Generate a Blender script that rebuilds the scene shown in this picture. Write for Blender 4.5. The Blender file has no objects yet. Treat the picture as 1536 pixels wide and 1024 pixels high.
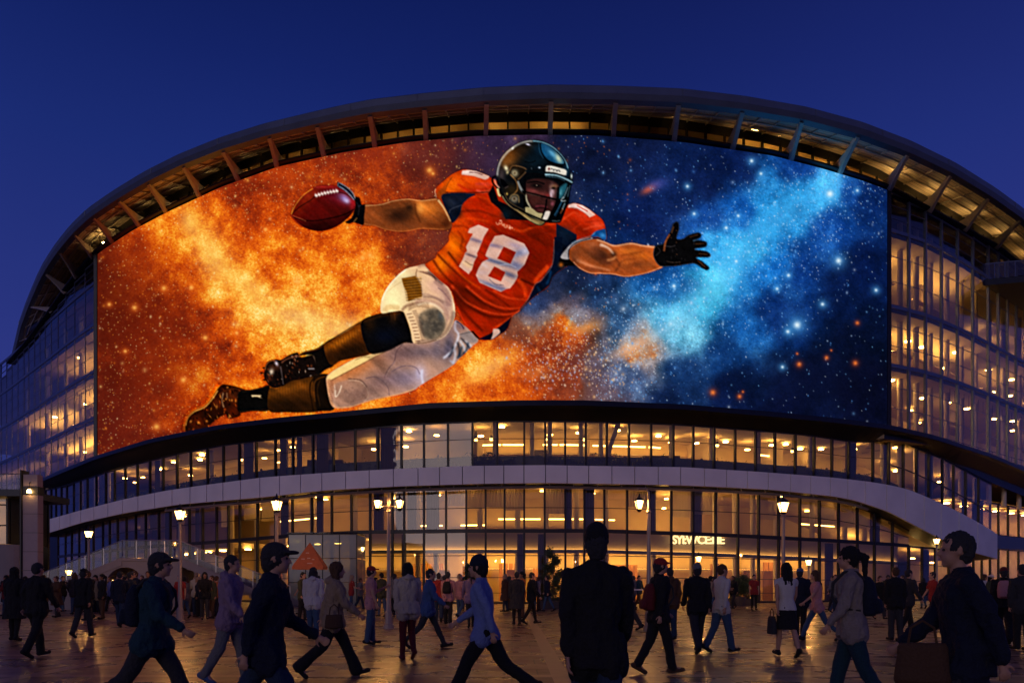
import bpy, bmesh, math, random, numpy as np
from mathutils import Vector, Matrix, noise as mnoise
# ---------------------------------------------------------------- picture shown by the video screen
PX0, PY0, PW, PH, SS = 140, 196, 1200, 496, 2
def boxblur(a, r, axis):
    r = int(r)
    if r < 1: return a
    a = np.moveaxis(a, axis, 0)
    p = np.concatenate([np.repeat(a[:1], r+1, 0), a, np.repeat(a[-1:], r, 0)], 0)
    c = np.cumsum(p, 0, dtype=np.float64)
    n = a.shape[0]
    o = (c[2*r+1:2*r+1+n] - c[:n])/(2*r+1)
    return np.moveaxis(o, 0, axis)
def gblur(a, s):
    """about a gaussian blur of s photo pixels"""
    s = s*SS
    if s < 0.4: return a
    r = max(1, int(round(s*0.95)))
    for _ in range(3):
        a = boxblur(boxblur(a, r, 0), r, 1)
    return a
def spline(pts, k=6, closed=True):
    pts = np.array(pts, float); n = len(pts); out = []
    rng = range(n) if closed else range(n-1)
    for i in rng:
        if closed: p0, p1, p2, p3 = pts[(i-1) % n], pts[i], pts[(i+1) % n], pts[(i+2) % n]
        else: p0, p1, p2, p3 = pts[max(i-1, 0)], pts[i], pts[i+1], pts[min(i+2, n-1)]
        for j in range(k):
            t = j/k
            out.append(0.5*((2*p1)+(-p0+p2)*t+(2*p0-5*p1+4*p2-p3)*t*t+(-p0+3*p1-3*p2+p3)*t**3))
    if not closed: out.append(pts[-1])
    return np.array(out)
class Paint:
    def __init__(s):
        s.h, s.w = PH*SS, PW*SS
        s.img = np.zeros((s.h, s.w, 3)); s.clip = None
        s.Y, s.X = np.mgrid[0:s.h, 0:s.w]
        s.X = s.X/SS+PX0; s.Y = s.Y/SS+PY0
    def mask(s, pts, smooth=True, soft=0.5):
        p = spline(pts) if smooth else np.array(pts, float)
        q = np.stack([(p[:, 0]-PX0)*SS, (p[:, 1]-PY0)*SS], 1)
        pad = int(soft*SS*3)+4
        x0 = max(0, int(q[:, 0].min())-pad); x1 = min(s.w, int(q[:, 0].max())+pad)
        y0 = max(0, int(q[:, 1].min())-pad); y1 = min(s.h, int(q[:, 1].max())+pad)
        m = np.zeros((y1-y0, x1-x0), bool)
        xs = np.arange(x0, x1)[None, :]
        n = len(q)
        for i in range(n):
            ax, ay = q[i]; bx, by = q[(i+1) % n]
            if ay == by: continue
            lo, hi = (ay, by) if ay < by else (by, ay)
            r0 = max(int(math.ceil(lo)), y0); r1 = min(int(math.ceil(hi)), y1)
            if r1 <= r0: continue
            yy = np.arange(r0, r1)
            xx = ax+(yy-ay)*(bx-ax)/(by-ay)
            m[r0-y0:r1-y0] ^= xs < xx[:, None]
        a = m.astype(float)
        if soft > 0: a = gblur(a, soft)
        return a, (slice(y0, y1), slice(x0, x1))
    def setclip(s, pts, smooth=True):
        if pts is None: s.clip = None; return
        a, sl = s.mask(pts, smooth, 0.4)
        s.clip = np.zeros((s.h, s.w)); s.clip[sl] = a
    def put(s, a, sl, col, al=1.0):
        if s.clip is not None: a = a*s.clip[sl]
        a = (a*al)[..., None]
        s.img[sl] = s.img[sl]*(1-a)+np.array(col, float)*a
    def fill(s, pts, col, al=1.0, soft=0.5, smooth=True):
        a, sl = s.mask(pts, smooth, soft); s.put(a, sl, col, al)
    def line(s, pts, w, col, al=1.0, soft=0.4, w2=None, closed=False):
        p = spline(pts, 8, closed)
        if closed: p = np.vstack([p, p[:1]])
        d = np.gradient(p, axis=0); nn = np.stack([-d[:, 1], d[:, 0]], 1)
        nn /= np.maximum(np.linalg.norm(nn, axis=1), 1e-6)[:, None]
        ww = np.linspace(w, w if w2 is None else w2, len(p))[:, None]/2
        poly = np.vstack([p+nn*ww, (p-nn*ww)[::-1]])
        if closed:
            for i in range(len(p)-1):
                s.fill([p[i]+nn[i]*ww[i], p[i+1]+nn[i+1]*ww[i], p[i+1]-nn[i+1]*ww[i], p[i]-nn[i]*ww[i]], col, al, soft, False)
        else: s.fill(poly, col, al, soft, False)
    def spot(s, x, y, r, col, al=1.0, ry=None, ang=0):
        ry = ry or r; R = max(r, ry)*3
        x0 = max(0, int((x-R-PX0)*SS)); x1 = min(s.w, int((x+R-PX0)*SS)+1)
        y0 = max(0, int((y-R-PY0)*SS)); y1 = min(s.h, int((y+R-PY0)*SS)+1)
        if x1 <= x0 or y1 <= y0: return
        sl = (slice(y0, y1), slice(x0, x1))
        dx, dy = s.X[sl]-x, s.Y[sl]-y
        c, sn = math.cos(ang), math.sin(ang)
        u, v = dx*c+dy*sn, -dx*sn+dy*c
        a = np.exp(-(u*u/(r*r)+v*v/(ry*ry)))
        s.put(a, sl, col, al)
def vnoise(h, w, cell, rs, anis=1.0):
    gh, gw = int(h/cell)+4, int(w/(cell*anis))+4
    g = rs.rand(gh, gw)
    y = np.arange(h)/cell; x = np.arange(w)/(cell*anis)
    yi = y.astype(int); xi = x.astype(int); fy = (y-yi); fx = (x-xi)
    fy = (fy*fy*(3-2*fy))[:, None]; fx = (fx*fx*(3-2*fx))[None, :]
    a = g[np.ix_(yi, xi)]; b = g[np.ix_(yi, xi+1)]; c = g[np.ix_(yi+1, xi)]; d = g[np.ix_(yi+1, xi+1)]
    return (a*(1-fx)+b*fx)*(1-fy)+(c*(1-fx)+d*fx)*fy
def fbm(h, w, cell, rs, octs=5, gain=0.55):
    t = np.zeros((h, w)); amp = 1; tot = 0
    for _ in range(octs):
        t += amp*vnoise(h, w, cell, rs); tot += amp; amp *= gain; cell = max(cell/2, 1.5)
    return t/tot-0.5
SKY_PTS = """160,400,150,45,15;160,500,115,34,15;200,440,150,45,12;160,600,115,34,18;160,670,120,35,25;220,560,140,45,15;
200,360,185,60,15;250,330,228,110,20;300,350,245,155,40;330,400,250,178,60;280,400,215,95,18;265,470,170,60,12;300,520,200,80,15;350,560,225,110,20;
300,600,215,85,20;380,430,245,165,50;430,470,255,218,125;485,492,255,222,135;540,460,250,165,50;420,400,235,125,22;400,330,215,88,18;380,280,185,68,22;
480,250,165,58,28;560,240,145,50,32;500,380,232,118,22;560,400,235,125,35;620,380,120,60,48;600,330,155,62,35;640,240,105,45,42;700,230,75,35,48;
740,230,48,32,58;430,620,235,112,20;500,620,240,132,25;600,600,235,122,30;700,580,238,130,42;740,550,250,168,68;780,560,225,130,55;760,500,120,85,75;
850,500,180,120,75;800,450,38,48,88;870,470,110,90,95;850,590,175,92,48;900,590,80,65,80;940,560,70,80,120;960,520,190,160,145;900,440,38,58,105;
900,230,16,24,60;960,240,14,24,62;960,330,14,28,78;1000,300,16,32,82;1050,260,14,28,75;1050,330,18,58,135;1080,370,50,150,220;1060,440,85,200,240;
1000,480,90,165,215;1020,500,120,175,208;1120,380,60,170,235;1100,330,25,95,185;1150,330,45,150,225;1190,300,60,165,235;1240,290,80,185,250;
1200,250,22,65,145;1280,290,18,65,145;1312,290,12,38,98;1100,240,12,28,78;1150,400,22,105,195;1200,400,14,52,125;1180,480,13,42,105;1120,500,38,105,185;
1080,540,22,58,118;1020,560,25,50,100;1000,595,18,32,72;1100,590,10,22,62;1200,560,8,16,46;1280,500,7,16,46;1300,400,8,24,72;1300,600,7,10,34;1250,340,14,58,138;
1300,300,12,40,100;940,380,16,40,95;1000,420,30,95,170;860,400,25,35,70;920,480,55,80,125;1170,620,8,14,44;250,640,165,55,22;200,620,130,38,20;1260,440,9,25,70"""
def paint_screen():
    P = Paint(); rs = np.random.RandomState(11)
    # nebula: broad colour, broken up by fractal noise
    q = 8
    ys = np.arange(0, P.h, q); xs = np.arange(0, P.w, q)
    GX, GY = np.meshgrid(xs/SS+PX0, ys/SS+PY0)
    wx = fbm(len(ys), len(xs), 12, rs, 4)*60; wy = fbm(len(ys), len(xs), 12, rs, 4)*50
    GX = GX+wx; GY = GY+wy
    num = np.zeros(GX.shape+(3,)); den = np.zeros(GX.shape)
    for t in SKY_PTS.replace('\n', '').split(';'):
        x, y, r, g, b = map(float, t.split(','))
        wgt = 1/(((GX-x)**2+(GY-y)**2)/900+0.25)**2.2
        num += wgt[..., None]*np.array([r, g, b]); den += wgt
    base = num/den[..., None]
    yi = np.clip(np.arange(P.h)/q, 0, len(ys)-1.001); xi = np.clip(np.arange(P.w)/q, 0, len(xs)-1.001)
    y0 = yi.astype(int); x0 = xi.astype(int); fy = (yi-y0)[:, None, None]; fx = (xi-x0)[None, :, None]
    img = (base[np.ix_(y0, x0)]*(1-fx)+base[np.ix_(y0, x0+1)]*fx)*(1-fy)+(base[np.ix_(y0+1, x0)]*(1-fx)+base[np.ix_(y0+1, x0+1)]*fx)*fy
    n1 = fbm(P.h, P.w, 110, rs, 7, 0.62); n2 = fbm(P.h, P.w, 34, rs, 5, 0.7)
    k = np.clip(0.95+1.05*n1+0.75*n2, 0.35, 1.7)
    wm = np.clip((img[..., 0]-img[..., 2])/90, 0, 1); cm = np.clip((img[..., 2]-img[..., 0])/90, 0, 1)
    img = np.stack([img[..., 0]*k**(1-.25*wm+.9*cm), img[..., 1]*k**(1+.9*wm), img[..., 2]*k**(1+1.6*wm-.3*cm)], -1)
    # bright filaments
    lum = img.mean(-1)
    fil = np.clip(n1*3.4+n2*1.2, 0, 1)*np.clip(lum/150-0.25, 0, 1)
    warm = np.clip((img[..., 0]-img[..., 2])/120, 0, 1)
    hot = np.stack([255*np.ones_like(fil), 190+30*fil, 60+90*fil], -1)*warm[..., None]+np.array([150, 215, 250])*(1-warm[..., None])
    img = img*(1-0.38*fil[..., None])+hot*0.38*fil[..., None]
    wm = np.clip((img[..., 0]-img[..., 2]-20)/100, 0, 1); img[..., 2] *= 1-.38*wm; img[..., 1] *= 1-.06*wm
    gr = gblur(rs.randn(P.h, P.w), .7); gr /= gr.std()
    lum = np.clip(img @ np.array([.42, .48, .10]), 0, 255)*(1+.07*gr)
    K = np.array([0, 30, 55, 85, 115, 145, 180, 215, 255.]); C = np.array([(30, 6, 10), (82, 20, 12), (140, 40, 12), (196, 66, 10), (232, 100, 14), (248, 140, 28), (255, 184, 66), (255, 220, 125), (255, 242, 195)], float)
    fire = np.stack([np.interp(255*(np.clip(lum*.88/255, 0, 1))**1.25, K, C[:, i]) for i in range(3)], -1)
    img = img*(1+.06*gr[..., None])
    wmm = (np.clip((img[..., 0]-img[..., 2]-25)/70, 0, 1)*.85)[..., None]
    img = img*(1-wmm)+fire*wmm
    cm2 = np.clip((img[..., 2]-img[..., 0]-15)/60, 0, 1); img[..., 0] *= 1-.22*cm2
    P.img = img
    for (x, y, rx, ry, ang, c, al) in [(455, 478, 70, 22, .15, (255, 225, 140), .6), (320, 385, 22, 50, -.4, (255, 205, 105), .6), (285, 335, 14, 22, -.3, (255, 205, 100), .6),
            (560, 540, 60, 14, -.5, (255, 205, 110), .45), (735, 552, 40, 14, -.5, (255, 200, 110), .6), (375, 430, 40, 18, .7, (255, 210, 110), .5), (520, 500, 40, 18, -.3, (255, 225, 140), .6),
            (1060, 440, 80, 24, -.65, (110, 215, 250), .55), (1180, 320, 70, 22, -.6, (70, 180, 245), .5), (985, 500, 50, 12, -.45, (150, 195, 225), .4), (1110, 375, 60, 20, -.75, (80, 195, 250), .5),
            (880, 492, 22, 8, -.3, (255, 170, 90), .7), (945, 522, 30, 8, -.45, (255, 195, 150), .7), (800, 560, 30, 12, 0, (250, 150, 70), .45), (973, 285, 12, 5, -.5, (240, 95, 45), .85), (985, 278, 16, 8, -.3, (70, 80, 170), .6),
            (215, 470, 60, 60, 0, (95, 22, 8), .7), (160, 440, 34, 110, 0, (84, 20, 8), .75), (170, 640, 40, 60, 0, (88, 22, 14), .6), (205, 385, 30, 30, 0, (130, 36, 10), .5), (230, 570, 70, 50, 0, (125, 34, 10), .55), (190, 640, 60, 40, 0, (105, 28, 16), .5), (1230, 570, 90, 40, 0, (8, 12, 38), .6), (665, 345, 55, 60, 0, (92, 42, 42), .6), (650, 235, 60, 25, 0, (105, 42, 38), .6), (720, 250, 40, 50, 0, (52, 34, 58), .6), (540, 235, 60, 22, 0, (150, 45, 22), .5), (420, 262, 60, 20, 0, (170, 52, 16), .4), (250, 520, 50, 60, 0, (130, 36, 10), .45), (860, 590, 40, 20, 0, (150, 80, 55), .5), (880, 545, 40, 30, 0, (95, 70, 85), .4), (790, 500, 40, 25, 0, (120, 72, 60), .4), (490, 560, 60, 18, -.3, (240, 130, 30), .5)]:
        P.spot(x, y, rx, c, al, ry, ang)
    # sparks on the warm side, stars on the cold side
    def dens_star(n, xr, yr, f, cols, rr, br=(.35, 1.)):
        for _ in range(n):
            x = rs.uniform(*xr); y = rs.uniform(*yr)
            if rs.rand() > f(x, y): continue
            r = rs.uniform(*rr)*(1 if rs.rand() < .93 else 1.8); c = cols[rs.randint(len(cols))]
            e = rs.uniform(.9, 1.6)
            P.spot(x, y, r, c, rs.uniform(*br), r*e, rs.uniform(-.6, .6))
            if rs.rand() < .03: P.spot(x, y, r*3.4, c, .32)
    W = [(255, 190, 80), (255, 215, 125), (255, 150, 40), (255, 235, 170)]; R_ = [(235, 100, 30), (255, 130, 50), (255, 175, 90)]
    B = [(235, 245, 255), (130, 200, 255), (90, 160, 235), (190, 220, 250)]
    dens_star(6200, (146, 760), (198, 688), lambda x, y: 1 if x < 560 else .35, W, (.4, .85), (.25, .8))
    dens_star(900, (560, 960), (198, 640), lambda x, y: .6, R_, (.45, .9), (.25, .8))
    dens_star(5200, (700, 1010), (430, 640), lambda x, y: .95*math.exp(-(((x-850)/75)**2+((y-540)/45)**2)), [(255, 190, 120), (255, 225, 190), (180, 190, 230)], (.5, 1.1))
    band = lambda x, y: np.exp(-((y-(500-(x-960)*.78))/90)**2)
    dens_star(8500, (850, 1330), (200, 640), lambda x, y: .1+.85*band(x, y) if x > 900 else .12, B, (.42, .95), (.3, .9))
    for (x, y, r) in [(1243, 292, 5), (1194, 488, 5), (1180, 498, 2.5), (1256, 392, 4), (1164, 434, 2), (1232, 457, 2.4), (1106, 325, 2), (1088, 343, 2.2), (1126, 243, 2.4), (1140, 262, 2), (1030, 281, 2), (1181, 414, 2.2),
                      (1172, 551, 2), (1103, 393, 2), (1063, 385, 2), (1312, 436, 2.2), (1233, 252, 2.4), (1284, 287, 1.8), (1040, 322, 2), (960, 395, 2), (1010, 430, 2.4)]:
        P.spot(x, y, r*3.2, (90, 190, 255), .5); P.spot(x, y, r, (235, 250, 255), 1)
    for (x, y, r) in [(1284, 485, 2.4), (1238, 537, 2.4), (1197, 547, 3), (1281, 545, 3), (1068, 589, 3.4), (1108, 595, 2.6), (1194, 531, 1.4), (1245, 526, 1.2), (893, 411, 1.8), (1113, 588, 1.4)]:
        P.spot(x, y, r*2, (190, 60, 30), .5); P.spot(x, y, r, (255, 130, 50), .95)
    for (x, y, r) in [(248, 433, 3), (204, 462, 3), (277, 570, 3.4), (237, 640, 3.6), (645, 257, 3.6), (166, 457, 2.4), (289, 432, 3), (310, 507, 3), (650, 262, 2), (447, 423, 3), (556, 384, 3), (357, 500, 2.4), (190, 527, 2.2), (400, 345, 2.5), (545, 388, 3)]:
        P.spot(x, y, r*2.4, (255, 120, 30), .5); P.spot(x, y, r, (255, 190, 90), .9)
    def R(ox, oy, k): return lambda pts: [(ox+a/k, oy+b/k) for a, b in pts]
    r1, r2, r3, r4, r5, r6, r7, r8 = R(720, 200, 6.825), R(430, 240, 5.908), R(640, 240, 6.4), R(640, 360, 6.4), R(820, 290, 5.908), R(480, 390, 6.144), R(380, 460, 5.908), R(270, 530, 5.908)
    def S(r, x, y, rad, col, al, ry=None, ang=0, k=6.):
        (a, b), = r([(x, y)]); P.spot(a, b, rad/k, col, al, None if ry is None else ry/k, ang)
    back = P.img.copy()
    # ---- lower leg: shoe, sock, calf
    shoe = r8([(60, 690), (70, 600), (130, 515), (230, 470), (300, 390), (370, 287), (450, 284), (590, 325), (535, 345), (528, 430), (542, 510), (545, 550), (500, 570), (440, 577), (415, 540), (330, 590), (275, 640), (230, 695), (120, 708)])
    P.line([shoe[i] for i in (0, 1, 2, 3, 4, 5)], 5, (255, 190, 60), .55, 2)
    P.fill(shoe, (52, 18, 8)); P.setclip(shoe)
    for a, b, c, d in [(170, 600, 60, (120, 40, 10)), (330, 440, 50, (110, 42, 16)), (470, 380, 60, (120, 55, 20)), (490, 510, 50, (130, 40, 10)), (250, 560, 50, (40, 14, 8))]: S(r8, a, b, c, d, .7)
    for _ in range(150):
        a, b = rs.uniform(60, 545), rs.uniform(290, 700); S(r8, a, b, rs.uniform(3, 11), [(200, 90, 25), (15, 6, 5), (235, 150, 60), (110, 40, 12), (20, 8, 6)][rs.randint(5)], .7, rs.uniform(6, 22), rs.uniform(-.8, .3))
    P.line(r8([(60, 640), (80, 570), (140, 515), (230, 475), (300, 400), (345, 330)]), 2.0, (255, 190, 90), .9, .5)
    P.line(r8([(350, 370), (420, 330), (500, 315), (585, 327)]), 1.0, (140, 70, 30), .8)
    P.line(r8([(395, 350), (385, 420), (400, 480)]), 1.3, (230, 190, 140), .8); P.line(r8([(425, 350), (430, 400)]), 1.0, (230, 190, 140), .8)
    P.setclip(None)
    P.fill(r8([(535, 340), (640, 325), (730, 305), (800, 288), (815, 400), (800, 506), (650, 512), (535, 522), (522, 430)]), (13, 11, 10))
    P.line(r8([(535, 516), (650, 506), (800, 500)]), 1, (120, 60, 20), .6); P.line(r8([(560, 345), (650, 330), (790, 296)]), 1.4, (70, 50, 25), .7)
    P.fill(r8([(640, 370), (735, 370), (722, 386), (742, 402), (690, 384), (650, 388)]), (235, 205, 160), 1, .3, False)
    calf = r8([(800, 320), (860, 315), (900, 300), (1000, 240), (1180, 195), (1330, 195), (1330, 300), (1378, 487), (1250, 512), (1150, 524), (950, 521), (800, 506)])
    P.fill(calf, (84, 47, 14)); P.setclip(calf)
    S(r8, 1000, 460, 300, (36, 19, 9), .8, 60, -.05)
    S(r8, 1000, 310, 260, (150, 90, 25), .75, 45, -.25); S(r8, 950, 500, 320, (45, 24, 10), .8, 50)
    for i in range(16):
        x = 820+i*24; P.line(r8([(x, 300-i*6), (x+5, 400), (x-2, 520)]), .7, (60, 34, 12), .45)
    P.fill(r8([(1195, 180), (1340, 180), (1330, 300), (1385, 500), (1240, 520), (1205, 420), (1195, 300)]), (22, 13, 8), .95, 1)
    P.line(r8([(1290, 195), (1180, 240), (1160, 330), (1175, 420), (1190, 515)]), 2, (35, 18, 8), .9); P.line(r8([(1315, 200), (1215, 240), (1195, 320), (1205, 430)]), 1.5, (120, 70, 25), .8)
    P.line(r8([(1250, 240), (1225, 330), (1250, 470)]), 1.5, (75, 45, 18), .6)
    P.setclip(None)
    # ---- lower leg: white trousers
    pants = r6([(200, 983), (350, 905), (550, 852), (780, 765), (1000, 740), (1180, 650), (1250, 560), (1330, 610), (1400, 650), (1462, 742), (1400, 805), (1300, 900), (1215, 983)])+r7([(1500, 690), (1430, 740), (1300, 782), (1100, 822), (1000, 850), (880, 890), (790, 902), (725, 897), (690, 850), (668, 750), (655, 640), (690, 590)])
    P.fill(pants, (200, 160, 138)); P.setclip(pants)
    S(r7, 900, 560, 300, (205, 132, 78), .85, 90, -.45); S(r7, 1150, 660, 190, (128, 100, 98), .8, 100, -.25); S(r7, 1330, 430, 200, (160, 124, 118), .8, 90, -.2)
    S(r7, 1360, 640, 130, (150, 134, 150), .85, 90); S(r7, 1480, 600, 60, (215, 205, 228), .7, 90); S(r6, 950, 850, 260, (128, 112, 122), .75, 60); S(r6, 1190, 800, 60, (84, 84, 112), .7, 150, .15); S(r6, 1080, 820, 50, (120, 108, 122), .6, 120)
    P.fill(r7([(655, 640), (720, 560), (880, 440), (1000, 415), (1170, 398), (1080, 450), (950, 520), (820, 590), (700, 650)]), (252, 225, 160), .95, 1)
    P.line(r7([(700, 655), (820, 592), (950, 522), (1090, 447), (1180, 402)]), .9, (90, 50, 30), .8)
    P.line(r7([(905, 480), (960, 455), (1040, 450)]), .8, (150, 110, 60), .8); P.line(r7([(920, 470), (1000, 440)]), .7, (150, 110, 60), .6)
    kn = r7([(730, 700), (790, 665), (870, 650), (960, 670), (1010, 730), (1025, 800), (980, 850), (880, 892), (790, 895), (740, 850)])
    P.fill(kn, (176, 138, 118), .85, 1.2); S(r7, 930, 800, 80, (140, 108, 96), .6, 70); P.line(r7([(850, 655), (940, 662), (1000, 710), (1025, 790), (985, 848)]), 1, (215, 185, 160), .8); P.line(r7([(845, 640), (960, 655), (1015, 720)]), 1.3, (95, 70, 65), .7)
    for _ in range(30): S(r7, rs.uniform(800, 1000), rs.uniform(690, 850), rs.uniform(6, 20), (110, 84, 76), .22)
    P.line(r7([(1000, 640), (1080, 625), (1150, 660), (1200, 720), (1210, 790)]), 1, (95, 75, 85), .7); P.line(r7([(1170, 630), (1200, 560), (1255, 490), (1275, 400), (1330, 335)]), 1.1, (90, 68, 75), .8)
    P.line(r7([(1180, 620), (1210, 562), (1265, 480)]), 1, (210, 180, 175), .6); P.line(r7([(1230, 580), (1330, 530), (1440, 540), (1480, 600)]), 1.4, (110, 92, 108), .6)
    P.line(r7([(1500, 560), (1495, 620), (1510, 690)]), 3, (235, 235, 250), .8, 1.2); P.line(r7([(1450, 570), (1470, 640)]), 2, (190, 180, 205), .6, 1)
    P.line(r7([(680, 640), (670, 740), (690, 840), (730, 890)]), 4, (225, 175, 130), .9, .8)
    for i in range(14):
        y = 655+i*17; P.line(r7([(668+i*1.5, y), (715, y+4)]), .7, (120, 60, 35), .8)
    P.line(r7([(735, 740), (738, 800), (770, 760), (790, 700)]), 1.6, (245, 225, 200), .9); P.line(r7([(728, 690), (735, 800)]), 1.2, (235, 210, 190), .8)
    P.line(r6([(1255, 560), (1250, 640), (1280, 700), (1230, 830), (1140, 910)]), 3, (235, 235, 245), .9, .8)
    for a, b, c, d, col in [(1300, 720, 1400, 840, (25, 40, 60)), (1290, 740, 1350, 870, (210, 225, 240)), (1340, 740, 1400, 810, (230, 235, 245)), (1270, 760, 1290, 900, (25, 30, 45)), (1230, 800, 1190, 900, (30, 35, 50)), (1250, 830, 1230, 960, (225, 232, 245)), (1310, 800, 1270, 910, (28, 60, 85)), (1330, 850, 1300, 900, (20, 30, 45)), (1370, 760, 1330, 880, (30, 50, 70)), (1200, 930, 1230, 960, (200, 205, 225))]:
        P.line(r6([(a, b), ((a+c)/2+8, (b+d)/2), (c, d)]), 3.0, col, .7, 1.1)
    S(r6, 1300, 600, 60, (120, 100, 110), .8); P.line(r6([(1260, 570), (1300, 590), (1330, 640)]), 1.6, (60, 40, 60), .8)
    P.fill(r6([(1290, 690), (1400, 660), (1455, 740), (1400, 770), (1340, 740)]), (150, 140, 140), .8, 1); P.line(r6([(1290, 690), (1400, 665)]), .8, (70, 60, 60), .8)
    P.line(r7([(720, 893), (800, 895), (880, 885), (1000, 846), (1100, 817), (1300, 777), (1430, 735)]), 1.6, (240, 170, 110), .8)
    P.setclip(None)
    # ---- upper leg: shoe, sock, calf
    sh = r7([(105, 620), (112, 555), (135, 495), (200, 470), (260, 472), (330, 430), (400, 410), (432, 450), (540, 432), (570, 500), (610, 585), (450, 640), (350, 660), (270, 705), (205, 724), (150, 700)])
    for a, b in ((85, 590), (110, 650), (105, 545)): S(r7, a, b, 15, (30, 12, 8), 1, 9)
    P.fill(sh, (24, 14, 12)); P.setclip(sh)
    S(r7, 190, 540, 60, (90, 48, 30), .8, 40); S(r7, 170, 580, 22, (235, 215, 190), .95, 30, .3); S(r7, 215, 505, 14, (225, 215, 225), .9, 24, -.5); S(r7, 150, 640, 25, (110, 50, 25), .7)
    for _ in range(130):
        S(r7, rs.uniform(110, 600), rs.uniform(415, 710), rs.uniform(3, 10), [(150, 80, 45), (6, 5, 6), (215, 185, 160), (70, 30, 16), (8, 8, 10), (8, 8, 10)][rs.randint(6)], .65, rs.uniform(5, 18), rs.uniform(-1, .2))
    P.line(r7([(260, 500), (300, 470), (390, 440), (420, 450)]), 2, (150, 90, 60), .8); P.line(r7([(250, 530), (262, 600), (275, 690)]), 1.4, (170, 150, 150), .6)
    P.line(r7([(540, 435), (560, 480), (572, 520)]), 1.2, (190, 150, 120), .9); P.line(r7([(495, 552), (550, 553)]), 1.6, (200, 190, 190), .9); P.line(r7([(110, 560), (135, 500), (200, 472)]), 1.4, (230, 150, 80), .8)
    P.setclip(None)
    P.fill(r7([(420, 435), (450, 410), (560, 380), (645, 333), (665, 430), (720, 520), (650, 560), (590, 605), (560, 580), (545, 440)]), (20, 14, 12)); P.line(r7([(425, 435), (470, 405), (560, 385), (640, 340)]), 2.4, (110, 60, 28), .8)
    cf = r7([(640, 332), (760, 265), (860, 205), (962, 148), (985, 270), (1045, 412), (900, 455), (780, 482), (710, 522), (660, 460)])
    P.fill(cf, (104, 54, 15)); P.setclip(cf)
    S(r7, 860, 400, 220, (34, 18, 9), .8, 55, -.38)
    S(r7, 800, 300, 180, (215, 130, 30), .85, 38, -.52); S(r7, 880, 420, 200, (45, 25, 12), .85, 45, -.3); S(r7, 690, 420, 40, (60, 32, 14), .6)
    for i in range(14):
        x = 660+i*24; P.line(r7([(x, 340-i*13), (x+14, 400-i*9), (x+40, 470-i*5)]), .7, (80, 42, 12), .45)
    P.setclip(None)
    P.line(r7([(640, 330), (760, 258), (900, 172), (1030, 98)]), 1.1, (25, 12, 5), .95, .3)
    sk = r6([(385, 582), (450, 533), (600, 490), (760, 474), (800, 530), (840, 650), (864, 762), (780, 768), (640, 838), (478, 868), (420, 770), (392, 680)])
    P.fill(sk, (13, 11, 13)); P.setclip(sk)
    P.line(r6([(400, 570), (600, 505), (760, 485)]), 5, (85, 48, 18), .8, 1.5); S(r6, 470, 600, 50, (55, 32, 14), .7, 70); S(r6, 680, 520, 40, (95, 55, 25), .7, 60); S(r6, 620, 700, 120, (12, 18, 38), .8, 70); P.line(r6([(640, 490), (650, 560)]), 1.6, (20, 12, 8), .8); P.line(r6([(690, 485), (700, 560)]), 1.6, (115, 70, 32), .5)
    P.setclip(None)
    P.setclip(pants)
    S(r7, 1000, 760, 200, (138, 108, 100), .5, 50, -.2); S(r7, 1250, 640, 120, (140, 120, 132), .5, 60); S(r7, 1130, 500, 60, (130, 92, 74), .6, 120, -.5); S(r6, 760, 850, 120, (120, 90, 88), .5, 60)
    P.setclip(None)
    # ---- hip and knee of the upper leg
    hip = r6([(570, 490), (572, 380), (620, 270), (700, 170), (800, 88), (900, 60), (980, 48), (1050, 130), (1110, 185), (1190, 262), (1235, 380), (1247, 500), (1222, 600), (1160, 700), (1060, 752), (940, 776), (862, 762), (838, 650), (795, 525), (760, 474), (660, 482)])
    P.fill(hip, (240, 205, 165)); P.setclip(hip)
    S(r6, 680, 380, 130, (255, 244, 195), 1, 170); S(r6, 780, 160, 80, (252, 238, 190), .9, 60); S(r6, 1080, 260, 110, (232, 190, 172), .8, 70, .5); S(r6, 1170, 420, 60, (190, 155, 150), .7, 130, -.2)
    P.line(r6([(900, 60), (990, 50), (1080, 170)]), 6, (150, 105, 90), .7, 1.6)
    for i in range(6): P.line(r6([(905+i*14, 110+i*4), (1000+i*14, 120+i*10), (1070, 175+i*6)]), .7, (110, 70, 60), .7)
    P.line(r6([(920, 320), (1020, 330), (1130, 400), (1180, 520), (1150, 640)]), 2, (175, 140, 130), .7, .8); P.line(r6([(1090, 260), (1150, 310), (1210, 390)]), 1.6, (140, 110, 115), .7)
    P.line(r6([(900, 90), (890, 150), (930, 230), (945, 330)]), 1, (120, 80, 60), .8); P.line(r6([(625, 300), (700, 240), (770, 200)]), .8, (200, 170, 120), .6)
    P.line(r6([(1235, 400), (1246, 500), (1222, 600), (1160, 700), (1060, 750)]), 2.5, (255, 240, 205), .9, .8)
    P.line(r6([(574, 380), (622, 272), (702, 172), (802, 90)]), 1.8, (255, 252, 225), .9)
    pt = r6([(758, 175), (885, 152), (930, 235), (946, 342), (880, 360), (820, 388), (805, 300), (775, 240)])
    P.fill(pt, (160, 105, 32), 1, .4, False)
    for i in range(16):
        y = 180+i*13; P.line(r6([(770+i*2, y+6), (840, y-2), (940, y-14 if i < 9 else y-10)]), .9, (70, 42, 14) if i % 2 else (205, 145, 50), .7)
    P.fill(pt, (50, 30, 15), .25, 3, False)
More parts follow.
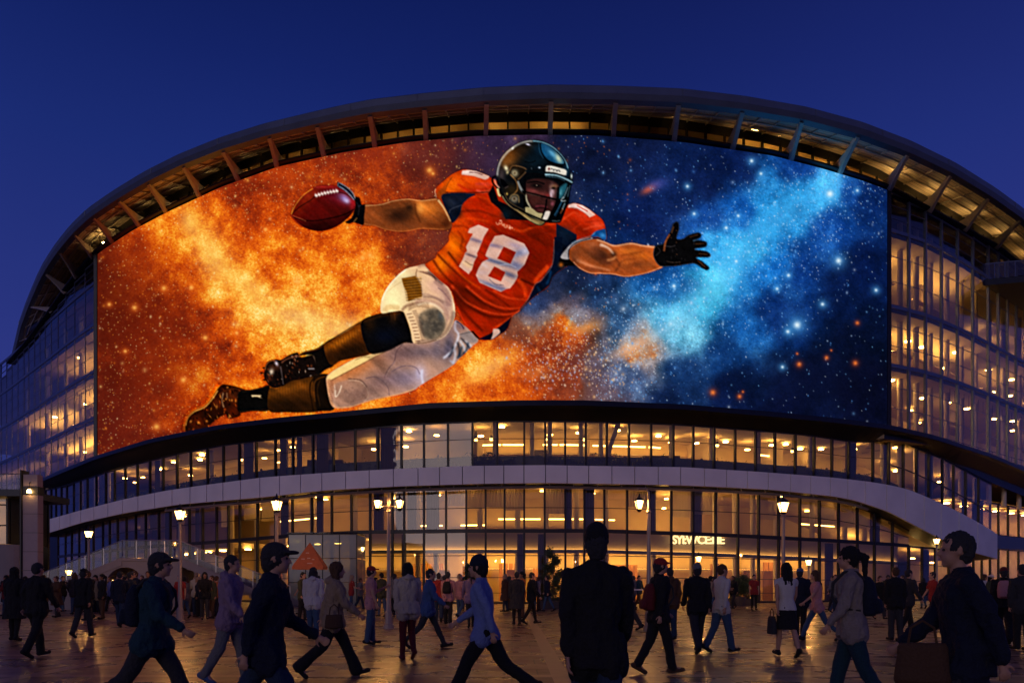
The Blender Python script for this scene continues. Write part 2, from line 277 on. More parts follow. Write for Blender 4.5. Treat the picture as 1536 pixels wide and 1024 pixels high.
    for p, w_, c_, al_ in (([(1240, 480), (1215, 590), (1150, 690), (1050, 742), (900, 765)], 7, (120, 92, 86), .5), ([(1060, 190), (1130, 250), (1180, 340), (1195, 430)], 9, (160, 122, 116), .55), ([(880, 400), (960, 380), (1070, 400), (1150, 470), (1185, 560)], 6, (196, 158, 140), .7), ([(900, 420), (980, 402), (1070, 424), (1140, 490)], 3, (255, 238, 210), .7),
                         ([(760, 470), (800, 430), (870, 405)], 4, (150, 112, 88), .7), ([(950, 345), (1060, 352), (1150, 400)], 3, (150, 118, 108), .7), ([(600, 480), (640, 440), (740, 450)], 8, (232, 196, 140), .6), ([(1000, 110), (1070, 170), (1140, 230)], 5, (110, 76, 70), .6)):
        P.line(r6(p), w_, c_, al_, 1.3)
    kp = r6([(915, 530), (960, 480), (1050, 445), (1110, 480), (1155, 560), (1150, 640), (1110, 700), (1040, 735), (970, 720), (930, 640)])
    P.fill(kp, (118, 106, 92), .92, 2.2); P.setclip(kp)
    S(r6, 1050, 620, 95, (66, 62, 58), .8, 75); S(r6, 1120, 520, 30, (90, 100, 108), .7, 50); S(r6, 960, 540, 40, (170, 145, 118), .7)
    for _ in range(90): S(r6, rs.uniform(920, 1150), rs.uniform(450, 730), rs.uniform(8, 26), (60, 56, 54) if rs.rand() < .55 else (160, 142, 120), .2)
    P.setclip(hip)
    for i in range(18):
        t = i/17; x = 800+t*80+14*math.sin(t*3); y = 490+t*262; P.line(r6([(x, y), (x+45, y-8+t*8)]), .9, (105, 68, 55) if i % 2 else (250, 225, 190), .85)
        x += 55; P.line(r6([(x, y-10), (x+38, y-20+t*8)]), .8, (95, 65, 55), .7)
    for i in range(5): P.line(r6([(820, 430+i*10), (900, 395+i*10), (1010, 400+i*12)]), .8, (120, 85, 65), .6)
    P.line(r6([(880, 770), (960, 772), (1080, 742)]), 1.6, (110, 80, 70), .8)
    P.setclip(None)
    # ---- torso
    body = [(655, 291), (654, 285), (665, 274), (679, 263), (695, 256), (710, 258), (727, 263), (740, 270), (780, 290), (830, 310), (852, 309), (860, 306.5), (872, 309), (888, 319), (903, 331), (908, 346), (908, 361), (893, 357), (876, 361), (862, 366), (852, 378), (845, 391), (852, 398), (847, 402), (829, 415), (822, 431), (806, 442), (790, 456), (780, 467), (768, 476), (761, 494), (749, 503), (737, 510), (720, 510), (707, 498), (696, 485), (685, 461), (677, 436), (660, 421), (640, 401), (641, 396), (654, 388), (657, 381), (673, 364), (674, 355), (679, 340), (676, 332), (665, 309), (657, 299)]
    P.fill(body, (172, 44, 9)); P.setclip(body)
    S(r3, 250, 250, 140, (245, 130, 20), .95, 90, -.5); S(r3, 420, 200, 150, (238, 105, 22), .85, 60, .25); S(r3, 560, 250, 90, (232, 92, 55), .7, 50); S(r3, 330, 640, 110, (225, 90, 18), .8, 170, -.4)
    S(r3, 260, 830, 90, (250, 140, 20), .9, 130, -.3); S(r4, 130, 230, 90, (248, 150, 25), .9, 110, -.8); S(r4, 60, 260, 50, (220, 90, 20), .8); S(r3, 1060, 830, 190, (122, 28, 6), .9, 220); S(r4, 1000, 200, 160, (110, 24, 5), .8, 180)
    S(r3, 700, 480, 200, (205, 58, 14), .6, 90); S(r4, 550, 600, 260, (120, 30, 8), .75, 90, .35); S(r4, 330, 560, 80, (85, 20, 6), .8, 140, -.5); S(r4, 700, 800, 190, (150, 38, 10), .7, 110)
    S(r5, 330, 200, 100, (232, 80, 40), .8, 70, .6); S(r5, 450, 290, 60, (240, 100, 65), .8, 50, .6); S(r5, 180, 220, 60, (205, 60, 18), .7); S(r5, 340, 350, 70, (165, 40, 14), .8, 24, -.5)
    folds = [(r3, [(300, 380), (520, 360), (640, 440)], 5, (225, 85, 20), .5), (r3, [(330, 500), (520, 500), (690, 560)], 4, (110, 26, 8), .6), (r3, [(280, 600), (420, 570), (600, 600)], 4, (235, 95, 22), .5), (r3, [(300, 690), (350, 760), (330, 860), (390, 900)], 3, (120, 32, 8), .6),
             (r3, [(250, 650), (350, 640), (420, 680)], 3, (140, 40, 10), .7), (r3, [(700, 620), (900, 690), (1050, 640), (1230, 620)], 5, (235, 92, 30), .55), (r3, [(620, 640), (760, 740), (1000, 740), (1200, 690)], 6, (120, 26, 8), .55), (r3, [(850, 540), (1000, 640), (1150, 600)], 5, (95, 20, 8), .7),
             (r4, [(100, 130), (190, 230), (300, 330), (430, 430)], 3, (90, 24, 6), .8), (r4, [(60, 190), (150, 320), (260, 430)], 3.5, (90, 24, 6), .7), (r4, [(160, 110), (260, 250), (380, 380), (520, 470)], 3.5, (238, 110, 22), .6), (r4, [(210, 120), (300, 240), (360, 300)], 3, (60, 14, 5), .7),
             (r4, [(240, 440), (380, 600), (600, 700), (780, 720), (900, 685)], 3, (238, 90, 40), .8), (r4, [(260, 480), (400, 640), (620, 740), (820, 735)], 5, (85, 18, 6), .6), (r4, [(380, 450), (560, 590), (740, 660), (900, 660)], 3, (232, 85, 35), .8), (r4, [(370, 470), (560, 620), (740, 690), (880, 680)], 4, (80, 18, 6), .6),
             (r4, [(640, 490), (780, 560), (960, 580)], 2.6, (238, 95, 45), .8), (r4, [(560, 480), (700, 570), (800, 650)], 4, (90, 20, 6), .7), (r4, [(290, 640), (350, 770), (440, 880), (540, 940)], 2.4, (215, 70, 28), .8), (r4, [(300, 620), (420, 760), (540, 880)], 5, (85, 18, 6), .6),
             (r4, [(880, 380), (940, 470), (950, 560)], 8, (225, 80, 25), .7), (r4, [(1170, 260), (1080, 350), (1030, 420)], 8, (232, 90, 30), .7), (r4, [(900, 380), (1000, 430), (1040, 440)], 3, (70, 14, 5), .8), (r4, [(640, 860), (760, 790), (880, 700)], 5, (235, 90, 25), .6),
             (r3, [(300, 240), (400, 300), (520, 300), (640, 260)], 4, (190, 45, 20), .6), (r3, [(330, 180), (400, 240), (480, 250)], 3.5, (200, 70, 10), .6), (r3, [(470, 240), (560, 240), (640, 240)], 2.5, (200, 70, 65), .7), (r3, [(480, 300), (560, 320), (640, 285)], 3, (245, 140, 120), .6),
             (r5, [(130, 250), (200, 200), (240, 180), (300, 200)], 2.4, (240, 100, 55), .7), (r5, [(300, 290), (380, 260), (480, 250)], 2.4, (150, 36, 14), .7), (r5, [(320, 330), (420, 300), (500, 290)], 2.4, (240, 110, 70), .7), (r5, [(230, 330), (300, 280), (360, 280)], 3, (225, 70, 24), .6)]
    for rr, p, w, c, al in folds: P.line(rr(p), w, c, al, 1.1, w*.5)
    P.line(r3([(185, 320), (400, 322), (640, 318)]), 1.1, (60, 14, 8), .9)
    P.line(r3([(250, 170), (200, 250), (175, 330)]), 1, (120, 60, 20), .8)
    P.fill(r3([(95, 330), (140, 290), (185, 250), (175, 340), (150, 380), (115, 380)]), (160, 80, 25), .8, 1)
    P.setclip(body)
    navy = r3([(167, 335), (460, 333), (400, 380), (350, 432), (335, 490), (290, 580), (240, 612), (212, 545), (168, 440)])
    P.fill(navy, (24, 32, 50), 1, .4); S(r3, 240, 420, 60, (70, 80, 100), .5, 30, .8); S(r3, 300, 520, 40, (12, 16, 28), .8); P.line(r3([(345, 440), (240, 480), (220, 520)]), 1.2, (120, 120, 130), .5)
    P.line(r3([(165, 340), (345, 436), (335, 495)])[1:], 1, (210, 90, 40), .6)
    P.fill(r5([(85, 275), (265, 375), (262, 430), (190, 520), (130, 585), (180, 650), (120, 700), (20, 830), (5, 760), (5, 700), (50, 640), (62, 500), (84, 400)]), (14, 26, 46), 1, .4, False)
    S(r5, 160, 360, 60, (24, 44, 66), .7); S(r5, 150, 500, 50, (8, 14, 28), .7)
    P.fill(r4([(1225, -20), (1300, -20), (1300, 260), (1220, 350), (1180, 440), (1080, 520), (960, 610), (905, 690), (895, 670), (970, 580), (1042, 430), (1100, 392), (1208, 240)]), (8, 20, 42), 1, .4, False)
    P.line(r4([(1190, 300), (1175, 380), (1150, 430)]), 3, (28, 80, 125), .7, .8); P.line(r4([(1060, 450), (1090, 500)]), 3, (30, 80, 125), .6, .8)
    P.line(r4([(1222, 0), (1206, 235), (1100, 392), (1042, 430), (968, 582), (898, 676), (820, 742)]), 1, (235, 150, 120), .7)
    P.fill(r4([(500, 960), (520, 945), (620, 900), (820, 740), (800, 830), (750, 900), (700, 912), (620, 968)]), (10, 16, 32), 1, .4, False)
    P.fill(r4([(640, 862), (665, 855), (695, 862), (705, 890), (690, 912), (640, 955), (615, 965), (632, 920)]), (215, 180, 165), 1, .5)
    P.fill(r4([(425, 880), (450, 880), (510, 950), (495, 972)]), (14, 8, 8), 1, .4, False)
    P.fill(r5([(430, 345), (470, 332), (522, 328), (524, 430), (480, 430), (450, 395), (390, 395)]), (26, 84, 140), 1, .5); S(r5, 490, 380, 26, (90, 160, 205), .7); P.line(r5([(440, 400), (480, 410)]), 2.4, (120, 50, 25), .8)
    # collar
    P.fill(r3([(592, 335), (640, 250), (690, 400), (800, 450), (960, 560), (1000, 590), (760, 577), (735, 520), (690, 470), (620, 412)]), (11, 12, 16), 1, .6, False); S(r3, 760, 530, 45, (14, 34, 46), .8)
    P.setclip(None)
    # numerals
    def plate(pts, holes=()):
        m = np.zeros((P.h, P.w)); a, sl = P.mask(pts, False, .35); m[sl] = a
        for h in holes:
            a, sl = P.mask(h, False, .35); m[sl] *= 1-a
        P.clip = m; P.put(np.ones((P.h, P.w)), (slice(0, P.h), slice(0, P.w)), (222, 184, 168), 1)
    plate(r3([(500, 630), (597, 670), (550, 745), (518, 830), (485, 903), (490, 925), (458, 985), (437, 1060), (405, 1103), (313, 1028), (345, 970), (370, 905), (390, 880), (380, 840), (420, 765), (447, 715), (397, 708), (415, 665)]))
    S(r3, 480, 780, 90, (135, 118, 140), .8, 18, .3); S(r3, 470, 860, 80, (238, 205, 185), .8, 24, .2); S(r3, 430, 925, 80, (120, 95, 105), .8, 12, .35); S(r3, 400, 1010, 70, (240, 205, 165), .9, 30, .4); S(r3, 500, 680, 60, (232, 196, 178), .8); P.line(r3([(370, 975), (420, 1010), (450, 1015)]), 1, (120, 90, 80), .7)
    plate(r4([(655, -30), (735, -43), (938, 42), (985, 130), (942, 240), (870, 312), (876, 350), (865, 380), (832, 432), (800, 472), (765, 475), (712, 504), (510, 416), (474, 345), (500, 275), (540, 215), (598, 188), (564, 155), (590, 90), (620, 30)]),
          [r4([(740, 70), (860, 125), (805, 237), (678, 185)]), r4([(650, 260), (758, 316), (714, 404), (591, 352)])])
    S(r4, 640, 60, 90, (140, 122, 145), .8, 20, .2); S(r4, 640, 130, 90, (225, 190, 175), .8, 30, .2); S(r4, 850, 60, 70, (175, 160, 185), .6, 26, .3); S(r4, 900, 130, 110, (122, 130, 165), .8, 40, -.3); S(r4, 940, 110, 30, (215, 205, 215), .7); S(r4, 660, 215, 160, (105, 112, 142), .85, 20, .3); S(r4, 860, 250, 80, (115, 120, 155), .8, 40, .4)
    S(r4, 560, 250, 50, (228, 205, 200), .8, 20, .5); S(r4, 530, 320, 60, (215, 190, 190), .6, 24); S(r4, 800, 340, 70, (95, 100, 130), .8, 24, .4); S(r4, 800, 400, 60, (215, 190, 180), .7, 16, .5); S(r4, 620, 440, 120, (120, 125, 155), .8, 20, .4); S(r4, 720, 470, 60, (105, 100, 128), .7, 22, .4); P.line(r4([(700, 250), (780, 240), (860, 270)]), 1.6, (200, 200, 215), .6)
    P.line(r4([(600, 380), (660, 430), (740, 440)]), 1.2, (70, 74, 100), .6)
    plate(r3([(345, 113), (400, 106), (480, 118), (605, 165), (592, 188), (562, 200), (450, 165), (338, 150)])); S(r3, 420, 125, 120, (255, 238, 228), .8, 20); P.clip = None
    P.line(r3([(412, 128), (480, 132), (538, 154)]), 1.2, (110, 60, 60), .9)
    plate(r5([(195, 108), (240, 97), (312, 115), (380, 155), (432, 198), (378, 222), (330, 180), (262, 140), (185, 137)])); S(r5, 300, 130, 120, (250, 228, 225), .8, 60); P.clip = None
    P.line(r5([(268, 116), (310, 140), (362, 168)]), 1.4, (200, 80, 60), .9); P.line(r5([(185, 137), (262, 142), (330, 182), (372, 222)]), .8, (150, 60, 40), .8)
    # script below the collar
    for p in [[(668, 605), (675, 625), (690, 628), (698, 605)], [(700, 600), (712, 592), (722, 605), (708, 622), (700, 612)], [(722, 610), (728, 635), (740, 628)], [(742, 615), (738, 645)], [(752, 622), (748, 650), (762, 655), (770, 630)], [(780, 632), (772, 662)], [(788, 640), (800, 640), (790, 670)], [(806, 645), (800, 678)], [(814, 650), (820, 668), (826, 655)], [(700, 590), (720, 588)], [(786, 655), (812, 662)], [(838, 675), (843, 678)]]:
        P.line(r3(p), 1.1, (250, 205, 180), .9, .25)
    # ---- arm with the ball
    arm = r2([(690, 408), (780, 405), (850, 395), (950, 365), (1080, 350), (1200, 364), (1340, 350), (1395, 420), (1450, 530), (1466, 600), (1400, 628), (1200, 620), (1100, 638), (1000, 645), (880, 627), (780, 592), (690, 577)])
    P.fill(arm, (150, 82, 40)); P.setclip(arm)
    S(r2, 1250, 440, 130, (232, 142, 60), .95, 75); S(r2, 1190, 430, 40, (250, 180, 95), .8, 50); S(r2, 990, 500, 140, (52, 28, 18), .95, 80, .1); S(r2, 1090, 430, 45, (62, 36, 22), .9, 50); S(r2, 790, 500, 80, (172, 96, 48), .8, 70); S(r2, 1330, 590, 110, (125, 62, 28), .8, 28); S(r2, 1420, 570, 40, (90, 42, 20), .8)
    S(r2, 1100, 590, 90, (118, 66, 36), .7, 30); S(r2, 900, 470, 60, (120, 68, 36), .6, 24, -.1); P.line(r2([(1140, 395), (1150, 480), (1190, 560)]), 2.2, (95, 48, 22), .8, .8); P.line(r2([(860, 440), (1000, 420), (1100, 400)]), 3, (150, 85, 42), .5, 1)
    P.line(r2([(700, 415), (850, 400), (950, 370), (1080, 355), (1200, 368), (1340, 355)]), 1.5, (255, 205, 150), .6, .7); P.line(r2([(690, 572), (780, 587), (880, 622), (1000, 640), (1100, 633), (1200, 615), (1400, 624)]), 1.2, (240, 140, 75), .55, .6)
    P.setclip(None)
    P.line(r2([(1345, 362), (1400, 440), (1455, 552)]), 3.2, (228, 190, 140), .95, .4, 1.6); P.line(r2([(1330, 345), (1318, 290), (1325, 262)]), 1.4, (255, 215, 170), .8)
    P.fill(r2([(612, 345), (630, 335), (655, 350), (672, 402), (702, 408), (694, 500), (688, 580), (640, 572), (600, 560), (560, 572), (528, 556), (580, 520), (605, 450)]), (11, 9, 12))
    P.line(r2([(630, 520), (610, 545), (600, 560)]), 1.3, (190, 130, 60), .9); P.line(r2([(640, 420), (665, 410)]), 1.2, (60, 70, 90), .8); P.line(r2([(625, 380), (648, 430), (640, 500)]), 1.4, (45, 40, 45), .8)
    ball = r2([(45, 490), (80, 410), (150, 320), (240, 256), (330, 232), (440, 236), (520, 265), (590, 330), (615, 400), (600, 460), (540, 530), (460, 590), (350, 632), (250, 632), (150, 597), (85, 550)])
    P.fill(ball, (108, 18, 14)); P.setclip(ball)
    S(r2, 300, 600, 260, (34, 6, 6), .85, 75, -.15); S(r2, 560, 500, 70, (52, 10, 10), .7); S(r2, 200, 330, 130, (165, 55, 25), .85, 50, -.7); S(r2, 110, 450, 60, (160, 40, 15), .7); S(r2, 450, 330, 150, (120, 30, 55), .7, 70, .4)
    S(r2, 520, 350, 60, (175, 150, 205), .95, 35, .6); S(r2, 540, 370, 30, (220, 210, 240), .8, 20, .5); S(r2, 330, 245, 130, (200, 60, 45), .7, 16); S(r2, 590, 400, 26, (190, 40, 50), .7, 50)
    P.line(r2([(50, 488), (130, 420), (220, 365), (270, 330), (430, 295), (520, 305), (600, 352)]), 1.2, (50, 10, 8), .9); P.line(r2([(55, 508), (150, 538), (260, 545), (400, 522), (520, 490), (612, 440)]), 1.4, (25, 4, 4), .95); P.line(r2([(60, 500), (140, 530), (180, 548)]), 1.0, (235, 130, 80), .8)
    P.line(r2([(47, 490), (80, 412), (150, 322), (240, 258)]), 2.2, (255, 170, 60), .9, .7); P.line(r2([(50, 500), (90, 552), (150, 598)]), 1.2, (220, 90, 40), .7)
    for i in range(8):
        x = 268+i*26; y = 318-i*6+.5*(i-3)**2*.6; S(r2, x, y, 10, (250, 235, 225), 1, 17, -.3); S(r2, x+10, y+4, 6, (245, 225, 215), .9, 10)
    P.line(r2([(260, 325), (350, 298), (460, 285)]), 1.2, (240, 215, 205), .8); P.setclip(None)
    P.fill(r2([(458, 212), (475, 208), (540, 250), (590, 298), (614, 352), (606, 364), (560, 312), (505, 268), (462, 245)]), (16, 26, 44), 1, .4); P.line(r2([(478, 212), (545, 252), (592, 300), (614, 350)]), 1.2, (190, 210, 225), .85); P.line(r2([(470, 240), (520, 272), (570, 320), (604, 362)]), 1.3, (215, 220, 235), .8); P.line(r2([(462, 240), (466, 212), (478, 208)]), 1, (220, 210, 200), .8)
    # ---- reaching arm
    P.fill(r5([(125, 575), (200, 560), (250, 640), (200, 648), (160, 652), (110, 620)]), (12, 10, 10)); S(r5, 125, 640, 22, (190, 110, 40), .9)
    ar = r5([(188, 570), (200, 500), (260, 450), (340, 418), (440, 412), (520, 438), (600, 465), (740, 445), (850, 465), (962, 480), (945, 540), (985, 620), (1025, 660), (900, 710), (760, 740), (680, 745), (580, 725), (480, 720), (380, 715), (290, 672), (235, 620)])
    P.fill(ar, (182, 98, 48)); P.setclip(ar)
    S(r5, 250, 520, 60, (130, 72, 42), .8, 70); S(r5, 430, 520, 105, (138, 78, 48), .95, 90); S(r5, 490, 570, 75, (72, 38, 26), .9, 50, .4); S(r5, 250, 600, 50, (90, 48, 30), .7, 30, .6); S(r5, 400, 460, 60, (195, 120, 78), .6, 30); S(r5, 530, 620, 60, (110, 58, 36), .7, 30); S(r5, 330, 620, 90, (205, 128, 85), .8, 18, .5); S(r5, 400, 680, 110, (120, 64, 42), .7, 24, .15)
    S(r5, 590, 545, 30, (45, 26, 20), .9, 30, .6); S(r5, 720, 520, 110, (222, 130, 55), .9, 34); S(r5, 700, 620, 60, (205, 118, 55), .8, 40); S(r5, 850, 560, 90, (212, 120, 44), .8, 44, .1); S(r5, 780, 640, 100, (140, 74, 38), .7, 26, -.15); S(r5, 900, 640, 80, (175, 100, 50), .6, 30)
    P.line(r5([(600, 580), (640, 640), (600, 700)]), 3, (120, 62, 34), .7, 1); P.line(r5([(640, 560), (760, 540), (860, 520)]), 2.2, (150, 78, 32), .7, 1); P.line(r5([(620, 660), (680, 600), (780, 590)]), 1.6, (140, 72, 32), .7, .8)
    P.line(r5([(470, 460), (540, 490), (590, 545)]), 4.5, (252, 225, 205), .85, 1, 1.5); P.line(r5([(530, 600), (580, 590), (612, 568)]), 3, (235, 170, 115), .7, 1)
    P.line(r5([(440, 416), (520, 442), (600, 469), (740, 449), (850, 469), (960, 484)]), 2.2, (255, 228, 205), .8, .8); P.line(r5([(235, 616), (290, 668), (380, 711), (480, 716), (580, 721), (680, 741), (760, 736), (900, 706), (1020, 657)]), 1.5, (255, 205, 175), .65, .7)
    P.line(r5([(260, 600), (360, 640), (480, 670), (560, 690)]), 2.4, (235, 170, 130), .6, 1); P.setclip(None)
    P.fill(r5([(395, 398), (320, 412), (250, 432), (180, 490), (122, 575), (195, 588), (190, 520), (225, 480), (300, 436), (400, 412)]), (172, 165, 165), 1, .4); P.line(r5([(390, 405), (260, 445), (200, 500), (192, 580)]), 1.2, (30, 20, 25), .8)
    P.line(r5([(430, 350), (390, 385), (300, 412), (220, 450)]), 1.1, (130, 170, 200), .8)
    hand = r5([(942, 560), (946, 500), (972, 465), (1022, 455), (1052, 410), (1095, 330), (1115, 278), (1140, 259), (1164, 272), (1168, 330), (1148, 405), (1200, 408), (1250, 376), (1330, 354), (1362, 370), (1352, 402), (1290, 428), (1330, 421), (1400, 434), (1414, 460), (1396, 484), (1305, 502), (1400, 518), (1442, 545), (1432, 572), (1320, 576), (1360, 602), (1432, 660), (1420, 686), (1390, 682), (1308, 632), (1240, 636), (1150, 650), (1060, 656), (1000, 650), (962, 610)])
    P.fill(hand, (12, 11, 13), 1, .4); P.setclip(hand)
    P.line(hand, 1.1, (120, 160, 190), .55, .3, None, True)
    for _ in range(90): S(r5, rs.uniform(1020, 1420), rs.uniform(280, 680), rs.uniform(3, 8), [(95, 62, 40), (45, 40, 42), (5, 5, 7), (5, 5, 7)][rs.randint(4)], .6, rs.uniform(5, 16), rs.uniform(-1, 1))
    P.line(r5([(1085, 370), (1050, 430), (1035, 520)]), 3, (165, 95, 55), .8, .7); P.line(r5([(1120, 300), (1100, 360)]), 2, (120, 80, 55), .7, .6); P.line(r5([(1040, 470), (1090, 480), (1135, 470)]), .8, (120, 110, 110), .7)
    for a, b, c, d in [(1260, 395, 1335, 372), (1310, 455, 1390, 452), (1340, 540, 1420, 548), (1330, 600, 1400, 660)]: P.line(r5([(a, b), (c, d)]), 1.6, (135, 85, 50), .6, .6)
    P.line(r5([(975, 480), (1000, 520), (960, 560)]), 1.2, (90, 80, 80), .6); P.line(r5([(1060, 610), (1120, 620), (1180, 615)]), .8, (150, 120, 100), .7); P.setclip(None)
    # ---- helmet
    hel = r1([(168, 445), (178, 360), (208, 282), (270, 200), (360, 130), (450, 92), (540, 80), (640, 95), (740, 140), (820, 210), (880, 290), (908, 370), (938, 440), (948, 512), (925, 560), (908, 700), (870, 800), (820, 912), (760, 918), (690, 905), (645, 945), (600, 952), (520, 912), (400, 822), (285, 742), (222, 655), (180, 560)])
    P.fill(hel, (12, 15, 20)); P.setclip(hel)
    S(r1, 310, 240, 110, (150, 92, 34), .85, 90, -.6, 6.8); S(r1, 270, 310, 60, (165, 110, 55), .7, 60, 0, 6.8); S(r1, 450, 170, 130, (60, 38, 20), .8, 60, -.4, 6.8); S(r1, 220, 430, 40, (95, 80, 80), .7, 70, 0, 6.8); S(r1, 330, 590, 80, (62, 46, 24), .8, 60, 0, 6.8); S(r1, 560, 300, 110, (14, 34, 46), .8, 70, 0, 6.8)
    S(r1, 640, 180, 120, (12, 50, 75), .7, 80, 0, 6.8); S(r1, 880, 400, 40, (30, 75, 100), .8, 60, 0, 6.8)
    hl = r1([(625, 115), (720, 150), (800, 222), (862, 300), (850, 326), (760, 312), (690, 275), (640, 205)])
    P.fill(hl, (30, 88, 122), .95, .6); P.clip = P.clip*0; a, sl = P.mask(hl, True, .4); P.clip[sl] = a
    S(r1, 800, 265, 60, (215, 220, 190), .95, 30, 1.0, 6.8); S(r1, 735, 215, 60, (120, 185, 215), .8, 24, .8, 6.8); S(r1, 680, 160, 30, (50, 110, 150), .7, 24, .6, 6.8)
    P.setclip(hel)
    P.line(r1([(618, 100), (628, 200), (680, 280), (760, 322), (850, 330), (866, 300)]), 1.2, (4, 8, 14), .95); P.line(r1([(600, 100), (612, 200), (650, 270)]), .9, (60, 120, 150), .6)
    P.line(r1([(175, 445), (185, 365), (215, 288), (275, 208), (362, 138), (450, 100), (540, 88)]), 3, (215, 210, 205), .85, .8); P.line(r1([(540, 88), (640, 103), (738, 148), (818, 218), (875, 295), (902, 370)]), 2, (150, 200, 220), .8, .6)
    S(r1, 490, 125, 24, (225, 220, 240), .95, 9, .3, 6.8); S(r1, 335, 165, 16, (255, 245, 230), .95, 10, -.8, 6.8); S(r1, 230, 250, 50, (190, 160, 130), .5, 12, -.9, 6.8); P.line(r1([(460, 300), (520, 312), (570, 290)]), 1.5, (3, 5, 8), .8); S(r1, 608, 362, 12, (200, 215, 230), .95, 9, 0, 6.8); P.line(r1([(525, 360), (530, 380)]), .8, (130, 150, 160), .8)
    # opening and face
    P.fill(r1([(465, 425), (660, 425), (860, 480), (925, 530), (900, 700), (820, 900), (680, 905), (560, 850), (455, 790), (440, 600)]), (8, 10, 14), 1, .6)
    P.fill(r1([(478, 500), (640, 475), (790, 530), (788, 640), (765, 740), (705, 830), (600, 825), (520, 765), (472, 630)]), (66, 36, 34), 1, .8)
    S(r1, 540, 600, 60, (150, 78, 74), .8, 22, .3, 6.8); S(r1, 640, 630, 60, (120, 62, 58), .8, 30, 0, 6.8); S(r1, 560, 700, 60, (84, 44, 38), .7, 40, 0, 6.8); S(r1, 740, 600, 26, (205, 175, 180), .95, 60, -.1, 6.8); S(r1, 725, 640, 14, (240, 225, 235), .8, 34, -.1, 6.8); S(r1, 690, 650, 26, (150, 60, 60), .8, 22, 0, 6.8)
    S(r1, 755, 555, 36, (160, 120, 90), .9, 22, 0, 6.8); S(r1, 750, 572, 22, (20, 12, 14), .95, 14, 0, 6.8); S(r1, 580, 545, 60, (18, 14, 16), .9, 22, .05, 6.8); S(r1, 580, 542, 7, (190, 160, 140), .9, 5, 0, 6.8); P.line(r1([(480, 515), (580, 505), (660, 530)]), 2.4, (10, 8, 10), .8, .6)
    P.line(r1([(565, 762), (620, 752), (690, 768)]), 3, (112, 50, 56), .9, .6); P.line(r1([(560, 775), (640, 772), (700, 785)]), 1.4, (35, 14, 18), .9); S(r1, 610, 800, 40, (92, 48, 50), .8, 14, 0, 6.8); S(r1, 740, 730, 20, (165, 95, 110), .8, 22, 0, 6.8)
    P.fill(r1([(820, 560), (890, 520), (870, 640), (800, 690), (790, 620)]), (46, 108, 122), .85, .8); S(r1, 820, 620, 20, (110, 170, 180), .7, 34, .3, 6.8)
    P.fill(r1([(455, 770), (520, 770), (590, 820), (650, 835), (660, 880), (620, 905), (540, 870), (460, 815)]), (196, 182, 140), .95, .7); P.fill(r1([(660, 815), (715, 808), (705, 860), (680, 895), (640, 880)]), (225, 215, 205), .95, .6)
    P.fill(r1([(350, 780), (430, 810), (520, 870), (620, 905), (665, 905), (640, 942), (600, 950), (520, 912), (400, 822)]), (150, 128, 82), .9, .7); P.line(r1([(440, 850), (530, 905), (610, 930)]), 2, (225, 205, 160), .6, .8)
    P.line(r1([(465, 635), (480, 700), (520, 775)]), 3.2, (205, 195, 165), .9, .5, 2); P.line(r1([(385, 500), (410, 560), (440, 610)]), 3.5, (150, 152, 150), .9, .6)
    # ear plates
    P.fill(r1([(300, 390), (345, 340), (475, 385), (385, 490), (330, 460)]), (30, 20, 12), .9, .5, False); P.line(r1([(300, 395), (345, 342), (475, 385), (385, 490)]), 1.1, (175, 125, 75), .85); P.line(r1([(310, 430), (370, 500), (385, 580), (340, 640)]), 1.3, (190, 135, 75), .85); P.line(r1([(370, 500), (400, 600), (470, 640)]), 1.2, (70, 50, 30), .8)
    S(r1, 356, 418, 34, (210, 200, 165), .95, 36, 0, 6.8); S(r1, 356, 418, 14, (90, 70, 50), .8, 16, 0, 6.8); S(r1, 352, 682, 38, (200, 185, 155), .9, 36, 0, 6.8); S(r1, 352, 680, 16, (60, 45, 35), .85, 16, 0, 6.8); P.line(r1([(300, 690), (330, 640), (390, 650), (400, 720)]), 1.2, (180, 150, 100), .8)
    S(r1, 268, 368, 20, (235, 225, 190), .95, 30, -.4, 6.8); S(r1, 282, 410, 14, (200, 185, 145), .9, 20, .3, 6.8); P.fill(r1([(205, 468), (250, 490), (292, 550), (255, 572), (215, 532)]), (6, 6, 10), .95, .5, False); P.line(r1([(255, 572), (292, 550)]), .9, (150, 120, 110), .8); S(r1, 277, 630, 10, (190, 160, 90), .9, 14, 0, 6.8)
    P.line(r1([(225, 650), (290, 742), (400, 822), (520, 905)]), 1.8, (205, 175, 120), .9, .5); P.line(r1([(250, 620), (300, 710), (440, 790), (470, 800)]), 1.2, (140, 110, 70), .7)
    P.setclip(None)
    P.line(r1([(165, 450), (130, 470), (135, 520), (180, 570), (225, 650)]), 2.6, (10, 9, 12), .95); P.line(r1([(150, 480), (165, 530), (200, 570)]), 2, (215, 160, 140), .9); P.line(r1([(180, 575), (195, 640), (215, 650)]), 3.4, (225, 215, 160), .9, .5)
    # brow, badge, bars
    P.line(r1([(465, 395), (600, 408), (700, 425), (860, 470), (945, 515)]), 3, (6, 16, 22), .95); P.line(r1([(665, 432), (780, 442), (880, 480), (945, 515)]), 2.4, (170, 205, 215), .9, .4); P.line(r1([(670, 450), (790, 465), (870, 500)]), 1.2, (90, 130, 145), .8); S(r1, 935, 450, 10, (225, 235, 230), .9, 26, 0, 6.8)
    P.fill(r1([(685, 342), (745, 345), (870, 380), (886, 395), (882, 440), (860, 440), (760, 410), (668, 402), (672, 360)]), (226, 220, 208), 1, .4, False); S(r1, 705, 375, 12, (110, 45, 40), 1, 14, 0, 6.8)
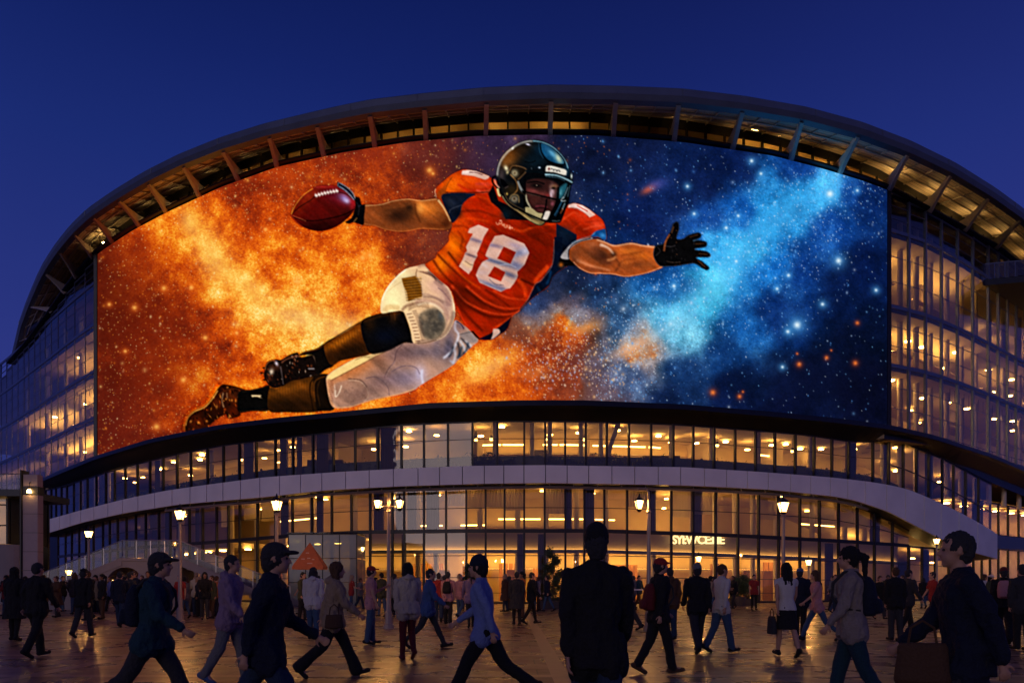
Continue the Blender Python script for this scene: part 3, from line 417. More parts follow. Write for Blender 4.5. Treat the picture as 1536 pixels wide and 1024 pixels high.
    for x, g in ((728, 0), (745, 1), (762, 0), (778, 1), (795, 0), (810, 1)):
        y = 376+(x-728)*.22; P.line(r1([(x, y-8), (x+(5 if g else -2), y+12)]), .9, (40, 40, 45), .9, .2); P.line(r1([(x, y+(10 if g else -6)), (x+12, y+(10 if g else 0))]), .8, (40, 40, 45), .8, .2)
    for p, w in [([(430, 600), (470, 615), (620, 650), (800, 692)], 2.6), ([(462, 480), (462, 610), (455, 812)], 1.8), ([(682, 680), (668, 780), (632, 880)], 2.4), ([(400, 790), (480, 830), (650, 902), (740, 918), (820, 912)], 2.6), ([(930, 520), (905, 620), (890, 700), (820, 912)], 2.2), ([(800, 560), (792, 690), (740, 830), (700, 900)], 3.2),
                 ([(905, 540), (860, 650), (800, 760), (735, 860)], 2.2), ([(885, 720), (850, 760), (790, 870)], 2.2), ([(800, 690), (860, 690), (905, 720)], 2), ([(760, 780), (830, 750), (890, 760)], 2.)]:
        P.line(r1(p), w, (5, 6, 9), .97, .35)
    for p, w, c in [([(900, 560), (875, 620), (850, 680)], 1.2, (150, 190, 200)), ([(840, 700), (800, 780), (760, 850)], 1.2, (60, 130, 170)), ([(870, 720), (840, 790)], 1.2, (170, 205, 215)), ([(850, 780), (820, 830)], 1.2, (200, 110, 60)), ([(735, 905), (790, 908), (820, 900)], 1, (150, 150, 140)), ([(470, 622), (620, 657)], .7, (150, 110, 90)), ([(920, 540), (895, 660)], .8, (110, 160, 180)), ([(855, 660), (830, 700), (880, 700)], 1.6, (210, 225, 225)), ([(800, 800), (770, 860)], 1, (40, 90, 130))]:
        P.line(r1(p), w, c, .85, .3)
    # cloth, skin and leather: finer tone breaks and more contrast inside the figure
    m = gblur((np.abs(P.img-back).sum(-1) > 3).astype(float), .4)[..., None]
    yy, xx = np.mgrid[0:P.h, 0:P.w]
    a = (xx*.8+yy*.6); b = (yy*.8-xx*.6)
    def dn(ca, cb, seed):
        g = np.random.RandomState(seed).rand(int(P.w*2/cb)+8, int(P.w*2/ca)+8)
        u = (a)/ca+1; v = (b+P.w)/cb+1; i = v.astype(int); j = u.astype(int); fv = v-i; fu = u-j
        fv = fv*fv*(3-2*fv); fu = fu*fu*(3-2*fu)
        return (g[i, j]*(1-fu)+g[i, j+1]*fu)*(1-fv)+(g[i+1, j]*(1-fu)+g[i+1, j+1]*fu)*fv-.5
    tex = dn(90, 14, 1)*.5+dn(40, 7, 2)*.35+dn(8, 5, 3)*.22
    e = P.img/255
    br_ = np.clip(gblur(e.mean(-1), 1.5)*1.3, 0, 1)[..., None]
    f = np.clip(e*(1+(.8-.7*br_)*tex[..., None]), 0, 1)
    f = f**1.18*(1-.12*(1-f))
    mean = f.mean(-1, keepdims=True); f = np.clip(mean+(f-mean)*1.08, 0, 1)
    sh = e-np.stack([gblur(e[..., c], 2.2) for c in range(3)], -1)
    f = np.clip(f+.5*sh, 0, 1)
    P.img = P.img*(1-m)+f*255*m
    return P
def screen_sampler():
    P = paint_screen(); im = P.img
    rs = np.random.RandomState(5)
    im = np.clip(im+gblur(rs.randn(P.h, P.w), .35)[..., None]*16*np.clip(im.mean(-1, keepdims=True)/90, .3, 1), 0, 255)/255
    lin = np.where(im <= .04045, im/12.92, ((im+.055)/1.055)**2.4)
    for ax in (0, 1): lin = boxblur(lin, 1, ax) if False else lin
    def sample(x, y):
        u = np.clip((x-PX0)*SS, 0, P.w-1.001); v = np.clip((y-PY0)*SS, 0, P.h-1.001)
        a = u.astype(int); b = v.astype(int); fx = (u-a)[..., None]; fy = (v-b)[..., None]
        return (lin[b, a]*(1-fx)+lin[b, a+1]*fx)*(1-fy)+(lin[b+1, a]*(1-fx)+lin[b+1, a+1]*fx)*fy
    return P, sample
# ---------------------------------------------------------------- helpers
D = bpy.data; col = bpy.context.scene.collection
F, HZ, CX, EYE = 1100.0, 875.0, 768.0, 1.4
rnd = random.Random(7)
def tag(o, label=None, cat=None, group=None, kind=None):
    for k, v in (('label', label), ('category', cat), ('group', group), ('kind', kind)):
        if v: o[k] = v
    return o
def empty(name, loc=(0, 0, 0), rz=0, label=None, cat=None, group=None):
    o = D.objects.new(name, None); col.objects.link(o); o.location = loc; o.rotation_euler = (0, 0, rz); o.empty_display_size = .3
    return tag(o, label, cat, group)
class MB:
    """collects boxes, sheets, tubes and builds one mesh object"""
    def __init__(s): s.v = []; s.f = []; s.m = []
    def face(s, pts, mi=0):
        b = len(s.v); s.v += [tuple(p) for p in pts]; s.f.append(tuple(range(b, b+len(pts)))); s.m.append(mi)
    def hexa(s, p, mi=0):
        """8 points: bottom ring 0-3, top ring 4-7"""
        b = len(s.v); s.v += [tuple(q) for q in p]
        for f in ((3, 2, 1, 0), (4, 5, 6, 7), (0, 1, 5, 4), (1, 2, 6, 5), (2, 3, 7, 6), (3, 0, 4, 7)): s.f.append(tuple(b+i for i in f)); s.m.append(mi)
    def box(s, x0, x1, y0, y1, z0, z1, mi=0):
        s.hexa([(x0, y0, z0), (x1, y0, z0), (x1, y1, z0), (x0, y1, z0), (x0, y0, z1), (x1, y0, z1), (x1, y1, z1), (x0, y1, z1)], mi)
    def bar(s, a, b, w, t=None, up=(0, 0, 1), mi=0, w2=None, t2=None):
        a = Vector(a); b = Vector(b); d = (b-a).normalized(); t = w if t is None else t; up = Vector(up)
        if abs(d.dot(up)) > .98: up = Vector((0, 1, 0))
        x = d.cross(up).normalized(); y = x.cross(d).normalized(); w2 = w if w2 is None else w2; t2 = t if t2 is None else t2
        r = []
        for p, ww, tt in ((a, w, t), (b, w2, t2)):
            r.append([p-x*ww/2-y*tt/2, p+x*ww/2-y*tt/2, p+x*ww/2+y*tt/2, p-x*ww/2+y*tt/2])
        s.hexa(r[0]+r[1], mi)
    def tube(s, pts, r, n=8, mi=0, r2=None, caps=True):
        pts = [Vector(p) for p in pts]; b = len(s.v); k = len(pts)
        rr = r if isinstance(r, (list, tuple)) else [r+((r if r2 is None else r2)-r)*i/max(1, k-1) for i in range(k)]
        px = None
        for i, p in enumerate(pts):
            d = (pts[min(i+1, k-1)]-pts[max(i-1, 0)])
            d = d.normalized() if d.length > 1e-9 else Vector((0, 0, 1))
            if px is None:
                px = d.cross(Vector((0, 0, 1)) if abs(d.z) < .9 else Vector((0, 1, 0))).normalized()
            px = (px-d*px.dot(d)).normalized(); py = d.cross(px)
            for j in range(n):
                a = 2*math.pi*j/n; s.v.append(tuple(p+(px*math.cos(a)+py*math.sin(a))*rr[i]))
        for i in range(k-1):
            for j in range(n):
                s.f.append((b+i*n+j, b+i*n+(j+1) % n, b+(i+1)*n+(j+1) % n, b+(i+1)*n+j)); s.m.append(mi)
        if caps:
            s.f.append(tuple(b+j for j in reversed(range(n)))); s.m.append(mi)
            s.f.append(tuple(b+(k-1)*n+j for j in range(n))); s.m.append(mi)
    def lathe(s, prof, c=(0, 0, 0), n=12, mi=0, sx=1, sy=1):
        b = len(s.v); k = len(prof)
        for r, z in prof:
            for j in range(n):
                a = 2*math.pi*j/n; s.v.append((c[0]+r*math.cos(a)*sx, c[1]+r*math.sin(a)*sy, c[2]+z))
        for i in range(k-1):
            for j in range(n): s.f.append((b+i*n+j, b+i*n+(j+1) % n, b+(i+1)*n+(j+1) % n, b+(i+1)*n+j)); s.m.append(mi)
        s.f.append(tuple(b+j for j in reversed(range(n)))); s.m.append(mi); s.f.append(tuple(b+(k-1)*n+j for j in range(n))); s.m.append(mi)
    def grid(s, rows, mi=0):
        """rows: list of equally long lists of points"""
        b = len(s.v); w = len(rows[0])
        for r in rows: s.v += [tuple(p) for p in r]
        for i in range(len(rows)-1):
            for j in range(w-1): s.f.append((b+i*w+j, b+i*w+j+1, b+(i+1)*w+j+1, b+(i+1)*w+j)); s.m.append(mi)
    def shell(s, front, back, mi=0):
        """closed solid between two equally shaped grids of points"""
        s.grid(front, mi); s.grid([list(reversed(r)) for r in back], mi)
        s.grid([front[0], back[0]], mi); s.grid([back[-1], front[-1]], mi)
        s.grid([[r[0] for r in front], [r[0] for r in back]], mi); s.grid([[r[-1] for r in back], [r[-1] for r in front]], mi)
    def build(s, name, mats, parent=None, smooth=False):
        me = D.meshes.new(name); me.from_pydata(s.v, [], s.f)
        if not isinstance(mats, (list, tuple)): mats = [mats]
        for m in mats: me.materials.append(m)
        me.polygons.foreach_set('material_index', s.m)
        if smooth: me.polygons.foreach_set('use_smooth', [True]*len(s.f))
        me.update()
        o = D.objects.new(name, me); col.objects.link(o)
        if parent is not None:
            o.parent = parent
            if s_world[0] and parent.parent is None: o.matrix_parent_inverse = Matrix.Translation(-Vector(parent.location))
        return o
s_world = [True]      # True: vertices are given in world space under an unrotated parent
# ---------------------------------------------------------------- materials
def mat(name, c, rough=.5, metal=0., emit=None, es=0., noise=0., nscale=4., bump=0., spec=.5, coat=0.):
    m = D.materials.new(name); m.use_nodes = True; nt = m.node_tree; b = nt.nodes['Principled BSDF']
    b.inputs['Base Color'].default_value = (*c, 1); b.inputs['Roughness'].default_value = rough; b.inputs['Metallic'].default_value = metal
    b.inputs['Specular IOR Level'].default_value = spec; b.inputs['Coat Weight'].default_value = coat
    if emit: b.inputs['Emission Color'].default_value = (*emit, 1); b.inputs['Emission Strength'].default_value = es
    if noise or bump:
        tc = nt.nodes.new('ShaderNodeTexCoord'); n = nt.nodes.new('ShaderNodeTexNoise'); n.inputs['Scale'].default_value = nscale; n.inputs['Detail'].default_value = 6
        nt.links.new(tc.outputs['Object'], n.inputs['Vector'])
        if noise:
            mx = nt.nodes.new('ShaderNodeMix'); mx.data_type = 'RGBA'; mx.inputs[6].default_value = (*[x*(1-noise) for x in c], 1); mx.inputs[7].default_value = (*[min(1, x*(1+noise)) for x in c], 1)
            nt.links.new(n.outputs['Fac'], mx.inputs[0]); nt.links.new(mx.outputs[2], b.inputs['Base Color'])
        if bump:
            bp = nt.nodes.new('ShaderNodeBump'); bp.inputs['Strength'].default_value = bump; bp.inputs['Distance'].default_value = .05
            nt.links.new(n.outputs['Fac'], bp.inputs['Height']); nt.links.new(bp.outputs['Normal'], b.inputs['Normal'])
    return m
def glow(name, c, s):
    m = D.materials.new(name); m.use_nodes = True; nt = m.node_tree; nt.nodes.clear()
    o = nt.nodes.new('ShaderNodeOutputMaterial'); e = nt.nodes.new('ShaderNodeEmission'); e.inputs[0].default_value = (*c, 1); e.inputs[1].default_value = s
    nt.links.new(e.outputs[0], o.inputs[0]); return m
def glassmat(name, tint, refl=1.0, rough=.02, haze=0., wob=.12):
    m = D.materials.new(name); m.use_nodes = True; nt = m.node_tree; nt.nodes.clear(); N = nt.nodes.new
    o = N('ShaderNodeOutputMaterial'); t = N('ShaderNodeBsdfTransparent'); t.inputs[0].default_value = (*tint, 1)
    g = N('ShaderNodeBsdfGlossy'); g.inputs['Roughness'].default_value = rough; g.inputs[0].default_value = (refl, refl, refl, 1)
    f = N('ShaderNodeFresnel'); f.inputs[0].default_value = 1.55; mu = N('ShaderNodeMath'); mu.operation = 'MULTIPLY_ADD'; mu.inputs[1].default_value = 1.0; mu.inputs[2].default_value = .02; mu.use_clamp = True
    tc = N('ShaderNodeTexCoord'); no = N('ShaderNodeTexNoise'); no.inputs['Scale'].default_value = .7; no.inputs['Detail'].default_value = 2; bp = N('ShaderNodeBump'); bp.inputs['Strength'].default_value = wob; bp.inputs['Distance'].default_value = .05
    L = nt.links.new
    L(tc.outputs['Object'], no.inputs['Vector']); L(no.outputs['Fac'], bp.inputs['Height']); L(bp.outputs['Normal'], g.inputs['Normal'])
    mx = N('ShaderNodeMixShader'); L(f.outputs[0], mu.inputs[0]); L(mu.outputs[0], mx.inputs[0]); L(t.outputs[0], mx.inputs[1]); L(g.outputs[0], mx.inputs[2])
    out = mx
    if haze:
        df = N('ShaderNodeBsdfDiffuse'); df.inputs[0].default_value = (.5, .55, .5, 1); m2 = N('ShaderNodeMixShader'); m2.inputs[0].default_value = haze
        L(mx.outputs[0], m2.inputs[1]); L(df.outputs[0], m2.inputs[2]); out = m2
    L(out.outputs[0], o.inputs[0]); return m
M = {}
M['dark'] = mat('dark_metal', (.02, .023, .03), .4, .6, noise=.3, nscale=1.5)
M['alu'] = mat('curtain_wall_aluminium', (.13, .15, .2), .35, .7)
M['frame'] = mat('window_frame_metal', (.012, .013, .016), .45, .3)
M['fascia'] = mat('roof_fascia_metal', (.11, .135, .185), .45, .35, noise=.25, nscale=.8)
M['fin'] = mat('bracket_steel', (.42, .37, .34), .5, .2, noise=.25, nscale=2)
M['soffit'] = mat('soffit_slats', (.52, .42, .33), .65, noise=.3, nscale=1)
M['clad'] = mat('pale_cladding', (.76, .73, .73), .5, noise=.2, nscale=.45, bump=.05)
M['stone'] = mat('pale_stone', (.32, .26, .27), .7, noise=.12, nscale=3, bump=.2)
M['wall'] = mat('interior_plaster', (.62, .47, .26), .8, noise=.45, nscale=.3)
M['wallb'] = mat('bulkhead_board', (.55, .43, .30), .8, noise=.15, nscale=.5)
M['ceil'] = mat('interior_ceiling', (.42, .31, .2), .8, noise=.2, nscale=.5)
M['floor'] = mat('interior_floor', (.22, .15, .09), .5)
M['colm'] = mat('interior_column', (.55, .46, .36), .6)
M['steelblue'] = mat('column_steel', (.12, .13, .15), .4, .5)
M['glass'] = glassmat('window_glass', (.80, .73, .52))
M['glassb'] = glassmat('curtain_wall_glass', (.70, .67, .56), 1.0)
M['rail'] = glassmat('railing_glass', (.86, .9, .9), .25, .04, 0., 0.)
M['frost'] = glassmat('frosted_panel', (.55, .62, .58), .8, .15, .35)
M['metal'] = mat('brushed_steel', (.45, .43, .42), .35, .9)
M['lamp'] = glow('warm_ceiling_light', (1, .59, .17), 78)
M['lampd'] = glow('dim_ceiling_light', (1, .55, .15), 34)
M['cove'] = glow('added_cove_light', (1, .58, .15), 62); M['added_coved'] = glow('dim_added_cove_light', (1, .56, .15), 24); M['added_covef'] = glow('faint_added_cove_light', (1, .56, .16), 6)  # for hidden uplights added to make ceilings and walls glow
M['lampdd'] = glow('faint_ceiling_light', (1, .52, .2), 14)
M['strip'] = glow('strip_light', (1, .58, .17), 14)
M['ind'] = mat('indoor_dark_furniture', (.05, .035, .025), .6)
M['green'] = mat('leaf_green', (.035, .06, .02), .6, noise=.6, nscale=6)
M['bark'] = mat('bark', (.08, .055, .035), .9, noise=.3, nscale=9)
# ---------------------------------------------------------------- plan curves and traced levels
XS = np.arange(-160, 1700.5, 1.0)
def smooth(a, k=18):
    for _ in range(2):
        p = np.concatenate([a[0]+(a[0]-a[1])*np.arange(k, 0, -1), a, a[-1]+(a[-1]-a[-2])*np.arange(1, k+1)])
        c = np.cumsum(np.concatenate([[0], p])); a = (c[2*k+1:]-c[:-2*k-1])/(2*k+1)
    return a
def table(t, k=18):
    t = [tuple(map(float, q.split(','))) for q in t.split()]
    x = np.array([q[0] for q in t]); y = np.array([q[1] for q in t])
    sl = (y[1]-y[0])/(x[1]-x[0]); sr = (y[-1]-y[-2])/(x[-1]-x[-2])
    v = np.interp(XS, x, y); v = np.where(XS < x[0], y[0]+(XS-x[0])*sl, v); v = np.where(XS > x[-1], y[-1]+(XS-x[-1])*sr, v)
    return smooth(v, k)
def at(tab, x): return np.interp(x, XS, tab)
RS = table('-100,2.32 0,1.90 43,1.70 100,1.492 148,1.362 200,1.268 253,1.204 333,1.128 417,1.077 512,1.04 612,1.015 712,1.003 812,1.0 895,1.002 1024,1.017 1157,1.05 1231,1.082 1291,1.112 1329,1.137 1391,1.18 1444,1.25 1491,1.335 1531,1.42 1600,1.58', 14)*50
RL = table('-60,2.3 0,2.05 65,1.75 127,1.52 190,1.36 316,1.18 400,1.12 512,1.055 650,1.015 812,1.0 1000,1.01 1157,1.05 1257,1.10 1324,1.16 1400,1.22 1490,1.3 1600,1.4', 14)*50
class Plan:
    def __init__(s, R):
        s.x = (XS-CX)/F*R; s.y = R; dx = np.gradient(s.x); dy = np.gradient(s.y); l = np.hypot(dx, dy); s.nx = dy/l; s.ny = -dx/l; s.R = R
    def xy(s, x, o=0.): return float(np.interp(x, XS, s.x)+np.interp(x, XS, s.nx)*o), float(np.interp(x, XS, s.y)+np.interp(x, XS, s.ny)*o)
    def z(s, x, y): return EYE+(HZ-y)/F*float(np.interp(x, XS, s.R))
    def p(s, x, y, o=0.): a, b = s.xy(x, o); return Vector((a, b, s.z(x, y)))
    def pz(s, x, z, o=0.):
        a, b = s.xy(x, o)
        if s is PS and z > 31.9: z += min(0., s.z(x, at(T['scr_top'], x))+.17-32.2)*min(1., (z-31.9)/.3)
        return Vector((a, b, z))
PS, PL = Plan(RS), Plan(RL)
T = {}
T['scr_top'] = table('-20,600 20,540 43,517 83,463 110,425 148,379 200,345 253,317 333,280 417,250 512,229 612,213 712,204 812,202 895,203 1024,213 1157,233 1231,252 1291,270 1329,284 1391,318 1444,346 1491,372 1531,403 1600,465', 8)
T['scr_bot'] = table('60,722 148,685 233,659 333,639 417,629 512,620 645,607 779,603 879,603 1024,609 1157,620 1257,630 1329,639 1391,653 1484,683 1536,706 1600,735', 8)
T['win_top'] = table('20,740 67,730 133,708 187,692 247,677 317,663 397,653 487,642 600,630 735,625 870,625 1024,630 1177,642 1237,648 1291,657 1327,658 1361,653 1434,683 1497,718 1560,745', 8)
T['band_top'] = table('20,803 65,782 95,774 127,765 190,749 253,736 316,727 400,716 512,708 629,702 712,699 812,698 945,700 1024,701 1136,708 1240,716 1294,722 1326,727 1357,734 1395,750 1433,768 1468,787 1490,801 1560,840', 8)
T['band_bot'] = table('20,822 63,804 127,784 190,770 272,757 400,746 490,736 600,730 727,726 821,725 1000,728 1058,730 1153,735 1200,740 1247,745 1278,751 1326,767 1357,783 1389,800 1421,816 1452,828 1490,838 1560,860', 8)
T['mid'] = table('20,835 65,835 190,820 316,811 433,801 534,796 700,794 900,794 1058,799 1147,803 1242,808 1354,815 1490,826 1560,832', 10)
T['base'] = EYE*0+HZ+EYE*F/RL
stad = empty('stadium', (0, 50, 0), label='curved glass and steel stadium with a giant video wall and deep bracketed roof rim', cat='stadium')
def strip(mb, plan, xs, ya, yb, oa, ob, mi=0, za=None, zb=None):
    """open sheet along the plan between two traced levels (or fixed heights)"""
    A = [plan.pz(x, za, oa) if za is not None else plan.p(x, at(T[ya], x) if isinstance(ya, str) else ya, oa) for x in xs]
    B = [plan.pz(x, zb, ob) if zb is not None else plan.p(x, at(T[yb], x) if isinstance(yb, str) else yb, ob) for x in xs]
    mb.grid([A, B], mi)
def fr(a, b, st): 
    n = max(1, int(round((b-a)/st))); return [a+(b-a)*i/n for i in range(n+1)]
# ---- roof rim: outer silhouette at one height
ZR = 31.8+EYE
YR = table('5,585 17,545 25,495 37,460 45,440 62,400 83,367 107,337 133,312 172,285 218,257 268,232 330,207 397,186 472,168 512,159 557,150 634,141 729,132 827,128 929,130 1024,134 1117,145 1209,161 1294,184 1367,212 1432,244 1491,281 1536,314 1600,375 1650,430', 5)
RIMD = 31.8*F/(HZ-YR)
PR = Plan(RIMD)
MAP = np.array([(-60, -60), (10, 22), (25, 52), (42, 80), (64, 100), (85, 117), (107, 142), (135, 172), (173, 212), (217, 252), (270, 302), (330, 360), (400, 418), (472, 488), (552, 564), (635, 640), (729, 729), (827, 825), (925, 919), (1020, 1010), (1117, 1097), (1207, 1184), (1292, 1257), (1367, 1331), (1432, 1391), (1489, 1444), (1536, 1491), (1580, 1531), (1650, 1595)], float)
def wx(x): return float(np.interp(x, MAP[:, 0], MAP[:, 1]))
rx = fr(12, 1640, 9)
mb = MB()
prof = [(0, .05), (.10, -.05), (.12, -.5), (-.05, -.8), (-.5, -.85), (-.5, -.35), (-.6, .12)]
rows = [[PR.pz(x, ZR+dz, o) for x in rx] for o, dz in prof+[prof[0]]]
mb.grid(rows)
for x in fr(30, 1620, 98): # joints
    a = PR.pz(x, ZR-.06, .115); b = PR.pz(x, ZR-.49, .13); mb.bar(a, b, .05, .04)
mb.build('roof_fascia', M['fascia'], stad)
mb = MB()
CH = [(HZ-172)/F*50.5+EYE, (HZ-192)/F*50+EYE]    # clerestory head and sill heights
ZC, ZB = 34.15, 32.2
NR = 9
def sof(x, t):
    a = PR.pz(x, ZR-.80, -.45); b = PS.pz(wx(x), ZC, -.9); return a.lerp(b, t)
for k in range(NR):      # slatted underside, each board a little apart
    t0, t1 = k/NR, (k+.9)/NR
    mb.grid([[sof(x, t0) for x in rx], [sof(x, t1) for x in rx]])
mb.build('roof_soffit', M['soffit'], stad)
mb = MB()
mb.grid([[PR.pz(x, ZR+.1, -.6) for x in rx], [PS.pz(wx(x), ZC+.7, -2) for x in rx], [PS.pz(wx(x), ZC+2.2, -14) for x in rx]])
mb.grid([[sof(x, 0)+Vector((0, 0, .15)) for x in rx], [sof(x, 1)+Vector((0, 0, .15)) for x in rx]])
mb.build('roof_deck', M['dark'], stad)
mb = MB()
for k in (.28, .62):     # purlins under the soffit
    mb.tube([sof(x, k)-Vector((0, 0, .12)) for x in rx], .07, 6)
for i in range(len(MAP)-2):
    a, b = MAP[i+1][0], MAP[i+2][0]
    for q in (.33, .66): x = a+(b-a)*q; mb.bar(sof(x, .02)-Vector((0, 0, .08)), sof(x, .98)-Vector((0, 0, .08)), .08, .1)
mb.build('soffit_purlins', M['fin'], stad)
for i, (a, b) in enumerate(MAP[1:-1]):     # brackets
    p0 = PR.pz(a, ZR-.85, -.25); p1 = PS.pz(b, ZB, .25); mb = MB()
    w = (p1-p0); side = Vector((PS.xy(b+1)[0]-PS.xy(b-1)[0], PS.xy(b+1)[1]-PS.xy(b-1)[1], 0)).normalized()
    out = Vector((0, 0, 1)).cross(side)*-1
    inn = Vector((0, 0, 1)).cross(side); 
    pts = []
    for t, h in ((0, .16), (.35, .26), (.7, .5), (.9, .85), (1.0, .9)):
        c = p0.lerp(p1, t); up = Vector((0, 0, 1)); lean = inn.normalized()
        pts.append([c-side*.15-up*h*.4, c+side*.15-up*h*.4, c+side*.15+lean*h*1.0+up*h*.5, c-side*.15+lean*h*1.0+up*h*.5])
    for k in range(len(pts)-1): mb.hexa(pts[k]+pts[k+1])
    mb.build('roof_bracket', M['fin'], stad)
# ring beam at the head of the screen
rb = fr(16, 1688, 9)
mb = MB()
mb.grid([[PS.p(x, at(T['scr_top'], x), o)+Vector((0, 0, dz)) for x in rb] for o, dz in ((-.1, .02), (.42, .02), (.5, .08), (.42, .16), (-.9, .2), (-.9, .0), (-.1, .02))])
mb.build('ring_beam', M['dark'], stad, True)
# ---- clerestory windows
def window(name, plan, x0, x1, ya, yb, o, glass, trans=(), mull=.13, rail=.1, tilt=.006, za=None, zb=None, depth=.2):
    def P(x, top, oo=0.):
        z = (za if za is not None else plan.z(x, at(T[ya], x) if isinstance(ya, str) else ya)) if top else (zb if zb is not None else plan.z(x, at(T[yb], x) if isinstance(yb, str) else yb))
        return plan.pz(x, z, o+oo)
    g = MB(); j = rnd.uniform(-tilt, tilt); k = rnd.uniform(-tilt, tilt)
    g.face([P(x0, 0, j), P(x1, 0, -j), P(x1, 1, -j+k), P(x0, 1, j+k)])
    w = g.build(name, glass, stad)
    f = MB(); s = Vector((*plan.xy(x1), 0))-Vector((*plan.xy(x0), 0)); s.normalize()
    n = Vector((s.y, -s.x, 0))
    f.bar(P(x0, 0, .0), P(x0, 1, .0), mull, depth, up=n)
    f.bar(P(x0, 0)+Vector((0, 0, rail/2)), P(x1, 0)+Vector((0, 0, rail/2)), rail*.8, rail)
    f.bar(P(x0, 1)-Vector((0, 0, rail/2)), P(x1, 1)-Vector((0, 0, rail/2)), rail*.8, rail)
    for t, th in trans:
        a = P(x0, 0).lerp(P(x0, 1), t); b = P(x1, 0).lerp(P(x1, 1), t); f.bar(a, b, max(th*.8, .05), th)
    f.build('frame', M['alu'] if name.startswith('curtain') else M['frame'], w)
    return w
cb = []
for i in range(1, len(MAP)-2):
    a, b = MAP[i][1], MAP[i+1][1]
    for q in range(3): cb.append((a+(b-a)*q/3, a+(b-a)*(q+1)/3))
for a, b in cb: window('clerestory_window', PS, a, b, None, None, -.9, M['glass'], za=ZC-.55, zb=ZB-.02, mull=.12, rail=.1)
mb = MB(); strip(mb, PS, rb, None, None, -.86, -.86, za=ZC+.1, zb=ZC-.57); mb.build('clerestory_header', M['dark'], stad)
mb = MB(); xs = rb
strip(mb, PS, xs, None, None, -2.6, -2.6, za=ZC+.65, zb=ZB-.4); strip(mb, PS, xs, None, None, -2.6, -.95, 1, za=ZC+.6, zb=ZC+.6); strip(mb, PS, xs, None, None, -.95, -2.6, 1, za=ZB-.12, zb=ZB-.12)
mb.build('clerestory_room', [M['wall'], M['ceil']], stad)
def disc(name, c, r, m, parent, n=12, h=.05, sy=1.):
    q = MB(); q.lathe([(r, 0), (r*.96, h)], c, n, 0, 1, sy); return q.build(name, m, parent)
def fixture(c, r=.2, m=None, sy=1.): return disc('ceiling_light', c, r, m or M['lamp'], stad, 12, .06, sy)
for x in fr(330, 1560, 41):
    if rnd.random() < .72: fixture(PS.pz(x, ZC+.5, -1.35), .27, M['lamp'] if x > 700 else M['lampd'])
for x in fr(60, 320, 30): fixture(PS.pz(x, ZC+.5, -1.35), .25, M['lampdd'])
for x in MAP[6:-2, 1]: fixture(PS.pz(x+3, ZB+.22, -.35), .085, M['lamp'])  # small uplights added at the bracket feet to brighten the soffit
# lamps at the feet of the brackets on the near right side
for x, o in ((1336, .1), (1396, .1), (1449, .1), (1496, .1), (1534, .1), (158, .1)): fixture(PS.pz(x, ZB+.35, o), .16, M['lamp'])
# ---------------------------------------------------------------- curtain walls beside the screen
LEV = [28.9, 23.0, 18.4]
def levels(xa, xb, zs, name_room, depth=9):
    xs = fr(xa, xb, 12)
    for z in zs:
        mb = MB(); mb.shell([[PS.pz(x, z, -.3) for x in xs], [PS.pz(x, z-.3, -.3) for x in xs]], [[PS.pz(x, z, -depth) for x in xs], [PS.pz(x, z-.3, -depth) for x in xs]])
        mb.build('floor_slab', M['ceil'], stad); mb = MB(); strip(mb, PS, xs, None, None, -.27, -.27, za=z+.03, zb=z-.33); mb.build('slab_edge', M['dark'], stad)
LX = [-22, -14, -6, 2, 10, 18, 27, 36, 43, 52, 60, 68, 77, 87, 99, 112, 128, 147]
RX = [1331, 1363, 1388, 1412, 1436, 1459, 1482, 1497, 1511, 1524, 1538, 1553, 1569, 1590, 1612, 1636, 1662, 1688]
T['wall_bot'] = table('-20,765 33,735 60,722 90,706 148,687 233,659 900,600 1329,641 1391,653 1484,683 1536,706 1600,735', 4)
def curtain(xs, z_lev, kind):
    for a, b in zip(xs[:-1], xs[1:]):
        zt = PS.z(a, at(T['scr_top'], a))-.05; zb_ = None
        lv = [zt]+[z for z in z_lev]
        bot = 'wall_bot'
        for i, z1 in enumerate(lv):
            z0 = lv[i+1] if i+1 < len(lv) else None
            if z0 is None: window('curtain_wall_window', PS, a, b, None, bot, 0, M['glassb'], ((.33, .04), (.66, .04)), .2 if kind == 'r' else .12, .14, za=z1, depth=.2 if kind == 'r' else .08)
            else: window('curtain_wall_window', PS, a, b, None, None, 0, M['glassb'], ((.33, .04), (.66, .04)), .2 if kind == 'r' else .12, .14, za=z1, zb=z0, depth=.2 if kind == 'r' else .08)
LLEV = [29.7, 25.8, 21.4, 17.0]
curtain(LX, LLEV, 'l'); curtain(RX, LEV, 'r')
mb = MB()
for xs in (fr(-140, 152, 12), fr(1326, 1690, 12)):
    strip(mb, PS, xs, None, None, -9, -9, za=32.4, zb=12.7)
mb.build('inner_wall', M['wall'], stad)
mb = MB()      # cheeks that close the rooms against the screen
for x in (149, 1328):
    a, b = PS.xy(x, -.1), PS.xy(x, -9); mb = MB(); mb.face([(*a, 12.7), (*b, 12.7), (*b, 32.3), (*a, 32.3)]); mb.build('end_wall', M['wallb'], stad)
levels(-60, 147, LLEV+[13.0], ''); levels(1331, 1690, LEV+[13.0], '')
for z, xs in ((LLEV[3], (60, 85, 104, 122, 140)), (LLEV[2], (45, 80, 104, 124, 141)), (LLEV[1], (88, 120, 141)), (LLEV[0], (110,)), (LEV[0], (1345, 1400)), (LEV[1], (1345, 1400, 1428, 1450, 1478, 1506, 1530)), (LEV[2], (1340, 1347, 1372, 1382, 1394, 1420, 1450, 1475, 1500, 1520, 1540))):
    for x in xs: fixture(PS.pz(x, z-.37, -rnd.uniform(2, 5.5)), .26, M['lamp'])
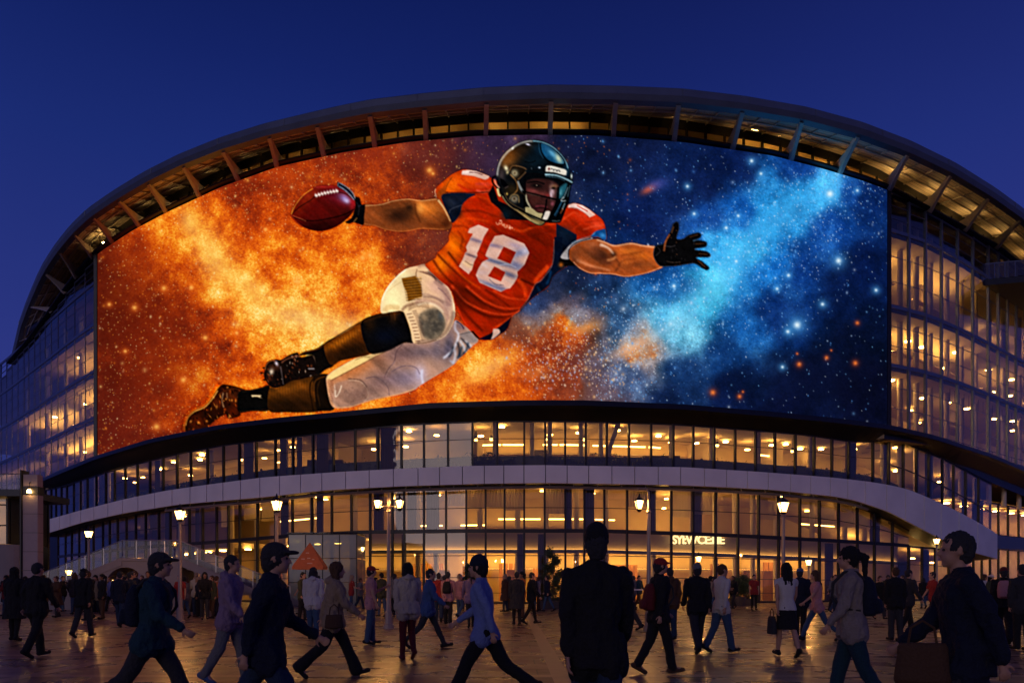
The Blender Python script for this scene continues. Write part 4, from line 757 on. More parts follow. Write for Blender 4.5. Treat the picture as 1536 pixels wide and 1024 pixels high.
def cove(x0, x1, zf, o, m=None, w=.3):  # invented trough with a glowing top, added to wash ceiling and back wall
    ss = fr(x0, x1, 8); q = MB(); q.shell([[PS.pz(x, zf(x), o) for x in ss], [PS.pz(x, zf(x)-.14, o) for x in ss]], [[PS.pz(x, zf(x), o-w) for x in ss], [PS.pz(x, zf(x)-.14, o-w) for x in ss]]); c = q.build('added_cove_trough', M['wallb'], stad)
    q = MB(); q.grid([[PS.pz(x, zf(x)+.004, o-w+.04) for x in ss], [PS.pz(x, zf(x)+.004, o-.04) for x in ss]]); q.build('added_cove_light', m or M['cove'], c)
for z0, h, a, b, m_ in ((LEV[1], 3.9, 1336, 1350, 'added_coved'), (LEV[1], 3.9, 1372, 1400, 'cove'), (LEV[1], 3.4, 1432, 1480, 'cove'), (LEV[2], 2.9, 1336, 1362, 'added_covef'), (LEV[2], 2.8, 1400, 1490, 'cove'), (13.1, 3.4, 1336, 1400, 'added_coved'), (13.1, 3.2, 1450, 1500, 'added_covef'), (LEV[2], 2.6, 1530, 1570, 'added_coved'), (13.1, 3.0, 1600, 1685, 'added_covef'), (LEV[2], 2.7, 1620, 1680, 'added_coved'), (LEV[1], 3.0, 1640, 1680, 'added_covef'),
                     (LLEV[3], 2.6, 20, 60, 'cove'), (LLEV[3], 2.6, 84, 146, 'cove'), (LLEV[2], 2.6, 60, 105, 'added_coved'), (LLEV[2], 2.6, 122, 146, 'cove'), (13.0, 2.6, -60, 20, 'added_covef'), (13.0, 2.6, 50, 135, 'cove')): cove(a, b, lambda x, z=z0+h: z, -3.2, M[m_], .4)  # added uplights give the curtain wall floors their golden patches
for z in (LEV[1], LEV[2], 23.0+4.5):
    for x in (1560, 1582, 1603, 1625, 1646, 1668): fixture(PS.pz(x+rnd.uniform(-6, 6), z-.37, -rnd.uniform(2, 6)), .24, M['lamp'])
for x in (1345, 1385, 1425, 1470, 1510): fixture(PS.pz(x, LEV[2]-.62, -rnd.uniform(5, 8)), .22, M['lampd'])
# inner columns, walls and balustrades that break up the lit floors
mb = MB()
for x in (20, 48, 74, 96, 118, 138, 1352, 1378, 1404, 1425, 1450, 1471, 1492, 1512, 1534, 1556): mb.tube([PS.pz(x, 9, -1.6), PS.pz(x, 30.8, -1.6)], .22, 10)
mb.build('inner_columns', M['colm'], stad)
mb = MB()
for x, w, z0, z1, o in ((1408, 16, 17.1, 25, -5), (1462, 14, 21.6, 30, -4), (1360, 16, 21.6, 26, -4), (1440, 10, 12.7, 16, -6), (1500, 12, 17, 21, -4), (122, 10, 19.9, 23, -5), (95, 8, 15.7, 19, -4), (138, 5, 24.2, 27.6, -4), (70, 9, 19.9, 23, -4)):
    mb.shell([[PS.pz(x-w/2, z0, o), PS.pz(x+w/2, z0, o)], [PS.pz(x-w/2, z1, o), PS.pz(x+w/2, z1, o)]], [[PS.pz(x-w/2, z0, o-.3), PS.pz(x+w/2, z0, o-.3)], [PS.pz(x-w/2, z1, o-.3), PS.pz(x+w/2, z1, o-.3)]])
mb.build('partition', mat('partition_board', (.18, .12, .09), .7, noise=.4, nscale=.6), stad)
mb = MB()
for z, xs in ((12.7, fr(1333, 1560, 7)), (17.1, fr(1440, 1560, 7)), (15.7, fr(20, 145, 6)), (19.9, fr(60, 145, 6))):
    mb.tube([PS.pz(x, z+1.05, -.8) for x in xs], .035, 5)
    for x in xs: mb.tube([PS.pz(x, z, -.8), PS.pz(x, z+1.05, -.8)], .025, 4)
mb.build('balustrade', M['frame'], stad)
# pods, blinds and people-high furniture silhouettes on the floors
mb = MB()
for _ in range(60):
    z = rnd.choice(LEV[1:]+[12.7]); x = rnd.uniform(1335, 1550); o = -rnd.uniform(1.5, 6); c = PS.pz(x, z, o); w = rnd.uniform(.3, .8); h = rnd.uniform(.8, 1.7)
    mb.lathe([(w*.5, 0), (w*.45, h*.6), (w*.25, h*.8), (w*.2, h)], c, 8)
for _ in range(40):
    z = rnd.choice(LLEV[1:]+[12.2]); x = rnd.uniform(30, 145); o = -rnd.uniform(1.5, 5); c = PS.pz(x, z, o); w = rnd.uniform(.3, .9); h = rnd.uniform(.8, 1.7)
    mb.lathe([(w*.5, 0), (w*.45, h*.6), (w*.25, h*.8), (w*.2, h)], c, 8)
mb.build('floor_furniture', M['ind'], stad)
# ---------------------------------------------------------------- restaurant band
WX = [52, 60, 67, 75, 83, 93, 103, 113, 126, 140, 153, 169, 187, 206, 226, 247, 268, 293, 317, 342, 368, 397, 425, 456, 487, 522, 557, 593, 630, 667, 705, 745, 786, 819, 850, 882, 916, 950, 984, 1019, 1051, 1083, 1115, 1147, 1178, 1209, 1238, 1265, 1291, 1328, 1352, 1374, 1395, 1414, 1434, 1451, 1469, 1488, 1507]
OW = -1.1
for a, b in zip(WX[:-1], WX[1:]):
    tr = ((.5, .09), (.97, .04)) if a >= 1352 else ((.62, .035),)
    window('restaurant_window', PL if False else PS, a, b, 'win_top', 'band_top', OW, M['glass'], tr, .14, .12)
xs = fr(40, 1520, 14)
def zt(x): return PS.z(x, at(T['win_top'], x))
def zb(x): return PS.z(x, at(T['band_top'], x))
mb = MB()
mb.grid([[PS.pz(x, zt(x)+.15, -8) for x in xs], [PS.pz(x, zb(x)-.3, -8) for x in xs]])
mb.build('restaurant_back_wall', M['wall'], stad)
mb = MB(); mb.grid([[PS.pz(x, zt(x)+.05, OW-.05) for x in xs], [PS.pz(x, zt(x)+.05, -8.1) for x in xs]]); mb.build('restaurant_ceiling', M['ceil'], stad)
mb = MB(); mb.grid([[PS.pz(x, zb(x)-.1, OW-.1) for x in xs], [PS.pz(x, zb(x)-.1, -8.1) for x in xs]]); mb.build('restaurant_floor', M['floor'], stad)
for x in (135, 148, 160, 178, 190, 215, 240, 263, 322, 380, 395, 500, 560, 588, 642, 712, 750, 830, 878, 940, 988, 1032, 1062, 1088, 1118, 1150, 1192, 1215, 1242, 1275, 1303, 1330, 1345, 1362, 1384, 1400, 1425, 1450, 1475):
    fixture(PS.pz(x, zt(x)-.12-rnd.choice((0, .25, .5)), OW-rnd.uniform(1.2, 5)), .2, M['lamp'] if 690 < x < 1130 or x > 1180 or rnd.random() < .6 else M['lampd'])
cove(700, 1120, lambda x: zb(x)+2.2, OW-6.2, M['added_covef'], .4); cove(1130, 1480, lambda x: zb(x)+2.1, OW-6.2, M['added_covef'], .3); cove(130, 450, lambda x: zb(x)+2.1, OW-6.2, M['added_covef'], .3)  # faint uplights added to warm the restaurant ceiling and wall
for a, b in ((705, 745), (748, 784), (822, 848), (852, 914), (920, 1010), (1020, 1048), (318, 336), (1225, 1262)):
    mb = MB(); mb.tube([PS.pz(x, zt(x)-.75, OW-5) for x in fr(a, b, 10)], .06, 6); mb.build('strip_light', M['strip'], stad)
mb = MB()
for x in (283, 398, 548, 740, 798, 828, 877, 912, 1025, 1090, 1166, 1247, 1316): mb.tube([PS.pz(x, zb(x)-.1, OW-1.0), PS.pz(x, zt(x)+.05, OW-1.0)], .17, 10)
mb.bar(PS.pz(444, zt(444), OW-2), PS.pz(478, zb(478), OW-2), .3, .3); mb.bar(PS.pz(941, zt(941)+.3, OW-1), PS.pz(925, zb(925)+1.5, OW-1), .3, .3); mb.bar(PS.pz(925, zb(925)+1.5, OW-1), PS.pz(924, zb(924), OW-1), .3, .3)
mb.build('restaurant_column', M['colm'], stad)
mb = MB()        # partitions between dining rooms
for x in (455, 700, 905, 1110, 1240, 1290): a, b = PS.xy(x, OW-3.4), PS.xy(x, -8); mb.face([(*a, zb(x)), (*b, zb(x)), (*b, zt(x)), (*a, zt(x))])
mb.build('restaurant_partition', M['wallb'], stad)
mb = MB(); ss = fr(60, 1500, 10)
mb.shell([[PS.pz(x, zb(x)+.95, OW-.5) for x in ss], [PS.pz(x, zb(x), OW-.5) for x in ss]], [[PS.pz(x, zb(x)+.95, OW-.9) for x in ss], [PS.pz(x, zb(x), OW-.9) for x in ss]])
mb.build('restaurant_parapet', mat('parapet_board', (.05, .075, .085), .5), stad)
mb = MB()
for _ in range(5200):
    x = rnd.choice((rnd.uniform(60, 300), rnd.uniform(700, 770), rnd.uniform(820, 1010), rnd.uniform(1235, 1330), rnd.uniform(300, 1330))); dn = .5+.5*math.sin(x*.11)*math.sin(x*.047+1)
    c = PS.pz(x, zb(x)+rnd.uniform(.1, .55+.8*dn), OW-rnd.uniform(.2, .5)); u = Vector((rnd.uniform(-1, 1), rnd.uniform(-1, 1), rnd.uniform(-1, 1))).normalized()*rnd.uniform(.05, .11); v = u.orthogonal().normalized()*.05
    mb.face([c-u, c+v, c+u, c-v])
mb.build('hedge_foliage', M['green'], stad)
mb = MB()
for _ in range(95):
    x = rnd.uniform(70, 1490); o = OW-rnd.uniform(1.4, 6); c = PS.pz(x, zb(x)-.1, o); k = rnd.random()
    if k < .45:
        mb.lathe([(.25, 0), (.05, .03), (.04, .72), (.5, .74), (.5, .78)], c, 10)
        for t in range(3): a = rnd.uniform(0, 6.3); d = Vector((math.cos(a)*.75, math.sin(a)*.75, 0)); mb.box(c.x+d.x-.2, c.x+d.x+.2, c.y+d.y-.2, c.y+d.y+.2, c.z+.42, c.z+.48); mb.bar(c+d*1.25+Vector((0, 0, .45)), c+d*1.3+Vector((0, 0, .95)), .4, .04)
    elif k < .8: h = rnd.uniform(1.0, 1.75); w = rnd.uniform(.2, .27); mb.lathe([(w*.7, 0), (w, h*.3), (w*1.05, h*.7), (w*.9, h*.8), (.07, h*.84), (.1, h*.9), (.1, h*.96), (.04, h)], c, 8)
    else: h = rnd.uniform(1.1, 2.2); w = rnd.uniform(.5, 1.6); mb.box(c.x-w, c.x+w, c.y, c.y+.4, c.z, c.z+h)
mb.build('restaurant_furniture', M['ind'], stad)
for x in (705, 733, 742, 822, 882, 884, 935, 1105, 318, 1228): # pendants
    c = PS.pz(x, zt(x)-.95, OW-1.6); mb = MB(); mb.tube([c+Vector((0, 0, .25)), PS.pz(x, zt(x), OW-1.6)], .015, 4); mb.lathe([(.02, .25), (.08, .24), (.12, .02)], c, 8); p = mb.build('pendant_lamp', M['frame'], stad); mb = MB(); mb.lathe([(.1, -.12), (.13, .02)], c, 8); mb.build('shade', M['strip'], p)
# the dark wedge between screen and windows
mb = MB(); xs2 = fr(60, 1690, 12)
mb.grid([[PS.p(x, at(T['scr_bot'], x), .45) for x in xs2], [PS.p(x, at(T['scr_bot'], x), .5)-Vector((0, 0, .35)) for x in xs2], [PS.pz(x, PS.z(x, at(T['scr_bot'], x))-.45, .2) for x in xs2],
         [PS.pz(x, max(zt(x), PS.z(x, at(T['scr_bot'], x))-1.2), OW+.15) for x in xs2], [PS.pz(x, zt(x)-.02, OW+.12) for x in xs2]])
mb.build('canopy_soffit', M['dark'], stad)
# ---------------------------------------------------------------- pale spandrel band
PB = []
bx = [63]+[x for x in WX if x > 75 and x < 1480][::1]
sel = [63, 79, 95, 111, 127, 147, 168, 190, 213, 238, 264, 291, 316, 340, 366, 395, 424, 455, 487, 522, 557, 593, 629, 661, 695, 727, 756, 786, 818, 850, 882, 916, 950, 985, 1018, 1053, 1086, 1117, 1148, 1181, 1211, 1240, 1266, 1292, 1324, 1352, 1380, 1405, 1432, 1460, 1490]
mb = MB()
for a, b in zip(sel[:-1], sel[1:]):
    e = .055/50*F/2*50/at(RS, a); ss = fr(a+e, b-e, 9)
    def q(x, k, o): return PS.pz(x, (zb(x)-.02 if k else PS.z(x, at(T['band_bot'], x))), o)
    mb.shell([[q(x, 1, .35) for x in ss], [q(x, 0, .35) for x in ss]], [[q(x, 1, .2) for x in ss], [q(x, 0, .2) for x in ss]])
mb.build('spandrel_panels', M['clad'], stad)
mb = MB(); ss = fr(62, 1492, 9)
mb.shell([[PS.pz(x, zb(x)-.03, .18) for x in ss], [PS.p(x, at(T['band_bot'], x), .18)+Vector((0, 0, .03)) for x in ss]], [[PS.pz(x, zb(x)-.03, OW-.2) for x in ss], [PS.p(x, at(T['band_bot'], x), -1.5)+Vector((0, 0, .03)) for x in ss]])
mb.build('spandrel_core', M['dark'], stad)
mb = MB(); ss = fr(250, 1300, 9)
mb.tube([PS.p(x, at(T['band_bot'], x)+5.5, .1) for x in ss], .10, 6)
for x in ss[::4]: mb.bar(PS.p(x, at(T['band_bot'], x)+5, .1), PS.p(x, at(T['band_bot'], x)-.5, .0), .06)
mb.build('awning_rail', M['metal'], stad)
# ---------------------------------------------------------------- lobby glazing
GX = [73, 84, 93, 104, 114, 125, 139, 149, 161, 174, 188, 203, 223, 240, 255, 269, 289, 310, 328, 346, 373, 400, 427, 457, 487, 518, 547, 581, 599, 631, 665, 696, 727, 756, 786, 818, 850, 879, 911, 946, 980, 1014, 1049, 1083, 1117, 1149, 1181, 1213, 1243, 1272, 1301, 1327, 1354, 1379, 1400, 1420, 1440, 1458, 1474]
OG = -.9
def bb(x): return max(at(T['band_bot'], x)-1, 0)
T['lob_top'] = T['band_bot']-1.5
T['lob_mid'] = np.maximum(T['mid'], T['band_bot']+1)
for a, b in zip(GX[:-1], GX[1:]):
    if b <= 1379: window('lobby_upper_window', PS, a, b, 'lob_top', 'lob_mid', OG, M['glass'], ((.5, .05),), .13, .12)
def zg(x): return PS.z(x, at(T['lob_mid'], x))
for a, b in zip(GX[:-1], GX[1:]):
    window('lobby_window', PS, a, b, 'lob_mid', None, OG, M['glass'], ((.66, .05), (.36, .05), (.15, .04)), .14, .15, zb=0)
xs = fr(60, 1500, 14)
mb = MB(); mb.grid([[PS.pz(x, PS.z(x, at(T['lob_top'], x))+.1, -9.5) for x in xs], [PS.pz(x, 0, -9.5) for x in xs]]); mb.build('lobby_back_wall', M['wall'], stad)
mb = MB(); mb.grid([[PS.pz(x, PS.z(x, at(T['lob_top'], x))+.04, OG-.1) for x in xs], [PS.pz(x, PS.z(x, at(T['lob_top'], x))+.04, -9.6) for x in xs]]); mb.build('lobby_ceiling', M['ceil'], stad)
mb = MB()
for a, b in ((60, 300), (455, 1010), (1118, 1380)):
    ss = fr(a, b, 14)
    mb.shell([[PS.pz(x, zg(x)+.1, OG-1.6) for x in ss], [PS.pz(x, zg(x)-.3, OG-1.6) for x in ss]], [[PS.pz(x, zg(x)+.1, -9.4) for x in ss], [PS.pz(x, zg(x)-.3, -9.4) for x in ss]])
mb.build('mezzanine_slab', M['wallb'], stad)
mb = MB(); ss = fr(538, 1380, 14)
mb.shell([[PS.pz(x, zg(x)-.1, OG-1.2) for x in ss], [PS.pz(x, zg(x)-1.25, OG-1.2) for x in ss]], [[PS.pz(x, zg(x)-.1, OG-1.45) for x in ss], [PS.pz(x, zg(x)-1.25, OG-1.45) for x in ss]])
mb.build('lobby_bulkhead', M['wallb'], stad)
mb = MB()
mb.shell([[PS.pz(x, zg(x)-1.26, OG-1.0) for x in ss], [PS.pz(x, zg(x)-1.5, OG-1.0) for x in ss]], [[PS.pz(x, zg(x)-1.26, OG-1.6) for x in ss], [PS.pz(x, zg(x)-1.5, OG-1.6) for x in ss]])
mb.build('bulkhead_beam', M['steelblue'], stad)
mb = MB(); mb.grid([[PS.pz(x, zg(x)-1.25, OG-1.18) for x in ss], [PS.pz(x, zg(x)-1.25, OG-1.04) for x in ss]]); mb.build('added_cove_light', M['added_covef'], stad)  # glowing strip added on the beam to light the bulkhead from below
mb = MB(); xs = fr(60, 1500, 14); mb.grid([[PS.pz(x, .03, OG-.1) for x in xs], [PS.pz(x, .03, -9.6) for x in xs]]); mb.build('lobby_floor', M['floor'], stad)
mb = MB()
for x in (225, 300, 340, 385, 432, 500, 560, 606, 640, 712, 775, 823, 872, 925, 1000, 1068, 1104, 1135, 1168, 1205, 1262, 1315, 1345, 1395, 1440): mb.tube([PS.pz(x, 0, OG-2.0), PS.pz(x, PS.z(x, at(T['lob_top'], x)), OG-2.0)], .2, 10)
mb.build('lobby_column', M['colm'], stad)
lx = [110, 145, 182, 200, 232, 262, 300, 318, 352, 372, 392, 415, 445, 480, 512, 540, 566, 596, 628, 655, 690, 722, 752, 782, 812, 842, 872, 905, 935, 968, 1000, 1032, 1062, 1092, 1122, 1155, 1190, 1225, 1258, 1290, 1320, 1350, 1380, 1410, 1440, 1462]
for i, x in enumerate(lx):
    fixture(PS.pz(x, (zg(x) if x < 1380 else PS.z(x, at(T['lob_top'], x)))-.45-(1.1 if x > 538 else 0)*.3, OG-rnd.uniform(2.4, 6)), .26, M['lamp'] if x > 560 else M['lampd'] if rnd.random() < .5 else M['lamp'])
    if i % 3 == 0 and x < 1370: fixture(PS.pz(x+6, PS.z(x, at(T['lob_top'], x))-.15, OG-rnd.uniform(2.0, 5.5)), .2, M['lampd'])
for x in (1036, 1052, 1058, 1066, 1070, 1078, 1086): fixture(PS.pz(x, PS.z(x, at(T['lob_top'], x))-rnd.uniform(.2, 1.2), OG-rnd.uniform(2, 5)), .14, M['lamp'])
for x in lx[::2]:
    if 300 < x < 1370: fixture(PS.pz(x+9, PS.z(x, at(T['lob_top'], x))-.12, OG-.9), .15, M['lampd'])  # dim row added close to the glass to light the bulkhead
for a, b, dz in ((742, 815, .65), (822, 905, .65), (918, 950, .65), (590, 640, .2), (670, 720, .2), (1275, 1330, 1.1), (350, 420, 1.2)):
    mb = MB(); mb.tube([PS.pz(x, zg(x)+dz+.5, OG-4) for x in fr(a, b, 8)], .05, 6); mb.build('strip_light', M['strip'], stad)
cove(660, 1360, lambda x: 2.6, -8.6, M['added_coved'], .3); cove(300, 540, lambda x: 2.6, -8.6, M['added_covef'], .5); cove(640, 950, lambda x: zg(x)+.95, -8.6, M['added_covef'], .4)  # uplights added along the lobby back wall to brighten it
M['drape'] = mat('dark_drape', (.10, .075, .055), .9, noise=.3, nscale=2); M['blind'] = mat('roller_blind', (.42, .34, .25), .9, noise=.1, nscale=2)
_n = M['blind'].node_tree; _t = _n.nodes.new('ShaderNodeBsdfTranslucent'); _t.inputs[0].default_value = (.55, .46, .34, 1); _a = _n.nodes.new('ShaderNodeMixShader'); _a.inputs[0].default_value = .6; _n.links.new(_n.nodes['Principled BSDF'].outputs[0], _a.inputs[1]); _n.links.new(_t.outputs[0], _a.inputs[2]); _n.links.new(_a.outputs[0], _n.nodes['Material Output'].inputs[0])
def hang(x0, x1, z0, z1, o, m, nm):
    q = MB(); n = max(3, int((x1-x0)/1.2)); r0 = [PS.pz(x0+(x1-x0)*i/n, 0, o+(.05 if i % 2 else -.03)) for i in range(n+1)]
    q.grid([[Vector((p.x, p.y, z0)) for p in r0], [Vector((p.x, p.y, z1)) for p in r0]]); q.build(nm, m, stad)
for a, b in zip(GX[:-1], GX[1:]):
    if a < 300: pr = .5
    else: pr = .28
    ztop = PS.z(a, at(T['lob_top'], a)); zm = zg(a)
    if b < 1379 and rnd.random() < pr: w_ = (b-a)*rnd.uniform(.25, .6); hang(a+1, a+1+w_, zm+.1, ztop-.1, OG-.45, M['drape'], 'drape')
    if b < 1379 and rnd.random() < .45: hang(a+1, b-1, zm+(ztop-zm)*rnd.uniform(.35, .6), ztop-.05, OG-.3, M['blind'], 'blind')
    if rnd.random() < pr*.7: w_ = (b-a)*rnd.uniform(.25, .5); hang(b-1-w_, b-1, .1, zm-.2, OG-.5, M['drape'], 'drape')
for a, b in zip(WX[:-1], WX[1:]):
    if rnd.random() < (.35 if a < 450 or a > 1200 else .18): hang(a+1, a+1+(b-a)*rnd.uniform(.25, .7), zb(a)+.1, zt(a)-.05, OW-.35, M['drape'], 'drape')
# doors and displays at the foot of the lobby
for x, w in ((764, 15), (1130, 13), (1196, 17), (1228, 17), (640, 18), (905, 16), (700, 14)):
    c = [PS.pz(x-w/2, .05, OG-4.5), PS.pz(x+w/2, .05, OG-4.5)]; mb = MB()
    h = 2.35
    mb.bar(c[0], c[0]+Vector((0, 0, h)), .1); mb.bar(c[1], c[1]+Vector((0, 0, h)), .1); mb.bar(c[0]+Vector((0, 0, h)), c[1]+Vector((0, 0, h)), .1)
    mb.hexa([c[0], c[1], c[1]+Vector((0, .12, 0)), c[0]+Vector((0, .12, 0))]+[p+Vector((0, 0, h)) for p in (c[0], c[1], c[1]+Vector((0, .12, 0)), c[0]+Vector((0, .12, 0)))])
    mb.build('inner_door', mat('door_wood', (.22, .10, .04), .5), stad)
# display walls of warm timber between columns
mb = MB()
for a, b, h in ((560, 628, 3.0), (662, 694, 2.8), (740, 775, 3.0), (800, 815, 2.6), (960, 1005, 2.9), (1035, 1075, 3.0), (1150, 1178, 3.0), (1250, 1290, 3.2), (300, 330, 2.9)):
    for x in fr(a, b, 8)[:-1]: p, q = PS.pz(x, 0, OG-6.5), PS.pz(x+6.5, 0, OG-6.5); mb.hexa([p, q, q+Vector((0, .3, 0)), p+Vector((0, .3, 0))]+[k+Vector((0, 0, h)) for k in (p, q, q+Vector((0, .3, 0)), p+Vector((0, .3, 0)))])
mb.build('display_wall', mat('display_timber', (.5, .22, .07), .5, noise=.3, nscale=1), stad)
# dark structural wall behind the screen so that nothing shows through
mb = MB(); xs = fr(140, 1335, 12); strip(mb, PS, xs, None, None, -.95, -.95, za=32.4, zb=13.1); mb.build('screen_support_wall', M['dark'], stad)
# building mass behind the rooms
mb = MB(); xs = fr(-150, 1695, 20)
mb.grid([[PS.pz(x, 0, -10) for x in xs], [PS.pz(x, ZC+2, -10) for x in xs]]); mb.build('core_wall', M['dark'], stad)
# lit ground floor wing at the far right, under the overhang
wing = []
for a, b in zip([1488, 1500, 1512, 1524, 1536, 1550, 1565, 1582, 1600][:-1], [1488, 1500, 1512, 1524, 1536, 1550, 1565, 1582, 1600][1:]):
    window('shop_window', PS, a, b, None, None, -2.2, M['glass'], (), .14, .12, za=9.4, zb=6.2)
    window('shop_window', PS, a, b, None, None, -2.2, M['glass'], (), .14, .12, za=4.9, zb=0)
mb = MB(); xs = fr(1484, 1690, 10)
strip(mb, PS, xs, None, None, -7, -7, za=10, zb=0); strip(mb, PS, xs, None, None, -2.1, -7, 1, za=9.5, zb=9.5); strip(mb, PS, xs, None, None, -2.1, -7, 1, za=5.6, zb=5.6)
strip(mb, PS, xs, None, None, -2.0, -2.0, 2, za=6.2, zb=4.9); strip(mb, PS, xs, None, None, -1.0, -7, 1, za=11.8, zb=9.6)
mb.build('shop_room', [mat('shop_wall', (.75, .5, .22), .7, noise=.5, nscale=1.2), M['ceil'], M['steelblue']], stad)
for x in (1500, 1525, 1550, 1570, 1590, 1610, 1630, 1650, 1670): fixture(PS.pz(x, 9.2, -4.6), .34); fixture(PS.pz(x, 5.35, -4.6), .34)
mb = MB(); mb.shell([[PS.pz(x, 7.6, .2) for x in (1472, 1481, 1490)], [PS.pz(x, 0, .2) for x in (1472, 1481, 1490)]], [[PS.pz(x, 7.6, -2) for x in (1472, 1481, 1490)], [PS.pz(x, 0, -2) for x in (1472, 1481, 1490)]]) if False else None
# ---------------------------------------------------------------- video screen
scr = empty('video_screen', PS.pz(740, 12, 0), label='giant curved video screen showing a diving football player before fire and stars', cat='video screen')
P_, samp = screen_sampler()
NX, NY = 1120, 380
ux = np.linspace(148.5, 1328.5, NX); tt = np.linspace(0, 1, NY)
ty = at(T['scr_top'], ux)+2.0; by = at(T['scr_bot'], ux)-1.0
PXx = np.repeat(ux[None], NY, 0); PYy = ty[None]*(1-tt[:, None])+by[None]*tt[:, None]
ox = .12
X0 = np.interp(ux, XS, PS.x)+np.interp(ux, XS, PS.nx)*ox; Y0 = np.interp(ux, XS, PS.y)+np.interp(ux, XS, PS.ny)*ox; R0 = np.interp(ux, XS, PS.R)
co = np.zeros((NY, NX, 3), np.float32); co[..., 0] = X0; co[..., 1] = Y0; co[..., 2] = EYE+(HZ-PYy)/F*R0
rgb = samp(PXx, PYy)
del P_, samp
me = D.meshes.new('display'); nv = NX*NY; me.vertices.add(nv); me.vertices.foreach_set('co', co.ravel())
ii = np.arange((NY-1)*(NX-1)); r_, c_ = ii//(NX-1), ii % (NX-1); a = r_*NX+c_
quads = np.stack([a, a+NX, a+NX+1, a+1], 1).astype(np.int32)
me.loops.add(quads.size); me.loops.foreach_set('vertex_index', quads.ravel()); me.polygons.add(len(quads)); me.polygons.foreach_set('loop_start', np.arange(0, quads.size, 4, dtype=np.int32)); me.polygons.foreach_set('loop_total', np.full(len(quads), 4, np.int32))
me.update(calc_edges=True)
ca = me.color_attributes.new('picture', 'FLOAT_COLOR', 'POINT'); ca.data.foreach_set('color', np.concatenate([rgb, np.ones(rgb.shape[:2]+(1,))], -1).astype(np.float32).ravel())
m = D.materials.new('screen_picture'); m.use_nodes = True; nt = m.node_tree; nt.nodes.clear(); N = nt.nodes.new; L = nt.links.new
o = N('ShaderNodeOutputMaterial'); e = N('ShaderNodeEmission'); at_ = N('ShaderNodeAttribute'); at_.attribute_name = 'picture'; L(at_.outputs['Color'], e.inputs[0]); L(e.outputs[0], o.inputs[0]); e.inputs[1].default_value = 1.0
m.cycles.emission_sampling = 'NONE'; me.materials.append(m)
dob = D.objects.new('display', me); col.objects.link(dob); dob.parent = scr; dob.matrix_parent_inverse = Matrix.Translation(-scr.location)
mb = MB(); sx = fr(145, 1332, 12)
mb.shell([[PS.p(x, at(T['scr_top'], x)-1, .08) for x in sx], [PS.p(x, at(T['scr_bot'], x)+1, .08) for x in sx]], [[PS.p(x, at(T['scr_top'], x)-1, -.5) for x in sx], [PS.p(x, at(T['scr_bot'], x)+1, -.5) for x in sx]]); mb.build('cabinet', M['frame'], scr)
mb = MB()
for x in (146.5, 1330.5): mb.bar(PS.p(x, at(T['scr_top'], x), .16), PS.p(x, at(T['scr_bot'], x), .16), .3, .2)
mb.tube([PS.p(x, at(T['scr_bot'], x), .2) for x in sx], .09, 6)
mb.build('bezel', M['dark'], scr)

mb = MB(); a, b = PS.xy(1689, 0), PS.xy(1689, -10); mb.face([(*a, 0), (*b, 0), (*b, 34), (*a, 34)]); mb.build('gable_wall', M['dark'], stad)
# projecting terrace under the roof rim at the far right
zt_ = 28.6
def im(x, R_, z): return Vector(((x-CX)/F*R_, R_, z))
fe = [im(1476+ (1600-1476)*i/8, 65.6-1.6*i/8, zt_) for i in range(9)]; be = [PS.pz(1476+(1600-1476)*i/8, zt_, -.1) for i in range(9)]
mb = MB(); dn_ = Vector((0, 0, -.55)); mb.shell([fe, be], [[p+dn_ for p in fe], [p+dn_ for p in be]]); mb.build('terrace_slab', M['dark'], stad)
up_ = Vector((0, 0, 1.35))
for a, b in zip(fe[:-1], fe[1:]):
    g = MB(); g.face([a+Vector((0, 0, .05)), b+Vector((0, 0, .05)), b+up_, a+up_]); w_ = g.build('terrace_balustrade', M['glassb'], stad); g = MB(); g.bar(a+Vector((0, 0, .02)), a+up_, .08); g.bar(a+up_, b+up_, .08); g.build('frame', M['alu'], w_)
# ---------------------------------------------------------------- plaza
m = D.materials.new('plaza_paving'); m.use_nodes = True; nt = m.node_tree; b = nt.nodes['Principled BSDF']; N = nt.nodes.new; L = nt.links.new
tc = N('ShaderNodeTexCoord'); br = N('ShaderNodeTexBrick'); br.inputs['Scale'].default_value = 1.0; br.offset = 0.5; br.inputs['Brick Width'].default_value = .8; br.inputs['Row Height'].default_value = .8; br.inputs['Mortar Size'].default_value = .014
br.inputs['Color1'].default_value = (.26, .16, .11, 1); br.inputs['Color2'].default_value = (.15, .095, .07, 1); br.inputs['Mortar'].default_value = (.05, .042, .038, 1); br.inputs['Bias'].default_value = -.1
L(tc.outputs['Object'], br.inputs['Vector'])
no = N('ShaderNodeTexNoise'); no.inputs['Scale'].default_value = .5; no.inputs['Detail'].default_value = 8; no.inputs['Roughness'].default_value = .65; L(tc.outputs['Object'], no.inputs['Vector'])
mx = N('ShaderNodeMix'); mx.data_type = 'RGBA'; mx.blend_type = 'MULTIPLY'; mx.inputs[0].default_value = .8; L(br.outputs['Color'], mx.inputs[6])
cr = N('ShaderNodeValToRGB'); cr.color_ramp.elements[0].position = .3; cr.color_ramp.elements[0].color = (.3, .29, .28, 1); cr.color_ramp.elements[1].position = .7; cr.color_ramp.elements[1].color = (1.2, 1.15, 1.1, 1); L(no.outputs['Fac'], cr.inputs[0]); L(cr.outputs[0], mx.inputs[7]); L(mx.outputs[2], b.inputs['Base Color'])
n2 = N('ShaderNodeTexNoise'); n2.inputs['Scale'].default_value = 1.3; n2.inputs['Detail'].default_value = 10; L(tc.outputs['Object'], n2.inputs['Vector'])
